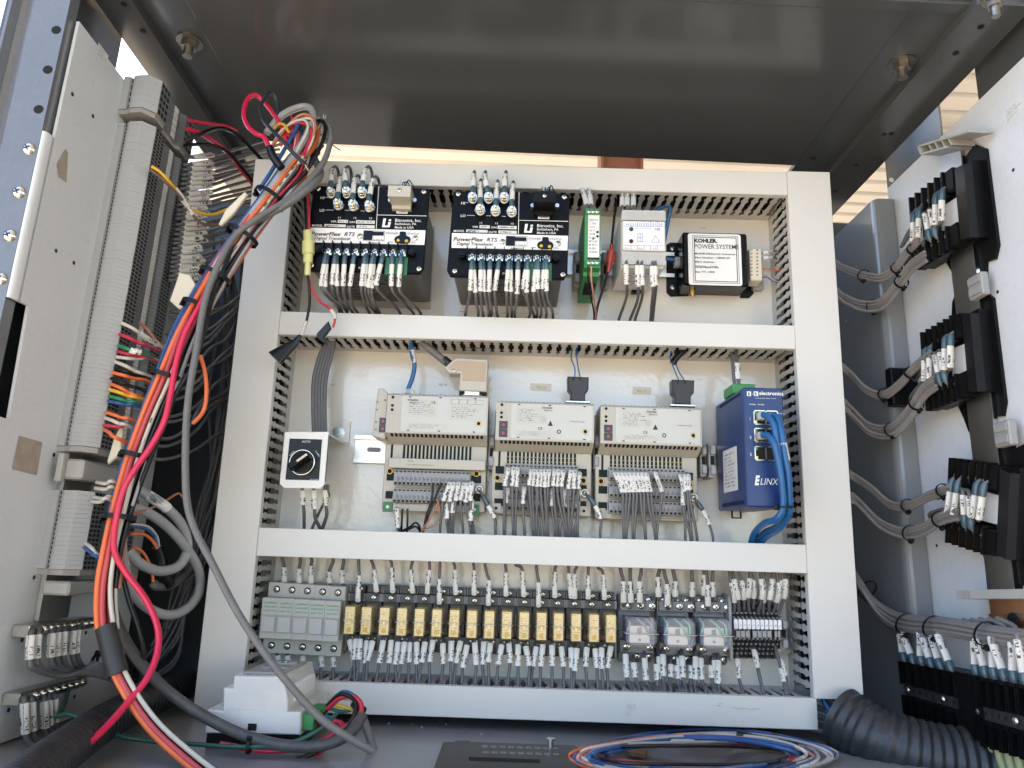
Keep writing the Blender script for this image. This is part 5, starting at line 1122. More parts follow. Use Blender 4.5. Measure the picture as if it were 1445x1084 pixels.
for i, x in enumerate((392, 406, 427, 453, 470)):
    wire([P(x, 918, -.03), P(x, 926, -.036), P(x+.5, 938, -.040), P(x, 952, -.046), P(x, 968, -.048)], .0020, m_wgrey, '%s grey lead from the left below the fuse holders' % ORD[i], GF, sleeves=(('p', 1, 2.3),))
# ---------------------------------------------------------------- small plug-in relays
m_amber = mat('amber_clear_cover', (.78, .54, .16), .08, var=.1, scale=250, alpha=.25, coat=.8)
m_gold = mat('relay_works_brass', (.72, .58, .30), .3, 1, var=.3, scale=600)
m_coil = mat('relay_coil_cream', (.62, .55, .38), .5, var=.2, scale=400)
m_sock = mat('socket_dark_grey', (.04, .042, .045), .42, var=.1, dust=.1)
m_socks = mat('socket_grey', (.17, .173, .178), .42, var=.08, dust=.08)
RX = [492.5, 516, 541.6, 566.3, 591.2, 615.8, 640.6, 665.6, 690.3, 715, 739.6, 764.2, 788.4, 813.3, 838.6, 862.6]
CT, CBY, SKY, CVY = .0205, 0, -.034, -.068
def relay_parts():
    """one relay: local origin at the rail centre of the socket, Y=0 at the panel"""
    D = {}
    mb = MB(); w = .0094
    mb.box(-w, w, -.026, -.008, -.037, .037, bev=.0008); mb.box(-w, w, -.034, -.0262, .0185, .0285, bev=.0006); mb.box(-w, w, -.027, -.0255, .0286, .0368); mb.box(-w, w, -.034, -.0262, -.0285, -.0175, bev=.0006)
    for s in (-1, 1): mb.box(s*w-.0012, s*w+.0012, -.0345, -.0262, .0190, .0280, 1); mb.box(s*w-.0012, s*w+.0012, -.0295, -.0262, .0290, .0362, 1); mb.box(s*w-.0012, s*w+.0012, -.0345, -.0262, -.036, -.0180, 1)
    D['socket'] = mb.mesh('socket', [m_sock, m_socks])
    mb = MB(); mb.box(-.0068, .0068, -.062, -.0345, -.0135, .0145, bev=.0014); D['cover'] = None
    mb = MB(); mb.box(-.0066, .0066, -.0672, -.0345, -.0155, .0165, bev=.0018); D['cover'] = mb.mesh('cover', m_amber)
    mb = MB(); mb.box(-.0050, .0050, -.0600, -.036, -.0115, -.0005, bev=.0008, mi=0); mb.cyl((0, -.0605, .0008), (0, -.0605, .0035), .0035, n=10, mi=1); mb.box(-.0052, .0052, -.0645, -.0625, .0040, .0130, mi=1, bev=.0004); mb.box(-.0035, -.0008, -.0650, -.0605, -.0105, -.0030, mi=2); mb.box(.0012, .0034, -.0650, -.0605, -.0100, -.0040, mi=1)
    mb.box(-.0048, .0048, -.0655, -.0640, -.0128, -.0112, mi=1); mb.box(-.0030, .0030, -.0655, -.0645, .0065, .0090, mi=2)
    mb.box(-.0022, .0022, -.0668, -.0662, -.0118, -.0070, 2); mb.box(-.0040, .0040, -.0668, -.0662, .0105, .0122, 1); mb.box(-.0012, .0012, -.0668, -.0662, -.004, .006, 1)
    mb.add([(-.0052, -.0660, -.0140), (.0052, -.0660, -.0140), (.0052, -.0660, .0150), (-.0052, -.0660, .0150)], [(0, 1, 2, 3)], 3, uvs=[((0, 0), (1, 0), (1, 1), (0, 1))])
    D['relay_works'] = mb.mesh('relay_works', [m_coil, m_gold, m_wyellow, printed('relay_face_print', (.84, .76, .52), (.38, .24, .05), 11, 15, fill=.36, u0=.05, u1=.98, v0=.04, v1=.96, rough=.2)])
    mb = MB(); mb.tube([(-.0105, -.030, .0), (-.0075, -.062, .0005), (-.0069, -.0682, .0005), (-.003, -.0684, .0003), (0, -.0684, .0014), (.003, -.0684, .0003), (.0069, -.0682, .0005), (.0075, -.062, .0005), (.0105, -.030, 0)], .00045, 5, sub=3); D['retaining_spring'] = mb.mesh('retaining_spring', m_steel)
    mb = MB(); mb.box(-.0052, .0052, -.0656+.0, -.0651, .0095, .0122); D['print'] = None
    return D
RD = relay_parts()
zr0 = [P(x, 876+i*.80, CVY).z for i, x in enumerate(RX)]
for i, x in enumerate(RX):
    c = P(x, 876.2+i*.80, CVY); c.y = 0
    nm = ORD[i]
    t = thing('plug_in_relay', '%s small amber relay from the left in the relay row' % nm if i < 15 else 'last small amber relay, right beside the three large clear relays', 'relay', c, 'small amber plug in relays')
    for k in ('socket', 'relay_works', 'cover', 'retaining_spring'): inst(k, RD[k], t, c)
    s = bpy.data.objects
    for dz, dy, dx in ((.0234, -.0342, .0006), (.0326, -.0272, .0022), (-.0225, -.0342, -.003), (-.0225, -.0342, .0042)):
        inst('terminal_screw', SC3 if dz > 0 else SC2, t, c+Vector((dx, dy, dz)))
GR = 'grey leads above the small relays'; GRB = 'grey leads below the small relays'
UPW = ((507, 812, 506), (528, 804, 524), (553, 801, 551), (580, 804, 582), (606, 804, 606), (620, 817, 621), (642, 804, 640), (669, 805, 668), (690, 819, 684), (714, 808, 713), (737, 806, 727), (760, 822, 757), (783, 807, 785), (803, 809, 802), (811, 810, 814), (830, 812, 830), (851, 811, 844))
UPX = ((505, 0), (531, 0), (554, 0), (582, 0), (603, 0), (620, 0), (643, 0), (669, 0), (689, 0), (714, 0), (739, 0), (760, 0), (783, 0), (806, 0), (811, 0), (830, 0), (853, 0))
for i, (x, ys_, xt) in enumerate(UPW):
    yb = 836+i*.7+(14 if i in (0, 5, 8, 11) else 0); xm = UPX[i][0]
    wire([P(xm+1, yb+2, -.034), P(xm, yb-4, -.042), P(x, ys_, -.044), P(x+(xt-x)*.4, ys_-7, -.044), P(xt, 789+i*.7, -.044), P(xt, 776, -.042)], .0018, m_wgrey, '%s grey lead from the left dropping to the small amber relays' % ORD[i], GR, sleeves=(('p', .8, 2),))
DNW = ((493, 500, 491), (502, 500, 500), (508, 506, 503), (517, 515, 512), (526, 519, 516), (541, 535, 530), (552, 549, 545), (562, 558, 560), (571, 566, 561), (578, 577, 576), (588, 588, 588), (600, 595, 590), (611, 606, 606), (625, 625, 622), (637, 636, 636), (650, 643, 640), (659, 653, 651), (670, 672, 670), (683, 681, 683), (692, 689, 690), (708, 703, 700), (718, 720, 716), (731, 731, 731), (742, 747, 746), (757, 752, 748), (766, 763, 762), (779, 779, 779), (792, 795, 796), (806, 807, 806), (814, 811, 808), (828, 826, 829), (840, 842, 844), (849, 849, 852), (862, 857, 858))
def ord_(i):
    if i < 20: return ORD[i]
    return ('twenty-' if i < 29 else 'thirty-')+ORD[(i % 10)-0] if (i+1) % 10 and i > 19 and i != 29 else ('twentieth' if i == 19 else 'thirtieth')
def ordn(k):      # k counts from 1
    if k <= 20: return ORD[k-1]
    te_, u = divmod(k, 10); return {2: 'twenty', 3: 'thirty', 4: 'forty'}[te_]+('-'+ORD[u-1] if u else '') if u else {3: 'thirtieth', 4: 'fortieth'}[te_]
for i, (x, x1, xe) in enumerate(DNW):
    y0 = 900+i*.42+random.uniform(-2, 4); y1 = y0+random.uniform(27, 33); d = (i % 3)*.002
    wire([P(x, y0-8, -.036), P(x, y0, -.044-d), P(x1, y1, -.050-d), P(x1+(xe-x1)*.4, y1+12, -.054-d), P(xe, 962+i*.6, -.060), P(xe, 975+i*.6, -.058)], .0018, m_wgrey, '%s grey lead from the left below the small amber relays' % ordn(i+1), GRB, sleeves=(('p', 1, 2),), sr=1.95)
# ---------------------------------------------------------------- three large clear relays
m_smoke = mat('clear_smoky_cover', (.55, .57, .62), .06, var=.05, alpha=.30, coat=.8)
m_bluec = mat('relay_blue_coil', (.015, .06, .20), .4, var=.1)
m_plate2 = mat('relay_steel_frame', (.62, .58, .54), .35, .6, var=.1)
for i, (x0, y0, x1, y1, nm) in enumerate(((884, 871, 927.5, 914, 'large clear relay with white inner wires, left of three'), (937.5, 872, 982.5, 917, 'large clear relay with green inner wires, middle of three'), (988.5, 873, 1034.5, 918, 'large clear relay with green inner wires, rightmost of three'))):
    LY = -.080; u, v = P(x0, y0, LY), P(x1, y1, LY); cx_, cz = (u.x+v.x)/2, (u.z+v.z)/2; hw, hh = (v.x-u.x)/2, (u.z-v.z)/2
    t = thing('plug_in_relay', nm, 'relay', (cx_, 0, v.z-.01), 'large clear plug in relays')
    mb = MB(); k = .005; mb.prism([(cx_-hw, cz-hh+k), (cx_-hw+k, cz-hh), (cx_+hw-k, cz-hh), (cx_+hw, cz-hh+k), (cx_+hw, cz+hh-k), (cx_+hw-k, cz+hh), (cx_-hw+k, cz+hh), (cx_-hw, cz+hh-k)], LY, -.034, bev=.0022); mb.build('cover', m_smoke, t)
    mb = MB(); mb.box(cx_-hw+.002, cx_+hw-.002, -.046, -.0345, cz-hh+.002, cz+hh-.002); mb.build('inner_base', m_ink, t)
    mb = MB(); mb.box(cx_-hw+.0025, cx_+hw-.0025, -.066, -.0462, cz-hh+.003, cz+hh*.25, bev=.001); mb.build('coil', m_bluec, t)
    mb = MB(); mb.box(cx_-.0125, cx_+.0105, -.0715, -.0662, cz-hh+.003, cz+hh*.38, bev=.0006); fr = mb.build('yoke_plate', m_plate2, t)
    mb = MB(); mb.box(cx_-.0035, cx_-.0010, -.0722, -.0716, cz-.002, cz+.004); mb.box(cx_-.0005, cx_+.0014, -.0722, -.0716, cz-.0025, cz+.0045); mb.cyl((cx_-.001, -.0722, cz-.009), (cx_-.001, -.0716, cz-.009), .0016, n=10); mb.build('contact', m_inkgrey, fr)
    wm = m_wlgrey if i == 0 else mat('wire_pale_green', (.22, .52, .34), .4)
    for j, (xa, za, xb, zb) in enumerate(((-hw*.82, hh*.85, -hw*.88, hh*.02), (-hw*.1, hh*.8, hw*.62, -hh*.25), (hw*.5, hh*.8, hw*.70, 0))):
        mb = MB(); mb.tube([(cx_+xa, -.060, cz+za), (cx_+xa+(xb-xa)*.3+.002, -.073, cz+za+(zb-za)*.35), (cx_+xb, -.074, cz+zb), (cx_+xb+.001, -.068, cz+zb-.004)], .0013, 8); mb.build('inner_wire', wm, t)
    mb = MB(); z = cz-.0015; mb.tube([(cx_-hw-.004, -.034, z), (cx_-hw-.0008, -.075, z), (cx_-hw-.0004, LY-.0006, z), (cx_, LY-.0008, z-.0004), (cx_+hw+.0004, LY-.0006, z), (cx_+hw+.0008, -.075, z), (cx_+hw+.004, -.034, z)], .0006, 6, sub=4); mb.build('retaining_spring', m_steel, t)
    # socket with three tiers of screws
    a, b = P(x0-11 if i == 0 else x0-10, y0-32, -.030), P(x1-8, y1+22, -.030); sx0, sx1 = a.x, b.x
    mb = MB(); mb.box(sx0, sx1, -.026, -.008, b.z, a.z, bev=.001); mb.box(sx0+.001, sx1+.004, -.034, -.0262, cz+hh+.003, cz+hh+.015, bev=.0008); mb.box(sx0+.001, sx1+.002, -.034, -.0262, cz-hh-.013, cz-hh+.002, bev=.0008); sk = mb.build('socket', m_socks, t)
    for j in range(3):
        xx = sx0+.008+j*.0135
        inst('terminal_screw', SC4, t, (xx+.004, -.0342, cz+hh+.009)); inst('terminal_screw', SC4, t, (xx+.001, -.0262, a.z-.006)); inst('terminal_screw', SC4, t, (xx, -.0262, b.z+.006))
        if j != 1: inst('terminal_screw', SC4, t, (xx+.001, -.0342, cz-hh-.006))
        mb = MB(); mb.box(xx+.0095, xx+.0105, -.036, -.034, cz+hh+.003, cz+hh+.015); mb.box(xx+.0075, xx+.0085, -.029, -.026, a.z-.012, a.z); mb.build('barrier', m_socks, t)
GL, GLB = 'grey leads above the large relays', 'grey leads below the large relays'
for i, (x, y0, y1, xt) in enumerate(((880, 820, 850, 875), (890, 820, 850, 889), (903, 820, 850, 905), (929, 814, 842, 932), (942, 824, 854, 936), (953, 820, 842, 949), (977, 821, 842, 976), (994, 811, 840, 993), (999, 825, 855, 996), (1006, 821, 842, 1006))):
    wire([P(x, y1+6, -.032), P(x, y1-3, -.040), P(x-.5, y0, -.044), P((x+xt)/2, y0-9, -.045), P(xt, 800, -.044), P(xt-2, 784, -.042)], .0021, m_wgrey, '%s grey lead from the left above the large clear relays' % ORD[i], GL, sleeves=(('p', .8, 2),))
for i, (x, y0, y1, xe) in enumerate(((883, 923, 956, 889), (895, 936, 956, 900), (910, 929, 960, 917), (927, 938, 960, 928), (931, 927, 958, 932), (936, 924, 954, 936), (947, 938, 956, 945), (956, 940, 958, 958), (959, 929, 960, 962), (963, 926, 956, 966), (976, 940, 958, 974), (982, 927, 959, 980), (989, 929, 959, 994), (1004, 940, 957, 1006), (1009, 932, 964, 1010), (1014, 932, 965, 1014))):
    d = .002*(i % 2); wire([P(x-1, y0-10, -.032), P(x-.5, y0, -.042-d), P(x+(xe-x)*.3, y1, -.047-d), P(xe, y1+10, -.052), P(xe+2, 976, -.060), P(xe+2, 990, -.058)], .0021, m_wgrey, '%s grey lead from the left below the large clear relays' % ORD[i], GLB, sleeves=(('p', 1, 2),))
# ---------------------------------------------------------------- spring terminal block with number strip
BY = -.046
t = thing('terminal_block', 'grey spring terminal block with eleven numbered poles at the right end of the relay row', 'terminal block', P(1070, 936, 0))
for i in range(11):
    xa, xb = 1035.3+i*6.17, 1035.3+(i+1)*6.17
    a, b = P(xa+.15, 848+i*.1, BY), P(xb-.15, 935.5+i*.1, BY); zt, zb = a.z, b.z; Hh = zt-zb
    pr = [(zt, -.012), (zt-.002, -.028), (zt-Hh*.27, -.040), (zt-Hh*.29, BY), (zt-Hh*.62, BY), (zt-Hh*.64, -.040), (zb+.002, -.028), (zb, -.012)]
    mb = MB(); n = len(pr); mb.add([(x, y, z) for x in (a.x, b.x) for z, y in pr], [tuple(range(n)), tuple(range(n, 2*n))[::-1]]+[(k, n+k, n+(k+1) % n, (k+1) % n) for k in range(n)]); cx_ = (a.x+b.x)/2
    def onface(z, s=.0017, rnd=False):
        k = 0
        while k < n-2 and not (pr[k][0] >= z >= pr[k+1][0]): k += 1
        (za, ya), (zb_, yb) = pr[k], pr[k+1]; y = ya+(yb-ya)*((z-za)/(zb_-za if abs(zb_-za) > 1e-9 else 1))
        if rnd: mb.cyl((cx_, y-.0012, z), (cx_, y+.001, z), s, n=10, mi=1)
        else: mb.box(cx_-s, cx_+s, y-.0010, y+.001, z-s, z+s, 1)
    for fz, rd in ((.10, False), (.17, True), (.245, False), (.67, False), (.755, True), (.83, False), (.92, True)): onface(zt-Hh*fz, .0016 if not rd else .0019, rd)
    pl_ = mb.build('pole', [m_grey, m_void], t)
    a2, b2 = P(xa+.3, 874+i*.1, BY-.001), P(xb-.3, 887.5+i*.1, BY-.001); mb = MB(); mb.box(a2.x, b2.x, BY-.0022, BY, b2.z, a2.z, bev=.0002); mk = mb.build('marker_tag', m_label, pl_)
    text(str(i+1), ((a2.x+b2.x)/2+.0009, BY-.0025, (a2.z+b2.z)/2-.0004-.0004*len(str(i+1))), .0019, m_ink, mk, align='CENTER', rot=(math.pi/2, -math.pi/2, 0))
for j, (x0, x1) in enumerate(((1037.5, 1060), (1061, 1090.5), (1092, 1103))):
    mb = MB(); box_px(mb, x0, 889.5, x1, 900.5, BY-.003, BY, bev=.0005); br = mb.build('jumper_bar', m_ink, t)
    k = max(1, round((x1-x0)/7.2))
    for q_ in range(k): mb = MB(); w = (x1-x0-2)/k; box_px(mb, x0+1.2+q_*w, 890.3, x0+.6+(q_+1)*w, 900, BY-.0045, BY-.0031, bev=.0004); mb.build('jumper_cap', m_grey, br)
mb = MB(); box_px(mb, 1027.8, 840, 1035, 933, -.042, -.010, bev=.0008); mb.build('end_plate', m_grey, t)
end_clamp(1109, 872, 919, 11, -.044, 'grey end clamp at the right end of the numbered terminal block')
GT = 'grey leads of the numbered terminal block'
for i, (x, y, x1, y1, x2, y2) in enumerate(((1036, 862, 1037, 845, 1030, 818), (1043, 862, 1042, 846, 1034, 815), (1050, 858, 1049, 832, 1041, 806), (1057, 862, 1056, 842, 1058, 815), (1063, 856, 1064, 832, 1058, 808), (1070, 862, 1076, 842, 1073, 812), (1077, 864, 1078, 840, 1076, 806), (1085, 862, 1086, 848, 1090, 812), (1091, 862, 1099, 838, 1096, 812), (1098, 864, 1107, 842, 1108, 812), (1094, 858, 1102, 828, 1104, 804))):
    wire([P(x, y+2, -.036), P(x1, y1, -.048-.002*(i % 3)), P((x1+x2)/2+1, (y1+y2)/2, -.052-.002*(i % 2)), P(x2, y2-6, -.052), P(x2-1, 784, -.046)], .0020, m_wgrey, '%s grey lead from the left above the numbered terminal block' % ORD[i], GT, sleeves=((.22+.08*(i % 2), .56+.06*(i % 2)),))
for i, (pts, s) in enumerate(((((1040, 925), (1042, 940), (1043, 958), (1049, 982)), (.12, .48)), (((1063, 913), (1067, 930), (1072, 955), (1079, 985)), (.08, .38)), (((1093, 911), (1100, 935), (1105, 955), (1110, 985)), (.38, .62)), (((1095, 925), (1103, 937), (1109, 955), (1112, 984)), (.14, .45)))):
    wire([P(pts[0][0], pts[0][1], -.034)]+[P(x, y, -.046) for x, y in pts[1:-1]]+[P(*pts[-1], -.058), P(pts[-1][0]+2, 996, -.058)], .0020, m_wgrey, '%s grey lead from the left below the numbered terminal block' % ORD[i], GT, sleeves=(s,))
# ================================================================ left side: terminal strips, bars, harness
XP = -.44
TPR = [(0, -.206), (.0075, -.206), (.0085, -.2035), (.0105, -.2035), (.0115, -.2070), (.0150, -.2095), (.0290, -.2115), (.0400, -.2005), (.0400, -.1790), (.0355, -.1745), (.0355, -.1400), (.0400, -.1350), (.0400, -.1080), (.028, -.1015), (0, -.1015)]
def term_mesh(th):
    pr = TPR; mb = MB(); n = len(pr); h = th/2-.00007
    V = [(x, y, z) for z in (-h, h) for x, y in pr]
    mb.add(V, [tuple(range(n))[::-1], tuple(range(n, 2*n))], 0)
    for i in range(n): mb.add(V, [(i, (i+1) % n, n+(i+1) % n, n+i)], 3 if 7 <= i <= 12 else 0)
    for x, y in ((.0400, -.1965), (.0400, -.1895), (.0400, -.1825), (.0400, -.1290), (.0400, -.1220), (.0400, -.1150)): mb.box(x-.001, x+.0003, y-.0022, y+.0022, -h*.6, h*.6, 1)
    mb.box(.0353, .0362, -.1560, -.1470, -h*.85, h*.85, 2)
    mb.box(.0089, .0101, -.2046, -.2034, -h*.6, h*.6, 1)
    return mb.mesh('terminal', [m_termside, m_void, m_finew, m_termshade])
m_termshade = mat('terminal_face_shaded', (.15, .155, .165), .5, var=.08)  # dark grey wire entry faces, with bluish shade put into the colour
cab_rot = RC.to_euler(); TMS = {}
def strip(label, ztop, count, dy=0., th=.0044):
    t = thing('terminal_strip', label, 'terminal strip', cw(XP, -.16, ztop-count*th), 'grey terminal strips on the left plate')
    if th not in TMS: TMS[th] = term_mesh(th)
    for i in range(count): inst('terminal', TMS[th], t, cw(XP, dy+random.uniform(-.0002, .0002), ztop-th/2-i*th), cab_rot)
    zb = ztop-count*th; pr = [(x*.93+.0004, y+dy+.0015) for x, y in TPR if x != .0085 and x != .0105]; n = len(pr); mb = MB(MC)
    mb.add([(XP+x, y, z) for z in (zb-.0055, zb-.0003) for x, y in pr], [tuple(range(n))[::-1], tuple(range(n, 2*n))]+[(i, (i+1) % n, n+(i+1) % n, n+i) for i in range(n)]); mb.build('end_plate', mat('end_plate_tan', (.36, .335, .31), .4, var=.08), t)
    return t
strip('short stack of grey terminals at the top of the left plate', .5150, 5, -.004, .0082)
strip('long grey terminal strip on the left plate behind the wire harness', .4590, 82)
strip('lower short grey terminal strip on the left plate', .055, 17, .006)
rl = thing('mounting_rail', 'steel rail under the terminal strips on the left plate', 'rail', cw(XP, -.16, -.06)); mb = MB(MC); mb.box(XP+.0003, XP+.006, -.190, -.150, -.068, .515); mb.box(XP+.0061, XP+.0075, -.1945, -.145, -.068, .515); mb.build('rail_profile', m_alu, rl)
rl = thing('end_clamp', 'pale grey end clamp under the long left terminal strip', 'clamp', cw(XP, -.16, .07)); mb = MB(MC); mb.box(XP+.008, XP+.030, -.206, -.125, .066, .0855, bev=.002); mb.box(XP+.008, XP+.014, -.214, -.2062, .062, .09, bev=.001); mb.build('body', m_lgrey, rl)
rl = thing('end_clamp', 'pale grey end clamp under the lower left terminal strip', 'clamp', cw(XP, -.16, -.05)); mb = MB(MC); mb.box(XP+.008, XP+.034, -.200, -.125, -.044, -.031, bev=.002); mb.build('body', m_lgrey, rl)
def C_(px, py, Y): return CP(px, py, Y=Y)
def cpath(pts, Ys):
    n = len(pts); Y = Ys if isinstance(Ys, (list, tuple)) else [Ys]*n
    if len(Y) != n: Y = [Y[0]+(Y[-1]-Y[0])*i/(n-1) for i in range(n)] if len(Y) == 2 else Y
    return [C_(x, y, Y[i]) for i, (x, y) in enumerate(pts)]
# sleeved leads leaving the back of the long strip
GLW = 'sleeved grey leads on the right of the long left terminal strip'
ys = [222, 232, 239, 246, 252, 259, 266, 274, 281, 288, 296, 302, 308, 316, 323, 330, 337, 343, 350, 356, 363, 369, 376, 382, 389, 395]
for i, y in enumerate(ys):
    x0 = 266-(y-222)*.13; k = random.uniform(-1.5, 1.5)
    pts = [CP(x0-6, y+1, X=-.396), CP(x0+6, y+k*.3, X=-.390), CP(x0+random.uniform(32, 40), y-3+k, X=-.380), CP(x0+62, y-9-(y-222)*.02+k*2, X=-.372), CP(x0+100, y-20+k*4, X=-.355), CP(x0+130, y-28, X=-.345)]
    wire(pts, .0021, m_wgrey, '%s from the top of the sleeved grey leads right of the long left terminal strip' % ordn(i+1), GLW, sleeves=(('p', 1, 2),), sr=2.2)
GLX = 'grey leads curving back from the lower left terminals'
for i in range(16):
    y = 405+i*16+random.uniform(-5, 5); x0 = 246-(y-405)*.16
    jx = random.uniform(-14, 18); jy = random.uniform(-22, 14)
    pts = [CP(x0, y, X=-.396), CP(x0+28, y+2, X=-.385), CP(x0+60+jx*.5, y-6-i*.5+jy*.3, X=-.375), CP(x0+84+jx, y-24-i+jy, X=-.37), CP(x0+98+i*1.5+jx, y-50+jy*1.6, X=-.372), CP(x0+112+i*2+jx*.4, y-100, X=-.385)]
    wire(pts, .0020, m_wgrey if i % 3 else m_wmgrey, '%s from the top of the grey leads curving back from the lower left terminals' % ORD[i], GLX)
GLZ = 'dark leads in the shade left of the panel'
for i in range(12):
    x = 300+i*4
    jx = [random.uniform(-12, 12) for _ in range(6)]
    wire([C_(312+i*3+jx[0], 330+i*6, .03), C_(318+i*2+jx[1], 450+i*8, .045), C_(304+i*2+jx[2], 560+i*12, .05), C_(292-i*2+jx[3], 680+i*14, .06), C_(262-i*2+jx[4], 800+i*12, .06), C_(235-i*3+jx[5], 880+i*8, .05)], .0022, m_wgrey, '%s from the left of the dark leads in the shade beside the panel' % ORD[i], GLZ)
# leads on the left face of the strip, running to the harness
SL = ((175, 457, 222, 487, m_wwhite, 1), (200, 457, 224, 484, m_wtan, 0), (172, 473, 206, 487, m_wred, 0), (170, 489, 198, 497, m_wgreen, 1), (169, 497, 206, 503, m_wred, 0), (168, 505, 210, 504, m_wwhite, 0), (166, 512, 204, 528, m_wwhite, 0), (162, 527, 204, 536, m_worange, 0), (160, 543, 194, 559, m_worange, 0), (158, 551, 194, 561, m_wyellow, 0), (157, 560, 192, 568, m_wgreen, 0), (156, 567, 190, 571, m_wblue, 0), (153, 583, 182, 591, m_worange, 0), (152, 591, 176, 599, m_wwhite, 0), (150, 601, 178, 600, m_wred, 0), (150, 607, 164, 618, m_worange, 0), (140, 682, 158, 679, m_wwhite, 0), (138, 690, 158, 687, m_wwhite, 0), (136, 703, 154, 701, m_wwhite, 0), (133, 709, 150, 703, m_wwhite, 0), (165, 520, 205, 533, m_wblack, 0), (160, 535, 196, 548, m_wblack, 0), (122, 774, 138, 786, m_wblue, 0), (124, 768, 140, 785, m_wwhite, 0))
cn = {m_wwhite.name: 'white', m_wtan.name: 'brown', m_wred.name: 'red', m_wgreen.name: 'green', m_worange.name: 'orange', m_wyellow.name: 'yellow', m_wblue.name: 'blue', m_wblack.name: 'black'}
cnt = {}
for x, y, x1, y1, m, s in SL:
    c = cn[m.name]; cnt[c] = cnt.get(c, 0)+1; tot = sum(1 for q in SL if cn[q[4].name] == c)
    pts = [CP(x-3, y-1, X=-.398), CP(x+(x1-x)*.3, y+(y1-y)*.22+1, X=-.386), CP(x+(x1-x)*.65, y+(y1-y)*.6+2, X=-.380), CP(x1, y1, X=-.374), CP(x1+18, y1+8, X=-.372)]
    wire(pts, .0019, m, ('%s from the top of the short %s leads' % (ORD[cnt[c]-1], c) if tot > 1 else 'only short %s lead' % c)+' between left terminals and harness', 'short coloured leads into the harness', sleeves=(('p', 1.5, 3),) if s else ())
wire([CP(214, 235, X=-.393), CP(226, 243, X=-.385), CP(240, 258, X=-.378), CP(262, 285, X=-.372), CP(275, 298, X=-.366), CP(300, 303, X=-.355), CP(325, 294, X=-.345)], .0019, m_wyellow, 'yellow lead with a white sleeve hanging across the left grey leads', sleeves=(('p', 2.4, 3.7),), sr=1.6)
wire([CP(212, 240, X=-.393), CP(226, 250, X=-.385), CP(243, 266, X=-.377), CP(264, 290, X=-.371), CP(276, 308, X=-.365), CP(290, 317, X=-.358), CP(318, 317, X=-.348)], .0017, m_wbrown, 'brown lead with a white sleeve hanging under the yellow lead', sleeves=(('p', 2.6, 3.6),), sr=1.6)
for i, (pts, m, r, lab) in enumerate(((((266, 170), (290, 174), (318, 178), (335, 186)), m_wred, .0022, 'upper red lead leaving the top left terminals'), (((264, 182), (290, 192), (322, 216), (345, 245), (362, 262)), m_wred, .0030, 'thick lower red lead leaving the top left terminals'), (((262, 200), (282, 190), (310, 181), (335, 190), (360, 215), (380, 238)), m_wblack, .0024, 'upper arching black lead from the top left terminals'), (((262, 205), (290, 204), (318, 212), (340, 235), (362, 262), (375, 275)), m_wblack, .0022, 'lower black lead with white print from the top left terminals'))):
    wire([CP(x, y, X=-.385+.012*k) for k, (x, y) in enumerate(pts)], r, m, lab)
# ---------------------------------------------------------------- harness trunk
TR = [(418, 228), (385, 272), (347, 322), (312, 372), (283, 420), (258, 470), (234, 530), (210, 590), (188, 650), (170, 710), (157, 770), (149, 830), (152, 890), (170, 950), (213, 1018), (272, 1073), (325, 1112)]
TYs = [-.165, -.175, -.185, -.190, -.195, -.200, -.205, -.205, -.210, -.215, -.220, -.225, -.230, -.235, -.245, -.260, -.270]
def off(i, o):
    a = Vector(TR[max(i-1, 0)]); b = Vector(TR[min(i+1, len(TR)-1)]); d = (b-a).normalized(); n = Vector((-d.y, d.x))
    if n.x < 0: n = -n
    return (TR[i][0]+n.x*o, TR[i][1]+n.y*o)
def trunk(o3, dz, i0=0, i1=16, head=(), tail=()):
    """o3: sideways offsets (px) at top, middle, bottom"""
    pts = []
    for i in range(i0, i1+1):
        t = i/16; o = (o3[0]+(o3[1]-o3[0])*min(1, t/.45)) if t < .45 else (o3[1]+(o3[2]-o3[1])*(t-.45)/.55)
        pts.append(C_(*off(i, (o*1.3+1.4*math.sin(i*1.7+o)) if i < 13 else o), TYs[i]+dz))
    return [C_(x, y, Y) for x, y, Y in head]+pts+[C_(x, y, Y) for x, y, Y in tail]
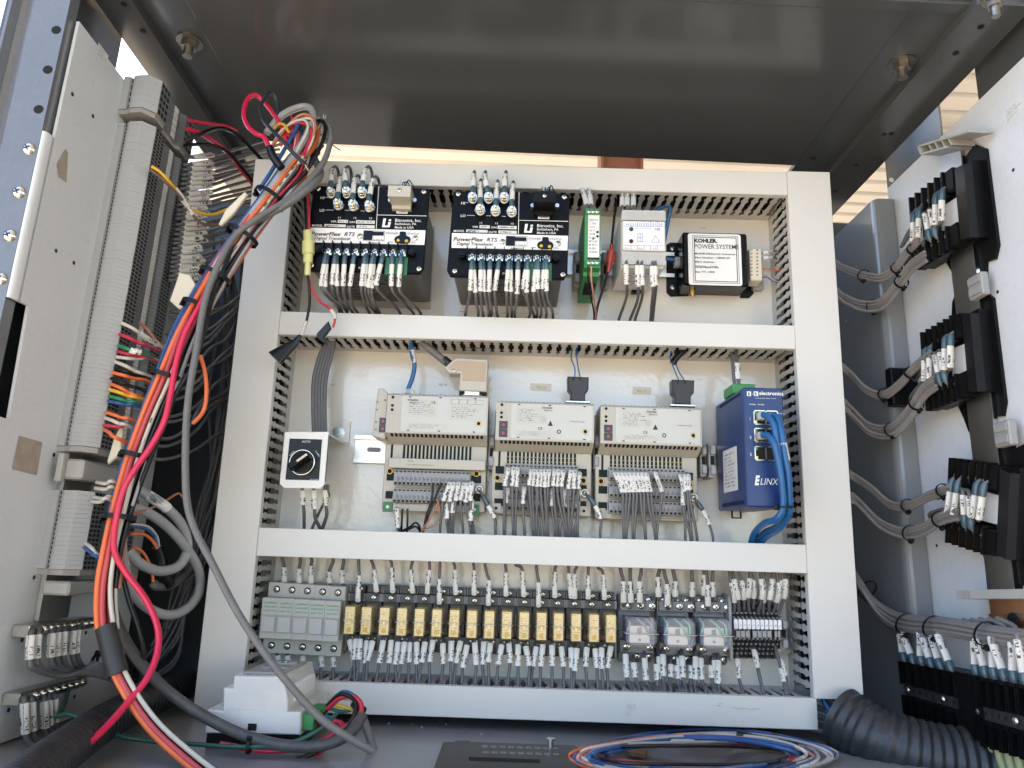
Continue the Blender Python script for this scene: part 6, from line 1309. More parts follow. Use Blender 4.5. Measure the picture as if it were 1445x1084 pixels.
HW = [
    ('periwinkle blue harness wire on the left edge of the bundle', m_wblue, .0018, (-8, -11, 11), .004, ((440, 165, -.14), (436, 195, -.15))),
    ('front orange harness wire along the whole bundle', m_worange, .0025, (-1, -7, -11), -.004, ((400, 195, -.150), (425, 168, -.14), (445, 165, -.14), (449, 190, -.15), (438, 215, -.16))),
    ('dusty pink red harness wire beside the front orange wire', m_wpinkred if 'm_wpinkred' in globals() else mat('wire_pink_red', (.50, .07, .08), .38), .0025, (-5, -1.5, -4.5), -.003, ((395, 205, -.15), (420, 180, -.15))),
    ('pale orange harness wire next to the pink red wire', mat('wire_pale_orange', (.72, .24, .12), .4), .0023, (6, 3, 5.5), .003, ((430, 190, -.15), (437, 205, -.155))),
    ('cream harness wire with black print in the middle of the bundle', printed('wire_printed_white', (.55, .51, .42), (.05, .05, .05), 3, 160, fill=.3, u0=0, u1=1, v0=0, v1=1, along_v=True), .0021, (3, 4.5, 7.5), -.002, ((458, 163, -.14), (452, 195, -.15), (437, 222, -.155))),
    ('black harness wire right of the cream wire', m_wblack, .0025, (9, 9, 2), .002, ((455, 205, -.15),)),
    ('second black harness wire at the right of the bundle', m_wblack, .0025, (12, 13, 9), .005, ((450, 215, -.15),)),
    ('dark red harness wire at the back of the bundle', m_wred, .0023, (11, 6, -1), .006, ((440, 180, -.15), (442, 200, -.15))),
    ('navy harness wire at the back of the bundle', mat('wire_navy', (.02, .04, .12), .4), .0023, (1, 1, .5), .008, ((420, 170, -.15), (425, 195, -.155))),
    ('red brown harness wire behind the black wires', m_wtan, .0022, (14, 15, 12), .009, ((446, 200, -.155),)),
]
for i, (lab, m, r, o3, dz, head) in enumerate(HW):
    p = trunk(o3, dz, head=head, i1=16 if i not in (6, 9) else 11)
    if 'printed' in m.name:
        o = MB(); o.tube(p, r, 8, sub=5, uv=True); o = o.build('harness_wire', m); tag(o, lab, 'wire', 'wires of the left harness')
    else: wire(p, r, m, lab, 'wires of the left harness', name='harness_wire', sub=5)
EX = ((m_wred, 'thin red'), (m_wblack, 'thin black'), (m_wtan, 'thin brown'), (m_wwhite, 'thin white'), (m_worange, 'thin orange'), (m_wlgrey, 'pale thin grey'), (m_wmgrey, 'middling thin grey'), (m_wgrey, 'thin dark grey'), (m_wblack, 'second thin black'), (m_wred, 'second thin red'), (m_wlgrey, 'thin light grey'), (m_wblue, 'thin blue'), (m_worange, 'second thin orange'), (m_wblack, 'third thin black'))
EX += tuple((m, c.replace('thin', 'fine')) for m, c in EX)
for i, (m, c) in enumerate(EX):
    o = random.uniform(-9, 15); p = trunk((o+random.uniform(-5, 5), o+random.uniform(-3, 3), min(12, max(-9, o*.7))), random.uniform(-.001, .011), head=((random.uniform(400, 455), random.uniform(162, 200), -.148),), i1=(16, 12, 9, 13)[i % 4])
    wire(p, random.uniform(.0015, .0021), m, c+' wire among the left harness wires', 'wires of the left harness', name='harness_wire', sub=5, n=6)
# light grey cable inside the trunk, with its loop at the top
wire(cpath(((376, 188), (398, 163), (424, 151), (439, 154), (441, 172), (428, 200), (402, 238), (372, 280), (338, 326), (312, 366), (296, 400)), (-.15, -.145, -.14, -.145, -.155, -.165, -.172, -.180, -.186, -.186, -.18)), .0042, m_wlgrey, 'light grey cable looping over the top of the harness', name='cable', cat='cable', n=12)
wire(cpath(((446, 167), (460, 174), (467, 192), (458, 226), (438, 252), (408, 280), (366, 306), (330, 335), (303, 385), (288, 430), (276, 500), (266, 560), (262, 620), (263, 700), (274, 745), (302, 800), (334, 862), (372, 920), (410, 968), (450, 1012), (490, 1040), (526, 1060)), (-.15, -.15, -.155, -.165, -.175, -.185, -.198, -.205, -.212, -.215, -.218, -.220, -.222, -.225, -.228, -.235, -.240, -.245, -.250, -.250, -.245, -.235)), .0034, m_wmgrey, 'long mid grey cable hanging from the harness across the left duct to the floor', name='cable', cat='cable', n=12)
wire(cpath(((444, 225), (452, 245), (440, 262), (405, 288), (360, 312)), (-.15, -.16, -.175, -.185, -.19)), .0044, m_wmgrey, 'short dark grey cable end beside the top of the harness', name='cable', cat='cable', n=12)
wire(cpath(((152, 835), (166, 880), (192, 928), (236, 975), (290, 1012), (345, 1038), (400, 1052), (455, 1052), (492, 1036), (512, 1010)), (-.20, -.20, -.20, -.205, -.21, -.215, -.22, -.22, -.215, -.20)), .0050, mat('cable_dark_grey', (.06, .06, .058), .5, var=.15, dust=.2), 'thick dark grey cable sweeping in front of the white module on the floor', name='cable', cat='cable', n=12)
# bright red and black wires on top
wire(cpath(((300, 392), (282, 431), (262, 468), (249, 510), (240, 560), (231, 596), (213, 630), (192, 660), (174, 692), (164, 732), (161, 775), (176, 806), (205, 845), (222, 884), (222, 920), (207, 958), (180, 992), (152, 1024), (124, 1050)), (-.20, -.208, -.212, -.215, -.217, -.219, -.221, -.224, -.227, -.229, -.226, -.22, -.215, -.215, -.22, -.232, -.248, -.268, -.288)), .0030, mat('wire_bright_red', (.62, .015, .07), .3), 'bright red loose wire snaking over the harness to the floor', n=10)
wire(cpath(((330, 345), (300, 420), (288, 470), (270, 520), (246, 560), (232, 600), (215, 640), (186, 720), (172, 790), (180, 840), (196, 890), (203, 930), (198, 970)), (-.19, -.2, -.205, -.208, -.21, -.212, -.212, -.21, -.21, -.208, -.205, -.2, -.195)), .0024, m_wblack, 'loose black wire beside the bright red wire', n=8)
wire(cpath(((283, 502), (290, 530), (291, 560), (286, 582), (272, 598)), -.195), .0022, m_worange, 'short orange wire end hanging right of the grey cable')
wire(cpath(((382, 213), (373, 194), (362, 189), (349, 177), (344, 160), (349, 141), (360, 134), (371, 142), (386, 161), (398, 180), (405, 200)), (-.185, -.18, -.178, -.17, -.165, -.16, -.155, -.15, -.15, -.15, -.15)), .0027, mat('wire_bright_red', (0, 0, 0)), 'red wire loop standing up at the top of the harness', n=10)
wire(cpath(((380, 208), (386, 222), (397, 237)), -.187), .0046, m_wblack, 'black taped end of the red wire loop', name='taped_end', cat='tape', n=10)
t = thing('wire', 'black wire loop with a bare copper end at the top of the harness', 'wire', C_(435, 240, -.19))
wire(cpath(((431, 233), (424, 226), (410, 212), (398, 198), (383, 183), (372, 170), (368, 151), (375, 137), (383, 131), (390, 139), (392, 158), (391, 180)), (-.192, -.19, -.188, -.186, -.18, -.172, -.165, -.16, -.155, -.15, -.148, -.148)), .0022, mat('wire_blue_black', (.02, .03, .045), .3), '', root=t, part='jacket')
wire(cpath(((431, 233), (435.5, 241)), -.1925), .0012, m_copper, '', root=t, part='bare_end')
for i, (pts, m, r, lab) in enumerate((
    (((388, 200), (405, 180), (428, 168), (443, 172), (440, 200), (420, 232)), m_wwhite, .0018, 'thin white wire curl inside the top loops'),
    (((384, 206), (396, 186), (415, 172), (430, 170), (434, 184), (418, 215)), m_wwhite, .0016, 'second thin white wire curl inside the top loops'),
    (((392, 196), (412, 176), (432, 176), (440, 190), (428, 220)), m_wred, .0020, 'dark red wire curl inside the top loops'),
    (((380, 212), (396, 190), (420, 165), (436, 163), (445, 178), (436, 205), (418, 235)), m_wtan, .0020, 'red brown wire curl inside the top loops'),
    (((387, 181), (394, 175), (402, 177), (407, 186)), m_wyellow, .0017, 'small ochre wire curl inside the top loops'),
    (((418, 168), (423, 167), (420, 178), (405, 205), (384, 240), (366, 268)), m_wblue, .0024, 'blue wire with folded tip inside the top loops'),
    (((455, 190), (470, 205), (480, 212)), m_wblack, .0006, 'hair thin black strand right of the top loops'),
    (((448, 170), (456, 172), (459, 185), (452, 208), (436, 236), (410, 266)), m_wblack, .0022, 'black wire curl at the right of the top loops'))):
    wire(cpath(pts, (-.150, -.172)), r, m, lab, n=8)
# ties, tie mounts, tape
HT = 'cable ties round the left harness'
for i, (j, o, R_) in enumerate(((1.15, 2, .0185), (2.2, 2, .0180), (3.35, 2, .0165), (4.25, 1, .0155), (6.0, 1, .0150), (7.9, 1, .0145), (9.35, 2, .0150))):
    k = int(j); f = j-k; a, b = C_(*off(k, o), TYs[k]), C_(*off(min(k+1, 16), o), TYs[min(k+1, 16)]); c = a.lerp(b, f)
    tie(c, b-a, R_, (1, .85), '%s black cable tie from the top on the left harness' % ORD[i], HT, w=.0024)
mb = MB(); mb.tube([C_(*off(12, -3), TYs[12]-.002).lerp(C_(*off(11, -3), TYs[11]-.002), .1), C_(*off(13, -4), TYs[13]-.002)], .0095, 14, raw=True, flat=.75); o = mb.build('tape_band', mat('vinyl_tape', (.018, .018, .019), .45)); tag(o, 'black tape band round the lower harness wires', 'tape')
GN = 'white nylon tie mounts'
for pts, Y, lab in ((((253, 384), (268, 388), (276, 402), (262, 432), (252, 436), (239, 424)), -.184, 'largest white nylon tie mount under the harness'), (((345, 270), (349, 274), (330, 300), (312, 318), (308, 316), (318, 296)), -.178, 'thin white nylon tie mount high on the harness'), (((169, 601), (173, 606), (170, 640), (152, 655), (151, 650), (160, 620)), -.200, 'thin white nylon tie mount low on the harness')):
    mb = MB(MC); q = [CB(x, y, Y=Y) for x, y in pts]; mb.prism([(p.x, p.z) for p in q], Y, Y+.004, bev=.001); o = mb.build('tie_mount', m_natural); tag(o, lab, 'tie mount', GN)
# light grey looping cables with a printed wrap
t = thing('cable', 'light grey looping cable with a printed white wrap left of the panel', 'cable', CP(195, 690, X=-.385))
p = [CP(192, 687, X=-.39), CP(206, 697, X=-.378), CP(232, 714, X=-.362), CP(256, 740, X=-.350), CP(265, 770, X=-.345), CP(254, 797, X=-.347), CP(226, 806, X=-.355), CP(197, 795, X=-.365), CP(182, 778, X=-.375)]
wire(p, .0052, m_wlgrey, '', root=t, n=12)
wire([p[1].lerp(p[2], .1), p[2], p[2].lerp(p[3], .15)], .0058, m_label, '', root=t, n=12, part='label_wrap')
va, vb = CP(214, 700, X=-.369), CP(230, 711, X=-.361); va.y -= .0072; vb.y -= .0072; va.y = vb.y = min(va.y, vb.y); textw('02505', va, vb, .0042, m_ink, t, bold=.02)
wire([CP(180, 716, X=-.385), CP(205, 722, X=-.372), CP(235, 742, X=-.358), CP(262, 772, X=-.345), CP(281, 806, X=-.338), CP(280, 838, X=-.340), CP(262, 860, X=-.345), CP(236, 868, X=-.352), CP(206, 856, X=-.362), CP(184, 828, X=-.368), CP(172, 780, X=-.372), CP(170, 735, X=-.375), CP(178, 690, X=-.38)], .0052, m_wlgrey, 'large light grey cable loop left of the panel', name='cable', cat='cable', n=12)
for i, (pts, m, r, lab) in enumerate((
    (((185, 742), (205, 746), (218, 757), (222, 772)), m_wblue, .0017, 'blue lead bending into black tape by the lower left terminals'), (((185, 740), (208, 743), (221, 757), (224, 772)), m_wwhite, .0015, 'white lead beside the blue lead by the lower left terminals'),
    (((185, 754), (202, 754), (214, 762), (222, 774)), m_worange, .0016, 'orange lead bending into black tape by the lower left terminals'), (((188, 772), (200, 778), (208, 790), (214, 806), (216, 822)), m_worange, .0015, 'thin orange lead dropping to a black splice'),
    (((185, 728), (225, 712), (250, 697), (258, 702)), m_wtan, .0014, 'thin brown lead rising behind the grey loops'), (((222, 772), (228, 790), (232, 812), (240, 826)), m_wblack, .0060, 'black taped splice behind the light grey loops'),
    (((216, 822), (222, 828), (245, 824), (275, 800), (298, 770)), m_wgrey, .0048, 'grey cable leaving the black splice'), (((150, 840), (175, 900), (205, 945), (230, 985)), m_wblack, .0050, 'dark cable hidden behind the lower harness'))):
    wire([CP(x, y, X=-.372+.004*k) for k, (x, y) in enumerate(pts)], r, m, lab, name='wire', n=8)
# ---------------------------------------------------------------- ground bars
m_bar = mat('tinned_bar', (.55, .53, .48), .35, 1, var=.2, scale=200)
for j, (a, b, nm, xs, green) in enumerate((((40, 886), (131, 883), 'upper', (46, 56, 76, 84, 93, 106, 112), False), ((27, 980), (118, 968), 'lower', (32, 42, 60, 66, 74), True))):
    A, B = CB(*a, X=-.425), CB(*b, X=-.425); t = thing('ground_bar', '%s tinned ground bar with screws on the left plate' % nm, 'ground bar', cw(-.43, (A.y+B.y)/2, A.z-.01), 'tinned ground bars')
    mb = MB(MC); z = (A.z+B.z)/2; mb.box(-.4395, -.424, A.y, B.y, z-.0055, z+.0055, bev=.0008); bar = mb.build('bar', m_bar, t)
    for k in range(8):
        y = A.y+.024+(B.y-A.y-.03)*k/7; mb = MB(MC); mb.dome((-.424, y, z), (1, 0, 0), .0042, .0045, 12, 3); mb.build('screw', m_screw, t)
    for k, x in enumerate(xs):
        ye = 930-k*1.5 if j == 0 else 1035-k*4; y0 = (890 if j == 0 else 985)-k*1.2; dx = -4 if j == 0 else 4
        s0 = CP(x+2, y0, X=-.4215); s1 = CP(x+dx*.6, y0+7, X=-.417); s2 = CP(x+dx, ye, X=-.415)
        if j == 0: tail = [CP(x+2+k, 944, X=-.412), CP(x+40, 955-k*1.2, X=-.405), CP(118+k*2, 948-k*2.4+2, X=-.397), CP(165, 962-k*2, X=-.385), CP(200, 985, X=-.37)]
        else: tail = [CP(x+10, ye+14, X=-.412), CP(x+30, ye+20-k*3, X=-.404), CP(105, 1046-k*3, X=-.398)]
        wire([s0, s1, s2]+tail, .0026, m_wgrey, '%s from the front of the grey leads on the %s ground bar' % (ORD[k], nm), 'grey leads of the ground bars', sleeves=(('p', 1, 2),), sr=1.6)
wire([CP(96, 976, X=-.421), CP(92, 990, X=-.41), CP(86, 1004, X=-.40), CP(78, 1010, X=-.395)], .0021, m_wdgreen, 'short dark green lead on the lower ground bar')
wire([CP(78, 1012, X=-.395), CP(98, 1008, X=-.38), CP(125, 1020, X=-.36), CP(165, 1038, X=-.33)]+cpath(((215, 1046), (270, 1050), (340, 1054), (405, 1050), (450, 1030), (476, 1006)), (-.215, -.215, -.22, -.22, -.215, -.2)), .0021, m_wdgreen, 'long dark green lead from the left plate to the green plugs')
for i, (px, py) in enumerate(((132, 925), (195, 935))): tie(CP(px, py+12, X=-.40), CP(px+20, py+16, X=-.39)-CP(px, py+12, X=-.40), .009, (1, .8), ('black cable tie on the grey leads of the upper ground bar', 'black cable tie on dark leads behind the lower harness')[i], 'cable ties at the lower left', w=.0014)
# ---------------------------------------------------------------- corrugated conduits
def conduit(pts, R, label, m, pitch=.0075, smooth_to=0., depth=.075):
    sp = spline([Vector(p) for p in pts], 24); L = [0.]
    for i in range(1, len(sp)): L.append(L[-1]+(sp[i]-sp[i-1]).length)
    n = int(L[-1]/pitch)*4; path = sub_path(sp, L, 0, 1, n)
    mb = MB(); prof = (1, 1, 1-depth, 1-depth)
    mb.tube(path, lambda t: R*(prof[int(round(t*n)) % 4] if t > smooth_to else 1.0), 28, raw=True); o = mb.build('corrugated_conduit', m); return tag(o, label, 'conduit', 'corrugated conduits')
conduit([CP(-90, 1230, Z=-.152), CP(40, 1100, Z=-.153), CP(95, 1056, Z=-.153), CP(150, 1018, Z=-.152), CP(205, 990, Z=-.152), CP(270, 964, Z=-.152)], .0170, 'black corrugated conduit on the floor at the lower left', m_conduit, .0105, 0., .13)
# ================================================================ things on the cabinet floor
FZ = ZF
t = thing('power_module', 'white stepped plastic module with film lying on the floor at lower left', 'module', CP(356, 1037, Y=-.19))
MY0, MY1 = -.19, -.078
poly = ((329.7, 954.3), (399.5, 955.5), (406, 988.6), (405.7, 1004.8), (425, 1005.3), (424, 1037.5), (288.5, 1034.7), (293, 1001.6), (314, 1003.5), (315.4, 971), (328.5, 971.5))
q = [CB(x, y, Y=MY0) for x, y in poly]; mb = MB(MC); mb.prism([(p.x, p.z) for p in q], MY0, MY1, bev=.0012); body = mb.build('housing', mat('module_off_white', (.60, .60, .585), .28, var=.04, coat=.4), t)
zb = min(p.z for p in q); xs = [p.x for p in q]; xl, xr = min(xs), max(xs)
mb = MB(MC); mb.box(xl+.001, xr-.002, MY0+.004, MY1-.002, FZ+.0003, zb-.0002); mb.build('rail_foot', m_black, t)
c = CB(356, 1026, Y=MY0); mb = MB(MC); mb.box(c.x-.004, c.x+.004, MY0-.0004, MY0+.001, c.z-.003, c.z+.003); mb.build('latch_window', m_void, body)
mb = MB(MC); a = q[1]; b = q[3]
for k in range(14):
    y = MY0+.022+k*.0055; mb.box(a.x-.001, b.x+.0012, y, y+.0022, b.z+.006, a.z-.010)
mb.build('side_fin', m_white, body)
top = q[0].z; mb = MB(MC); mb.box(q[0].x+.004, q[1].x-.004, MY0+.014, MY1-.006, top+.0002, top+.0026, bev=.0008); dk = mb.build('top_cover', m_grey, body)
mb = MB(MC)
for k in range(2): mb.box(q[0].x+.012, q[1].x-.008, MY0+.045+k*.03, MY0+.060+k*.03, top+.0027, top+.0034)
mb.build('reflective_window', m_chrome, dk)
m_film = mat('protective_film', (.80, .79, .76), .12, var=.02, alpha=.32, coat=1., bump=1.2, bscale=70)
mb = MB(MC); fx = [CB(x, y, Y=MY0-.0010) for x, y in ((331, 957), (398, 958), (404, 990), (403, 1003), (318, 1002), (317, 974), (329, 973))]; mb.add([(p.x, p.y+random.uniform(-.0004, .0004), p.z) for p in fx], [tuple(range(len(fx)))]); mb.build('film', m_film, body)
step = q[3].z
for k, (y0, y1) in enumerate(((MY0+.006, MY0+.034), (MY0+.040, MY0+.066))):
    mb = MB(MC); mb.box(xr-.004, xr+.010, y0, y1, zb+.004, step-.003, bev=.001); g_ = mb.build('green_plug', m_green, t)
    mb = MB(MC)
    for j in range(4): yy = y0+.004+j*(y1-y0-.008)/3; mb.cyl((xr+.0098, yy, zb+.012), (xr+.0106, yy, zb+.012), .0018, n=10)
    mb.build('clamp_hole', m_void, g_)
GW = 'leads plugged into the white module'
for i, (pts, m, r, lab) in enumerate((
    (((462, 1000), (480, 985), (500, 984), (510, 996), (505, 1012), (480, 1030), (440, 1052), (380, 1060), (310, 1050)), m_wred, .0024, 'red lead looping out of the upper green plug'),
    (((440, 1022), (465, 1018), (482, 1022), (478, 1040), (450, 1062), (400, 1082), (340, 1095)), m_wred, .0024, 'red lead looping out of the lower green plug'),
    (((462, 996), (480, 980), (498, 986), (502, 1000), (494, 1020), (470, 1046), (420, 1072), (330, 1088)), m_wblack, .0022, 'black lead looping out of the upper green plug'),
    (((468, 990), (484, 976), (502, 983), (508, 992)), m_wblue, .0017, 'blue lead on the upper green plug'), (((445, 1016), (462, 1012), (474, 1014)), m_wblue, .0016, 'blue lead on the lower green plug'), (((446, 1019), (464, 1016), (476, 1018)), m_wwhite, .0016, 'white lead on the lower green plug'),
    (((466, 994), (480, 996), (492, 1000), (500, 1004)), m_wyellow, .0017, 'yellow lead on the upper green plug'), (((464, 992), (482, 986), (496, 988)), m_wwhite, .0016, 'white lead on the upper green plug'), (((465, 1000), (482, 1004), (498, 1002)), m_wdgreen, .0017, 'green lead on the upper green plug'),
    (((502, 990), (512, 1012), (520, 1036), (528, 1060)), m_wmgrey, .0040, 'dark grey cable dropping to the floor beside the green plugs'))):
    wire(cpath(pts, (-.165, -.215) if len(pts) > 4 else -.165), r, m, lab, GW)
tie(C_(506, 998, -.175), C_(510, 990, -.175)-C_(500, 1012, -.175), .0075, (1, .9), 'black cable tie round the leads beside the green plugs', 'cable ties on the floor', w=.0014)
tie(C_(352, 1053, -.218), C_(372, 1054, -.218)-C_(340, 1052, -.218), .006, (1, .9), 'black cable tie round the leads in front of the white module', 'cable ties on the floor', w=.0014)
# flat black bracket plate
t = thing('bracket_plate', 'flat dark steel bracket plate with rows of slots on the floor', 'plate', CP(710, 1060, Z=FZ))
m_brk = mat('dark_bracket', (.03, .028, .026), .42, var=.12, dust=.15)
q = [CB(x, y, Z=FZ+.004) for x, y in ((625.5, 1047.5), (641, 1047), (643, 1045.2), (661, 1045), (664, 1047), (800, 1051.5), (812, 1052), (820, 1062), (850, 1095), (608, 1095))]
mb = MB(MC); n = len(q); mb.add([(p.x, p.y, z) for z in (FZ+.0012, FZ+.004) for p in q], [tuple(range(n)), tuple(range(n, 2*n))]+[(i, (i+1) % n, n+(i+1) % n, n+i) for i in range(n)]); pl = mb.build('sheet', m_brk, t)
mb = MB(MC)
for r_ in range(2):
    for k in range(9):
        c = CB(684+k*12.4+r_*1.5, 1053+r_*8.2+k*.35, Z=FZ+.0043); mb.box(c.x-.0028, c.x+.0028, c.y-.0035, c.y+.0035, FZ+.0038, FZ+.0043)
mb.build('slot', m_inkgrey, pl)
a, b = CB(662, 1068, Z=FZ+.0043), CB(762, 1074, Z=FZ+.0043); mb = MB(MC); mb.box(a.x, b.x, a.y-.012, a.y, FZ+.0038, FZ+.0043); mb.build('long_slot', m_void, pl)
c = CB(777, 1055, Z=FZ+.004); mb = MB(MC); mb.cyl((c.x, c.y, FZ+.004), (c.x, c.y, FZ+.011), .0032, n=12); mb.cyl((c.x, c.y, FZ+.011), (c.x, c.y, FZ+.0125), .0045, n=12); mb.build('standoff', m_steel, t)
# coil of coloured wire
CC = []
for i_ in range(26):
    c_, m_ = (('blue', m_wblue), ('orange', m_worange), ('cream', m_wwhite), ('grey', m_wlgrey), ('pink', m_wpink), ('dark red', m_wred), ('black', m_wblack))[(0, 3, 2, 1, 3, 0, 2, 4, 3, 5, 0, 2, 6)[i_ % 13]]
    CC.append(('%s from outside, %s' % (ordn(i_+1), c_), m_, random.uniform(.0012, .0017), 180-i_*1.9, 30-i_*.55, 988+random.uniform(-16, 18), 1066+random.uniform(-2, 3), random.uniform(.0, .022)))
for lab, m, r, rx, ry, cx_, cy_, dz in CC:
    ph = random.uniform(0, 1); pts = []
    for k in range(26):
        a = 2*math.pi*k/25+.4; pts.append(CP(cx_+rx*math.cos(a), cy_+ry*math.sin(a)*(1+.20*math.sin(2*a+ph*6)), Z=FZ+.006+dz+.005*math.sin(3*a+ph*5)))
    wire(pts, r, m, '%s loop of the wire coil on the floor' % lab, 'loops of the wire coil', name='coiled_wire', sub=3)
wire([CP(1040, 1037, Z=FZ+.024), CP(1075, 1045, Z=FZ+.022)], .0042, m_wblack, 'smaller black tape wrap on the wire coil', name='tape_wrap', cat='tape', n=10)
wire([CP(1092, 1044, Z=FZ+.022), CP(1112, 1052, Z=FZ+.020), CP(1135, 1061, Z=FZ+.018)], .0062, m_wblack, 'larger black tape wrap on the wire coil', name='tape_wrap', cat='tape', n=10)
mb = MB(MC); q = [CB(x, y, Z=FZ+.006) for x, y in ((882, 1058), (896, 1053), (914, 1060), (912, 1066), (890, 1064))]; n = len(q); mb.add([(p.x, p.y, FZ+z) for z in (.004, .007) for p in q], [tuple(range(n)), tuple(range(n, 2*n))]+[(i, (i+1) % n, n+(i+1) % n, n+i) for i in range(n)]); o = mb.build('cardboard_scrap', mat('cardboard', (.30, .17, .09), .8)); tag(o, 'small brown cardboard scrap inside the wire coil', 'scrap')
for i in range(8):
    c = CP(535+i*20+random.uniform(-7, 7), random.uniform(1018, 1042), Z=FZ+.001); mb = MB(); s = random.uniform(.0005, .0011); mb.box(c.x-s, c.x+s*1.6, c.y-s, c.y+s, c.z-.0006, c.z+.0006)
    mb.M = None; o = mb.build('debris_chip', m_lgrey if i % 2 else m_wtan); tag(o, '%s from the left of the tiny debris chips on the dark floor' % ORD[i], 'debris', 'debris chips on the floor')
# ================================================================ right conduit and open duct end
cd = conduit([CP(1187, 1012, Y=-.085), CP(1212, 1028, Y=-.10), CP(1250, 1048, Y=-.118), CP(1310, 1066, Y=-.13), CP(1385, 1078, Y=-.14), CP(1480, 1092, Y=-.15)], .033, 'large grey corrugated conduit on the floor at the lower right', m_conduitg, .0098, .0)
GE = 'grey leads leaving the open end of the bottom duct'
for i in range(14):
    y = 992+i*3.2; wire([P(1140, y-4, -.05), P(1156+i % 3, y, -.055), P(1170, y+3-(i-7)*.5, -.06), P(1186, 1004+i*1.6, -.066), P(1200, 1012+i*1.1, -.068)], .0024, m_wgrey if i % 4 else m_wlgrey, '%s from the top of the grey leads entering the grey conduit' % ORD[i], GE)
for i in range(9):
    wire([P(1160+i*4.6, 975, -.05-.002*(i % 3)), P(1162+i*4.4, 996, -.055), P(1172+i*2.6, 1008, -.062), P(1188+i, 1022, -.066)], .0022, m_wlgrey, '%s from the left of the grey leads dropping out of the right duct' % ORD[i], 'grey leads dropping out of the right duct')
wire([P(1158, 975, -.062), P(1164, 992, -.066), P(1174, 1006, -.07), P(1190, 1020, -.07)], .0036, m_net, 'blue network cable entering the grey conduit', name='network_cable', cat='cable')
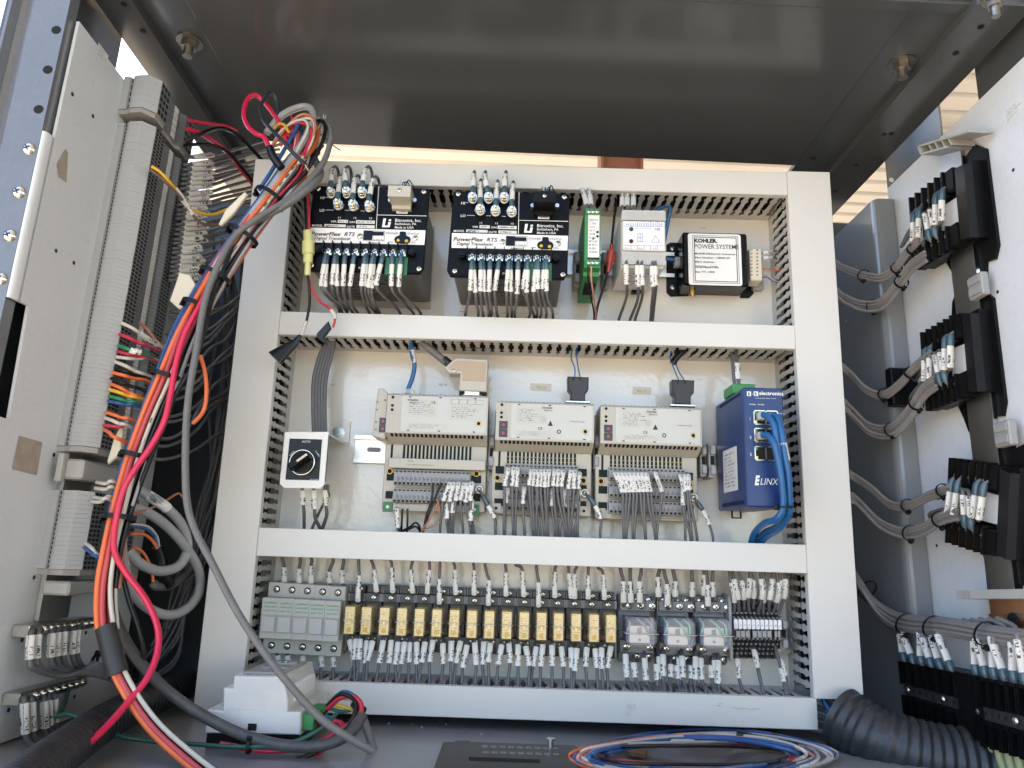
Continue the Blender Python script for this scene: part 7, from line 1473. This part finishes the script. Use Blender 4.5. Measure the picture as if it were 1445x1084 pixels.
# ================================================================ right plate: black terminal modules
XR = .492
def frame3(o, u, w, X=XR):
    O, U, V = CP(*o, X=X), CP(*u, X=X), CP(*w, X=X); U = U-O; V = V-O; N = (RC@Vector((-1, 0, 0))).normalized()
    M = Matrix((U, V, N)).transposed().to_4x4(); M.translation = O; return M
m_lab2 = printed('module_label', (.70, .70, .70), (.1, .1, .25), 6, 16, fill=.4)
MODS = []
for j, (o, u, w, nm) in enumerate((((1283, 279), (1328, 243.5), (1290.5, 381), 'topmost'), ((1299, 469), (1340, 445.5), (1307.5, 580), 'middle'), ((1340, 646), (1391, 653), (1334.5, 766), 'lowest'))):
    M = frame3(o, u, w); MODS.append(M); n0 = -(.52-XR)
    t = thing('terminal_module', '%s black terminal module on the right plate' % nm, 'terminal block', M@Vector((.8, 1, n0)), 'black terminal modules on the right plate')
    def ex(pl, a, b, mt, name, par):
        mb = MB(M); n = len(pl); mb.add([(x, y, z) for z in (a, b) for x, y in pl], [tuple(range(n)), tuple(range(n, 2*n))]+[(i, (i+1) % n, n+(i+1) % n, n+i) for i in range(n)]); return mb.build(name, mt, par)
    base = ex([(.38, -.06), (.46, -.30), (.62, -.40), (.98, -.34), (1.08, -.16), (1.38, -.24), (1.64, -.08), (1.70, 1.12), (1.60, 1.26), (1.38, 1.24), (1.34, 1.44), (1.00, 1.48), (.88, 1.26), (.62, 1.32), (.50, 1.14), (.38, 1.0)], n0+.0004, n0+.004, m_black, 'base_plate', t)
    for x, y in ((.76, -.22), (1.15, 1.30)):
        mb = MB(); c = M@Vector((x, y, n0+.004)); mb.dome(c, RC@Vector((-1, 0, 0)), .0055, .003, 14, 3); mb.cyl(c+RC@Vector((-.003, 0, 0)), c+RC@Vector((-.0034, 0, 0)), .0022, n=10, mi=1); mb.build('mounting_screw', [m_steel, m_inkgrey], base)
    bd = ex([(.02, .02), (1.52, .02), (1.52, .98), (.02, .98)], n0+.0041, -.013, m_black, 'body', t)
    ex([(1.27, .05), (1.52, .08), (1.52, .98), (1.27, .95)], -.0129, -.0035, mat('module_black', (.006, .006, .0075), .3, var=.1, dust=.02, spec=.35), 'side_block', t)
    ex([(.60, .33), (1.18, .35), (1.22, .40), (1.22, .62), (1.18, .66), (.60, .66)], -.0129, -.0122, m_lab2, 'label', bd)
    for v0, v1, row in ((.0, .30, 'upper'), (.70, 1.0, 'lower')):
        tb = ex([(0, v0), (1.0, v0), (1.0, v1), (0, v1)], -.0129, -.0052, m_black, row+'_row', t)
        for k in range(6): ex([(k*.2-.018, v0+.0), (k*.2+.018, v0+.0), (k*.2+.018, v1), (k*.2-.018, v1)], -.0051, .0005, m_black, 'barrier', tb)
        for k in range(5):
            c = M@Vector((k*.2+.1, v0+(.20 if row == 'upper' else .10), -.0046)); nn = RC@Vector((-1, 0, 0)); mb = MB(); mb.dome(c, nn, .0033, .0028, 10, 3); mb.build('screw', m_steel, tb)
            ex([(k*.2+.04, v0+.03), (k*.2+.16, v0+.03), (k*.2+.16, v1-.03), (k*.2+.04, v1-.03)], -.0051, -.0046, m_brass if k % 2 else m_steel, 'contact_strip', tb)
        ex([(1.04, v0+.02), (1.25, v0+.02), (1.25, v1-.02), (1.04, v1-.02)], -.0129, -.002, m_black, 'end_block', t)
    # leads with blue barrels
    k = 0
    for uu, va, vb, side in ((.12, .22, .50, 'up'), (.30, .22, .48, 'up'), (.82, .20, .50, 'up'), (1.0, .20, .48, 'up'), (.55, .78, .45, 'dn'), (.72, .78, .44, 'dn')):
        k += 1; d = 1 if side == 'up' else -1
        pts = [M@Vector((uu, va, -.003)), M@Vector((uu, va+.04*d, .0005)), M@Vector((uu, va+.17*d, .002)), M@Vector((uu-.03, va+(.42 if side == 'up' else .38)*d, .003)), M@Vector((uu-.25, .62 if side == 'up' else .34, -.002)), M@Vector((uu-.75, .72 if side == 'up' else .42, -.004)), M@Vector((uu*.3-.75, .80 if side == 'up' else .52, -.008))]
        wire(pts, .0022, m_wmgrey, '%s sleeved lead from the left on the %s row of the %s right module' % (ORD[(k-1) % 4], 'upper' if side == 'up' else 'lower', nm), 'sleeved leads on the right modules', sleeves=(('p', 2, 3),), barrels=(('p', .8, 2),))
# bundles from the panel to the modules
m_wtaupe = mat('wire_taupe', (.22, .205, .195), .42, var=.1, scale=150)
BU = (('upper bundle of the topmost right module', ((1170, 372), (1190, 379), (1215, 388), (1243, 392), (1262, 380), (1280, 357), (1297, 338)), 3, (1218, 388), (1265, 378), (1288, 352)),
      ('lower bundle of the topmost right module', ((1172, 412), (1192, 422), (1216, 432), (1242, 430), (1263, 408), (1285, 378), (1306, 362)), 4, (1232, 432), (1272, 398)),
      ('upper bundle of the middle right module', ((1180, 518), (1198, 526), (1222, 550), (1246, 558), (1268, 544), (1292, 518), (1314, 500)), 3, (1247, 556), (1284, 526)),
      ('lower bundle of the middle right module', ((1184, 570), (1202, 582), (1228, 606), (1258, 608), (1282, 585), (1302, 555), (1320, 540)), 5, (1258, 606), (1293, 570)),
      ('upper bundle of the lowest right module', ((1190, 668), (1206, 674), (1230, 690), (1256, 712), (1282, 714), (1312, 700), (1342, 690)), 3, (1280, 713), (1330, 692)),
      ('lower bundle of the lowest right module', ((1195, 702), (1212, 710), (1240, 738), (1272, 752), (1302, 748), (1328, 732), (1352, 726)), 4, (1284, 752), (1326, 733)))
for j, (lab, pts, cnt_, *ties) in enumerate(BU):
    Xs = [.44, .455, .468, .478, .484, .487, .488]; Ys = []
    for k in range(cnt_):
        o = (k-(cnt_-1)/2)*4.2
        w = [CP(x+o*.25, y+o, X=Xs[i]+.0015*((k*7) % 3)) for i, (x, y) in enumerate(pts)]; z0 = CB(pts[0][0], pts[0][1]+o, X=Xs[0]).z; w = [cw(.36, .055, z0-.004), cw(.405, .045, z0)]+w
        wire(w, .0023, m_wtaupe, '%s lead from the top in the %s' % (ORD[k], lab), 'leads in the right hand bundles', name='wire')
    for i, tp in enumerate(ties):
        best = min(range(len(pts)), key=lambda i_: abs(pts[i_][0]-tp[0])); a = CP(*pts[max(best-1, 0)], X=Xs[best]); b = CP(*pts[min(best+1, 6)], X=Xs[best])
        tie(CP(*tp, X=Xs[best]), b-a, .0072 if cnt_ < 4 else .0088, (1, .9), '%s black cable tie from the left on the %s' % (ORD[i], lab), 'cable ties on the right hand bundles', w=.0013)
# rail, end brackets, blocks between the modules
t = thing('mounting_rail', 'shiny vertical steel rail on the right plate behind the black modules', 'rail', CP(1400, 860, X=.515)); mb = MB(MC); ya = CB(1372, 200, X=.516).y+.03; mb.box(.5135, .5197, ya-.010, ya+.022, -.02, .50); mb.box(.512, .5134, ya-.014, ya+.026, -.02, .50); mb.build('rail_profile', m_alu, t)
t = thing('end_bracket', 'ribbed grey plastic bracket at the top of the right plate', 'bracket', CP(1335, 200, X=.49))
M = frame3((1293, 206), (1365, 184), (1299, 219), X=.488)
mb = MB(M); mb.box(.0, 1.0, .0, .18, -.028, .0, bev=0); mb.box(.0, .06, .0, 1.0, -.028, 0); mb.box(.06, .55, .82, 1.0, -.028, 0)
for k in range(4): mb.box(.2+k*.13, .23+k*.13, .18, .82, -.028, -.002)
mb.build('ribbed_body', m_lgrey, t)
for j, (px, py, lab) in enumerate(((1378, 404, 'upper grey rail block between the right modules'), (1416, 612, 'lower grey rail block between the right modules'))):
    t = thing('rail_block', lab, 'block', CP(px, py+10, X=.51), 'grey rail blocks'); c = CB(px, py, X=.505); mb = MB(MC); mb.box(.503, .5118, c.y-.012, c.y+.012, c.z-.013, c.z+.013, bev=.0015); mb.box(.5015, .5029, c.y-.009, c.y+.009, c.z-.010, c.z-.002); mb.box(.5015, .5029, c.y-.009, c.y+.009, c.z+.002, c.z+.010); mb.build('body', m_grey, t)
t = thing('insulator_bar', 'pale grey plastic bar above the copper busbars at right', 'bar', CP(1400, 840, X=.49)); M = frame3((1350, 833), (1450, 831), (1351, 845), X=.485); mb = MB(M); mb.box(0, 1.1, 0, 1, -.02, 0); mb.build('bar', m_lgrey, t)
mb = MB(M)
for k in range(5): mb.box(.10+k*.025, .11+k*.025, .05, .95, 0, .0006)
mb.build('bar_rib', m_grey, t)
for j, (o, u, w, lab) in enumerate((((1396, 846), (1450, 842), (1398, 868), 'upper copper busbar at the right edge'), ((1394, 866), (1450, 872), (1402, 890), 'lower copper busbar with a hole at the right edge'))):
    t = thing('busbar', lab, 'busbar', CP(*w, X=.5), 'copper busbars'); M = frame3(o, u, w, X=.502); mb = MB(M); mb.box(0, 1.1, 0, 1, -.004, 0); mb.build('bar', m_copper, t)
    if j: mb = MB(); c = CP(1430, 876, X=.5015); mb.cyl(c, c+RC@Vector((-.001, 0, 0)), .0075, n=18); mb.build('bolt_hole', m_void, t)
# ---------------------------------------------------------------- barrier strips at the lower right
for j, (o, u, w, nm, cells) in enumerate((((1275, 933), (1355, 949), (1283, 1009), 'left', 6), ((1377.5, 953), (1460, 968), (1384, 1050), 'right', 6))):
    M = frame3(o, u, w, X=.485); n0 = -.034
    t = thing('barrier_strip', '%s black barrier terminal strip at the bottom of the right plate' % nm, 'terminal strip', M@Vector((.5, 1, n0)), 'black barrier strips')
    mb = MB(M); mb.box(0, 1.34, .0, 1.0, n0, -.006); bd = mb.build('body', m_black, t)
    mb = MB(M); mb.box(1.0, 1.34, -.02, 1.02, -.0059, .006); mb.build('end_block', m_black, t)
    mb = MB(M); mb.box(.02, 1.0, .43, .62, -.0059, .004); st = mb.build('marker_bar', m_brk, t)
    for k in range(8): mb = MB(M); mb.box(.08+k*.115, .115+k*.115, .49, .55, .0041, .0044); mb.build('bar_hole', m_void, st)
    for k in (.09, .72): mb = MB(); c = M@Vector((k, .52, .0042)); mb.dome(c, RC@Vector((-1, 0, 0)), .0042, .0025, 12); mb.build('screw', m_steel, st)
    for k in range(cells):
        for v0, v1 in ((.0, .42), (.63, 1.0)):
            mb = MB(M); x0, x1 = k/cells+.012, (k+1)/cells-.012
            mb.box(x0, x0+.016, v0, v1, -.0059, .008); mb.box(x1-.016, x1, v0, v1, -.0059, .008); mb.box(x0+.016, x1-.016, v0, v0+.05, -.0059, .007); c_ = mb.build('cell', m_black, t)
            mb = MB(); c = M@Vector(((x0+x1)/2, (v0+v1)/2, -.0055)); mb.dome(c, RC@Vector((-1, 0, 0)), .0032, .0020, 10); mb.build('cell_screw', m_brass, c_)
    for k in range(cells):
        x = (k+.5)/cells; a = M@Vector((x, 1.0, -.004)); b = M@Vector((x+.03, 1.25, -.006)); c = M@Vector((x+.10, 1.75, -.02))
        wire([a, b, c], .0042, mat('wire_pale_yellow', (.52, .50, .25), .45), '%s pale yellow lead from the left under the %s barrier strip' % (ORD[k], nm), 'pale yellow leads under the barrier strips', n=10)
        xs_ = (o[0]+(u[0]-o[0])*x, o[1]+(u[1]-o[1])*x)
        p0 = M@Vector((x, .06, .002)); p1 = M@Vector((x, -.04, .004)); jj = random.uniform(-.04, .05); p2 = M@Vector((x-.02+jj*.3, -.17, .004)); p3 = M@Vector((x-.06+jj*1.6, -.50-.05*(k % 3), .003+.004*(k % 2))); p4 = M@Vector((x-.22, -.72-.01*k, -.003)); p5 = M@Vector((x-.55, -.80-.015*k, -.006))
        wire([p0, p1, p2, p3, p4, p5], .0024, m_wtaupe, '%s sleeved lead from the left above the %s barrier strip' % (ORD[k], nm), 'sleeved leads above the barrier strips', sleeves=(('p', 2, 3),), barrels=(('p', .9, 2),))
MP = ((1196, 806), (1212, 822), (1232, 852), (1256, 872), (1282, 880), (1330, 884), (1388, 894), (1460, 904))
for k in range(7):
    o = (k-3)*3.4; Xs = [.44, .455, .468, .476, .480, .482, .483, .484]
    z0 = CB(MP[0][0], MP[0][1]+o, X=Xs[0]).z; wire([cw(.36, .055, z0), cw(.405, .045, z0)]+[CP(x+o*.3*(i < 3), y+o, X=Xs[i]-.002*(k % 2)) for i, (x, y) in enumerate(MP)], .0026, m_wtaupe, '%s from the top of the thick grey bundle above the barrier strips' % ORD[k], 'leads in the lower right bundle')
for i, (px, py) in enumerate(((1224, 832), (1277, 880), (1316, 884), (1390, 894))):
    tie(CP(px, py, X=.477), CP(px+10, py+(6 if i == 0 else 1), X=.477)-CP(px-10, py-(8 if i == 0 else 0), X=.477), .0125, (1, .7), '%s black cable tie from the left on the bundle above the barrier strips' % ORD[i], 'cable ties on the lower right bundle', w=.0015)
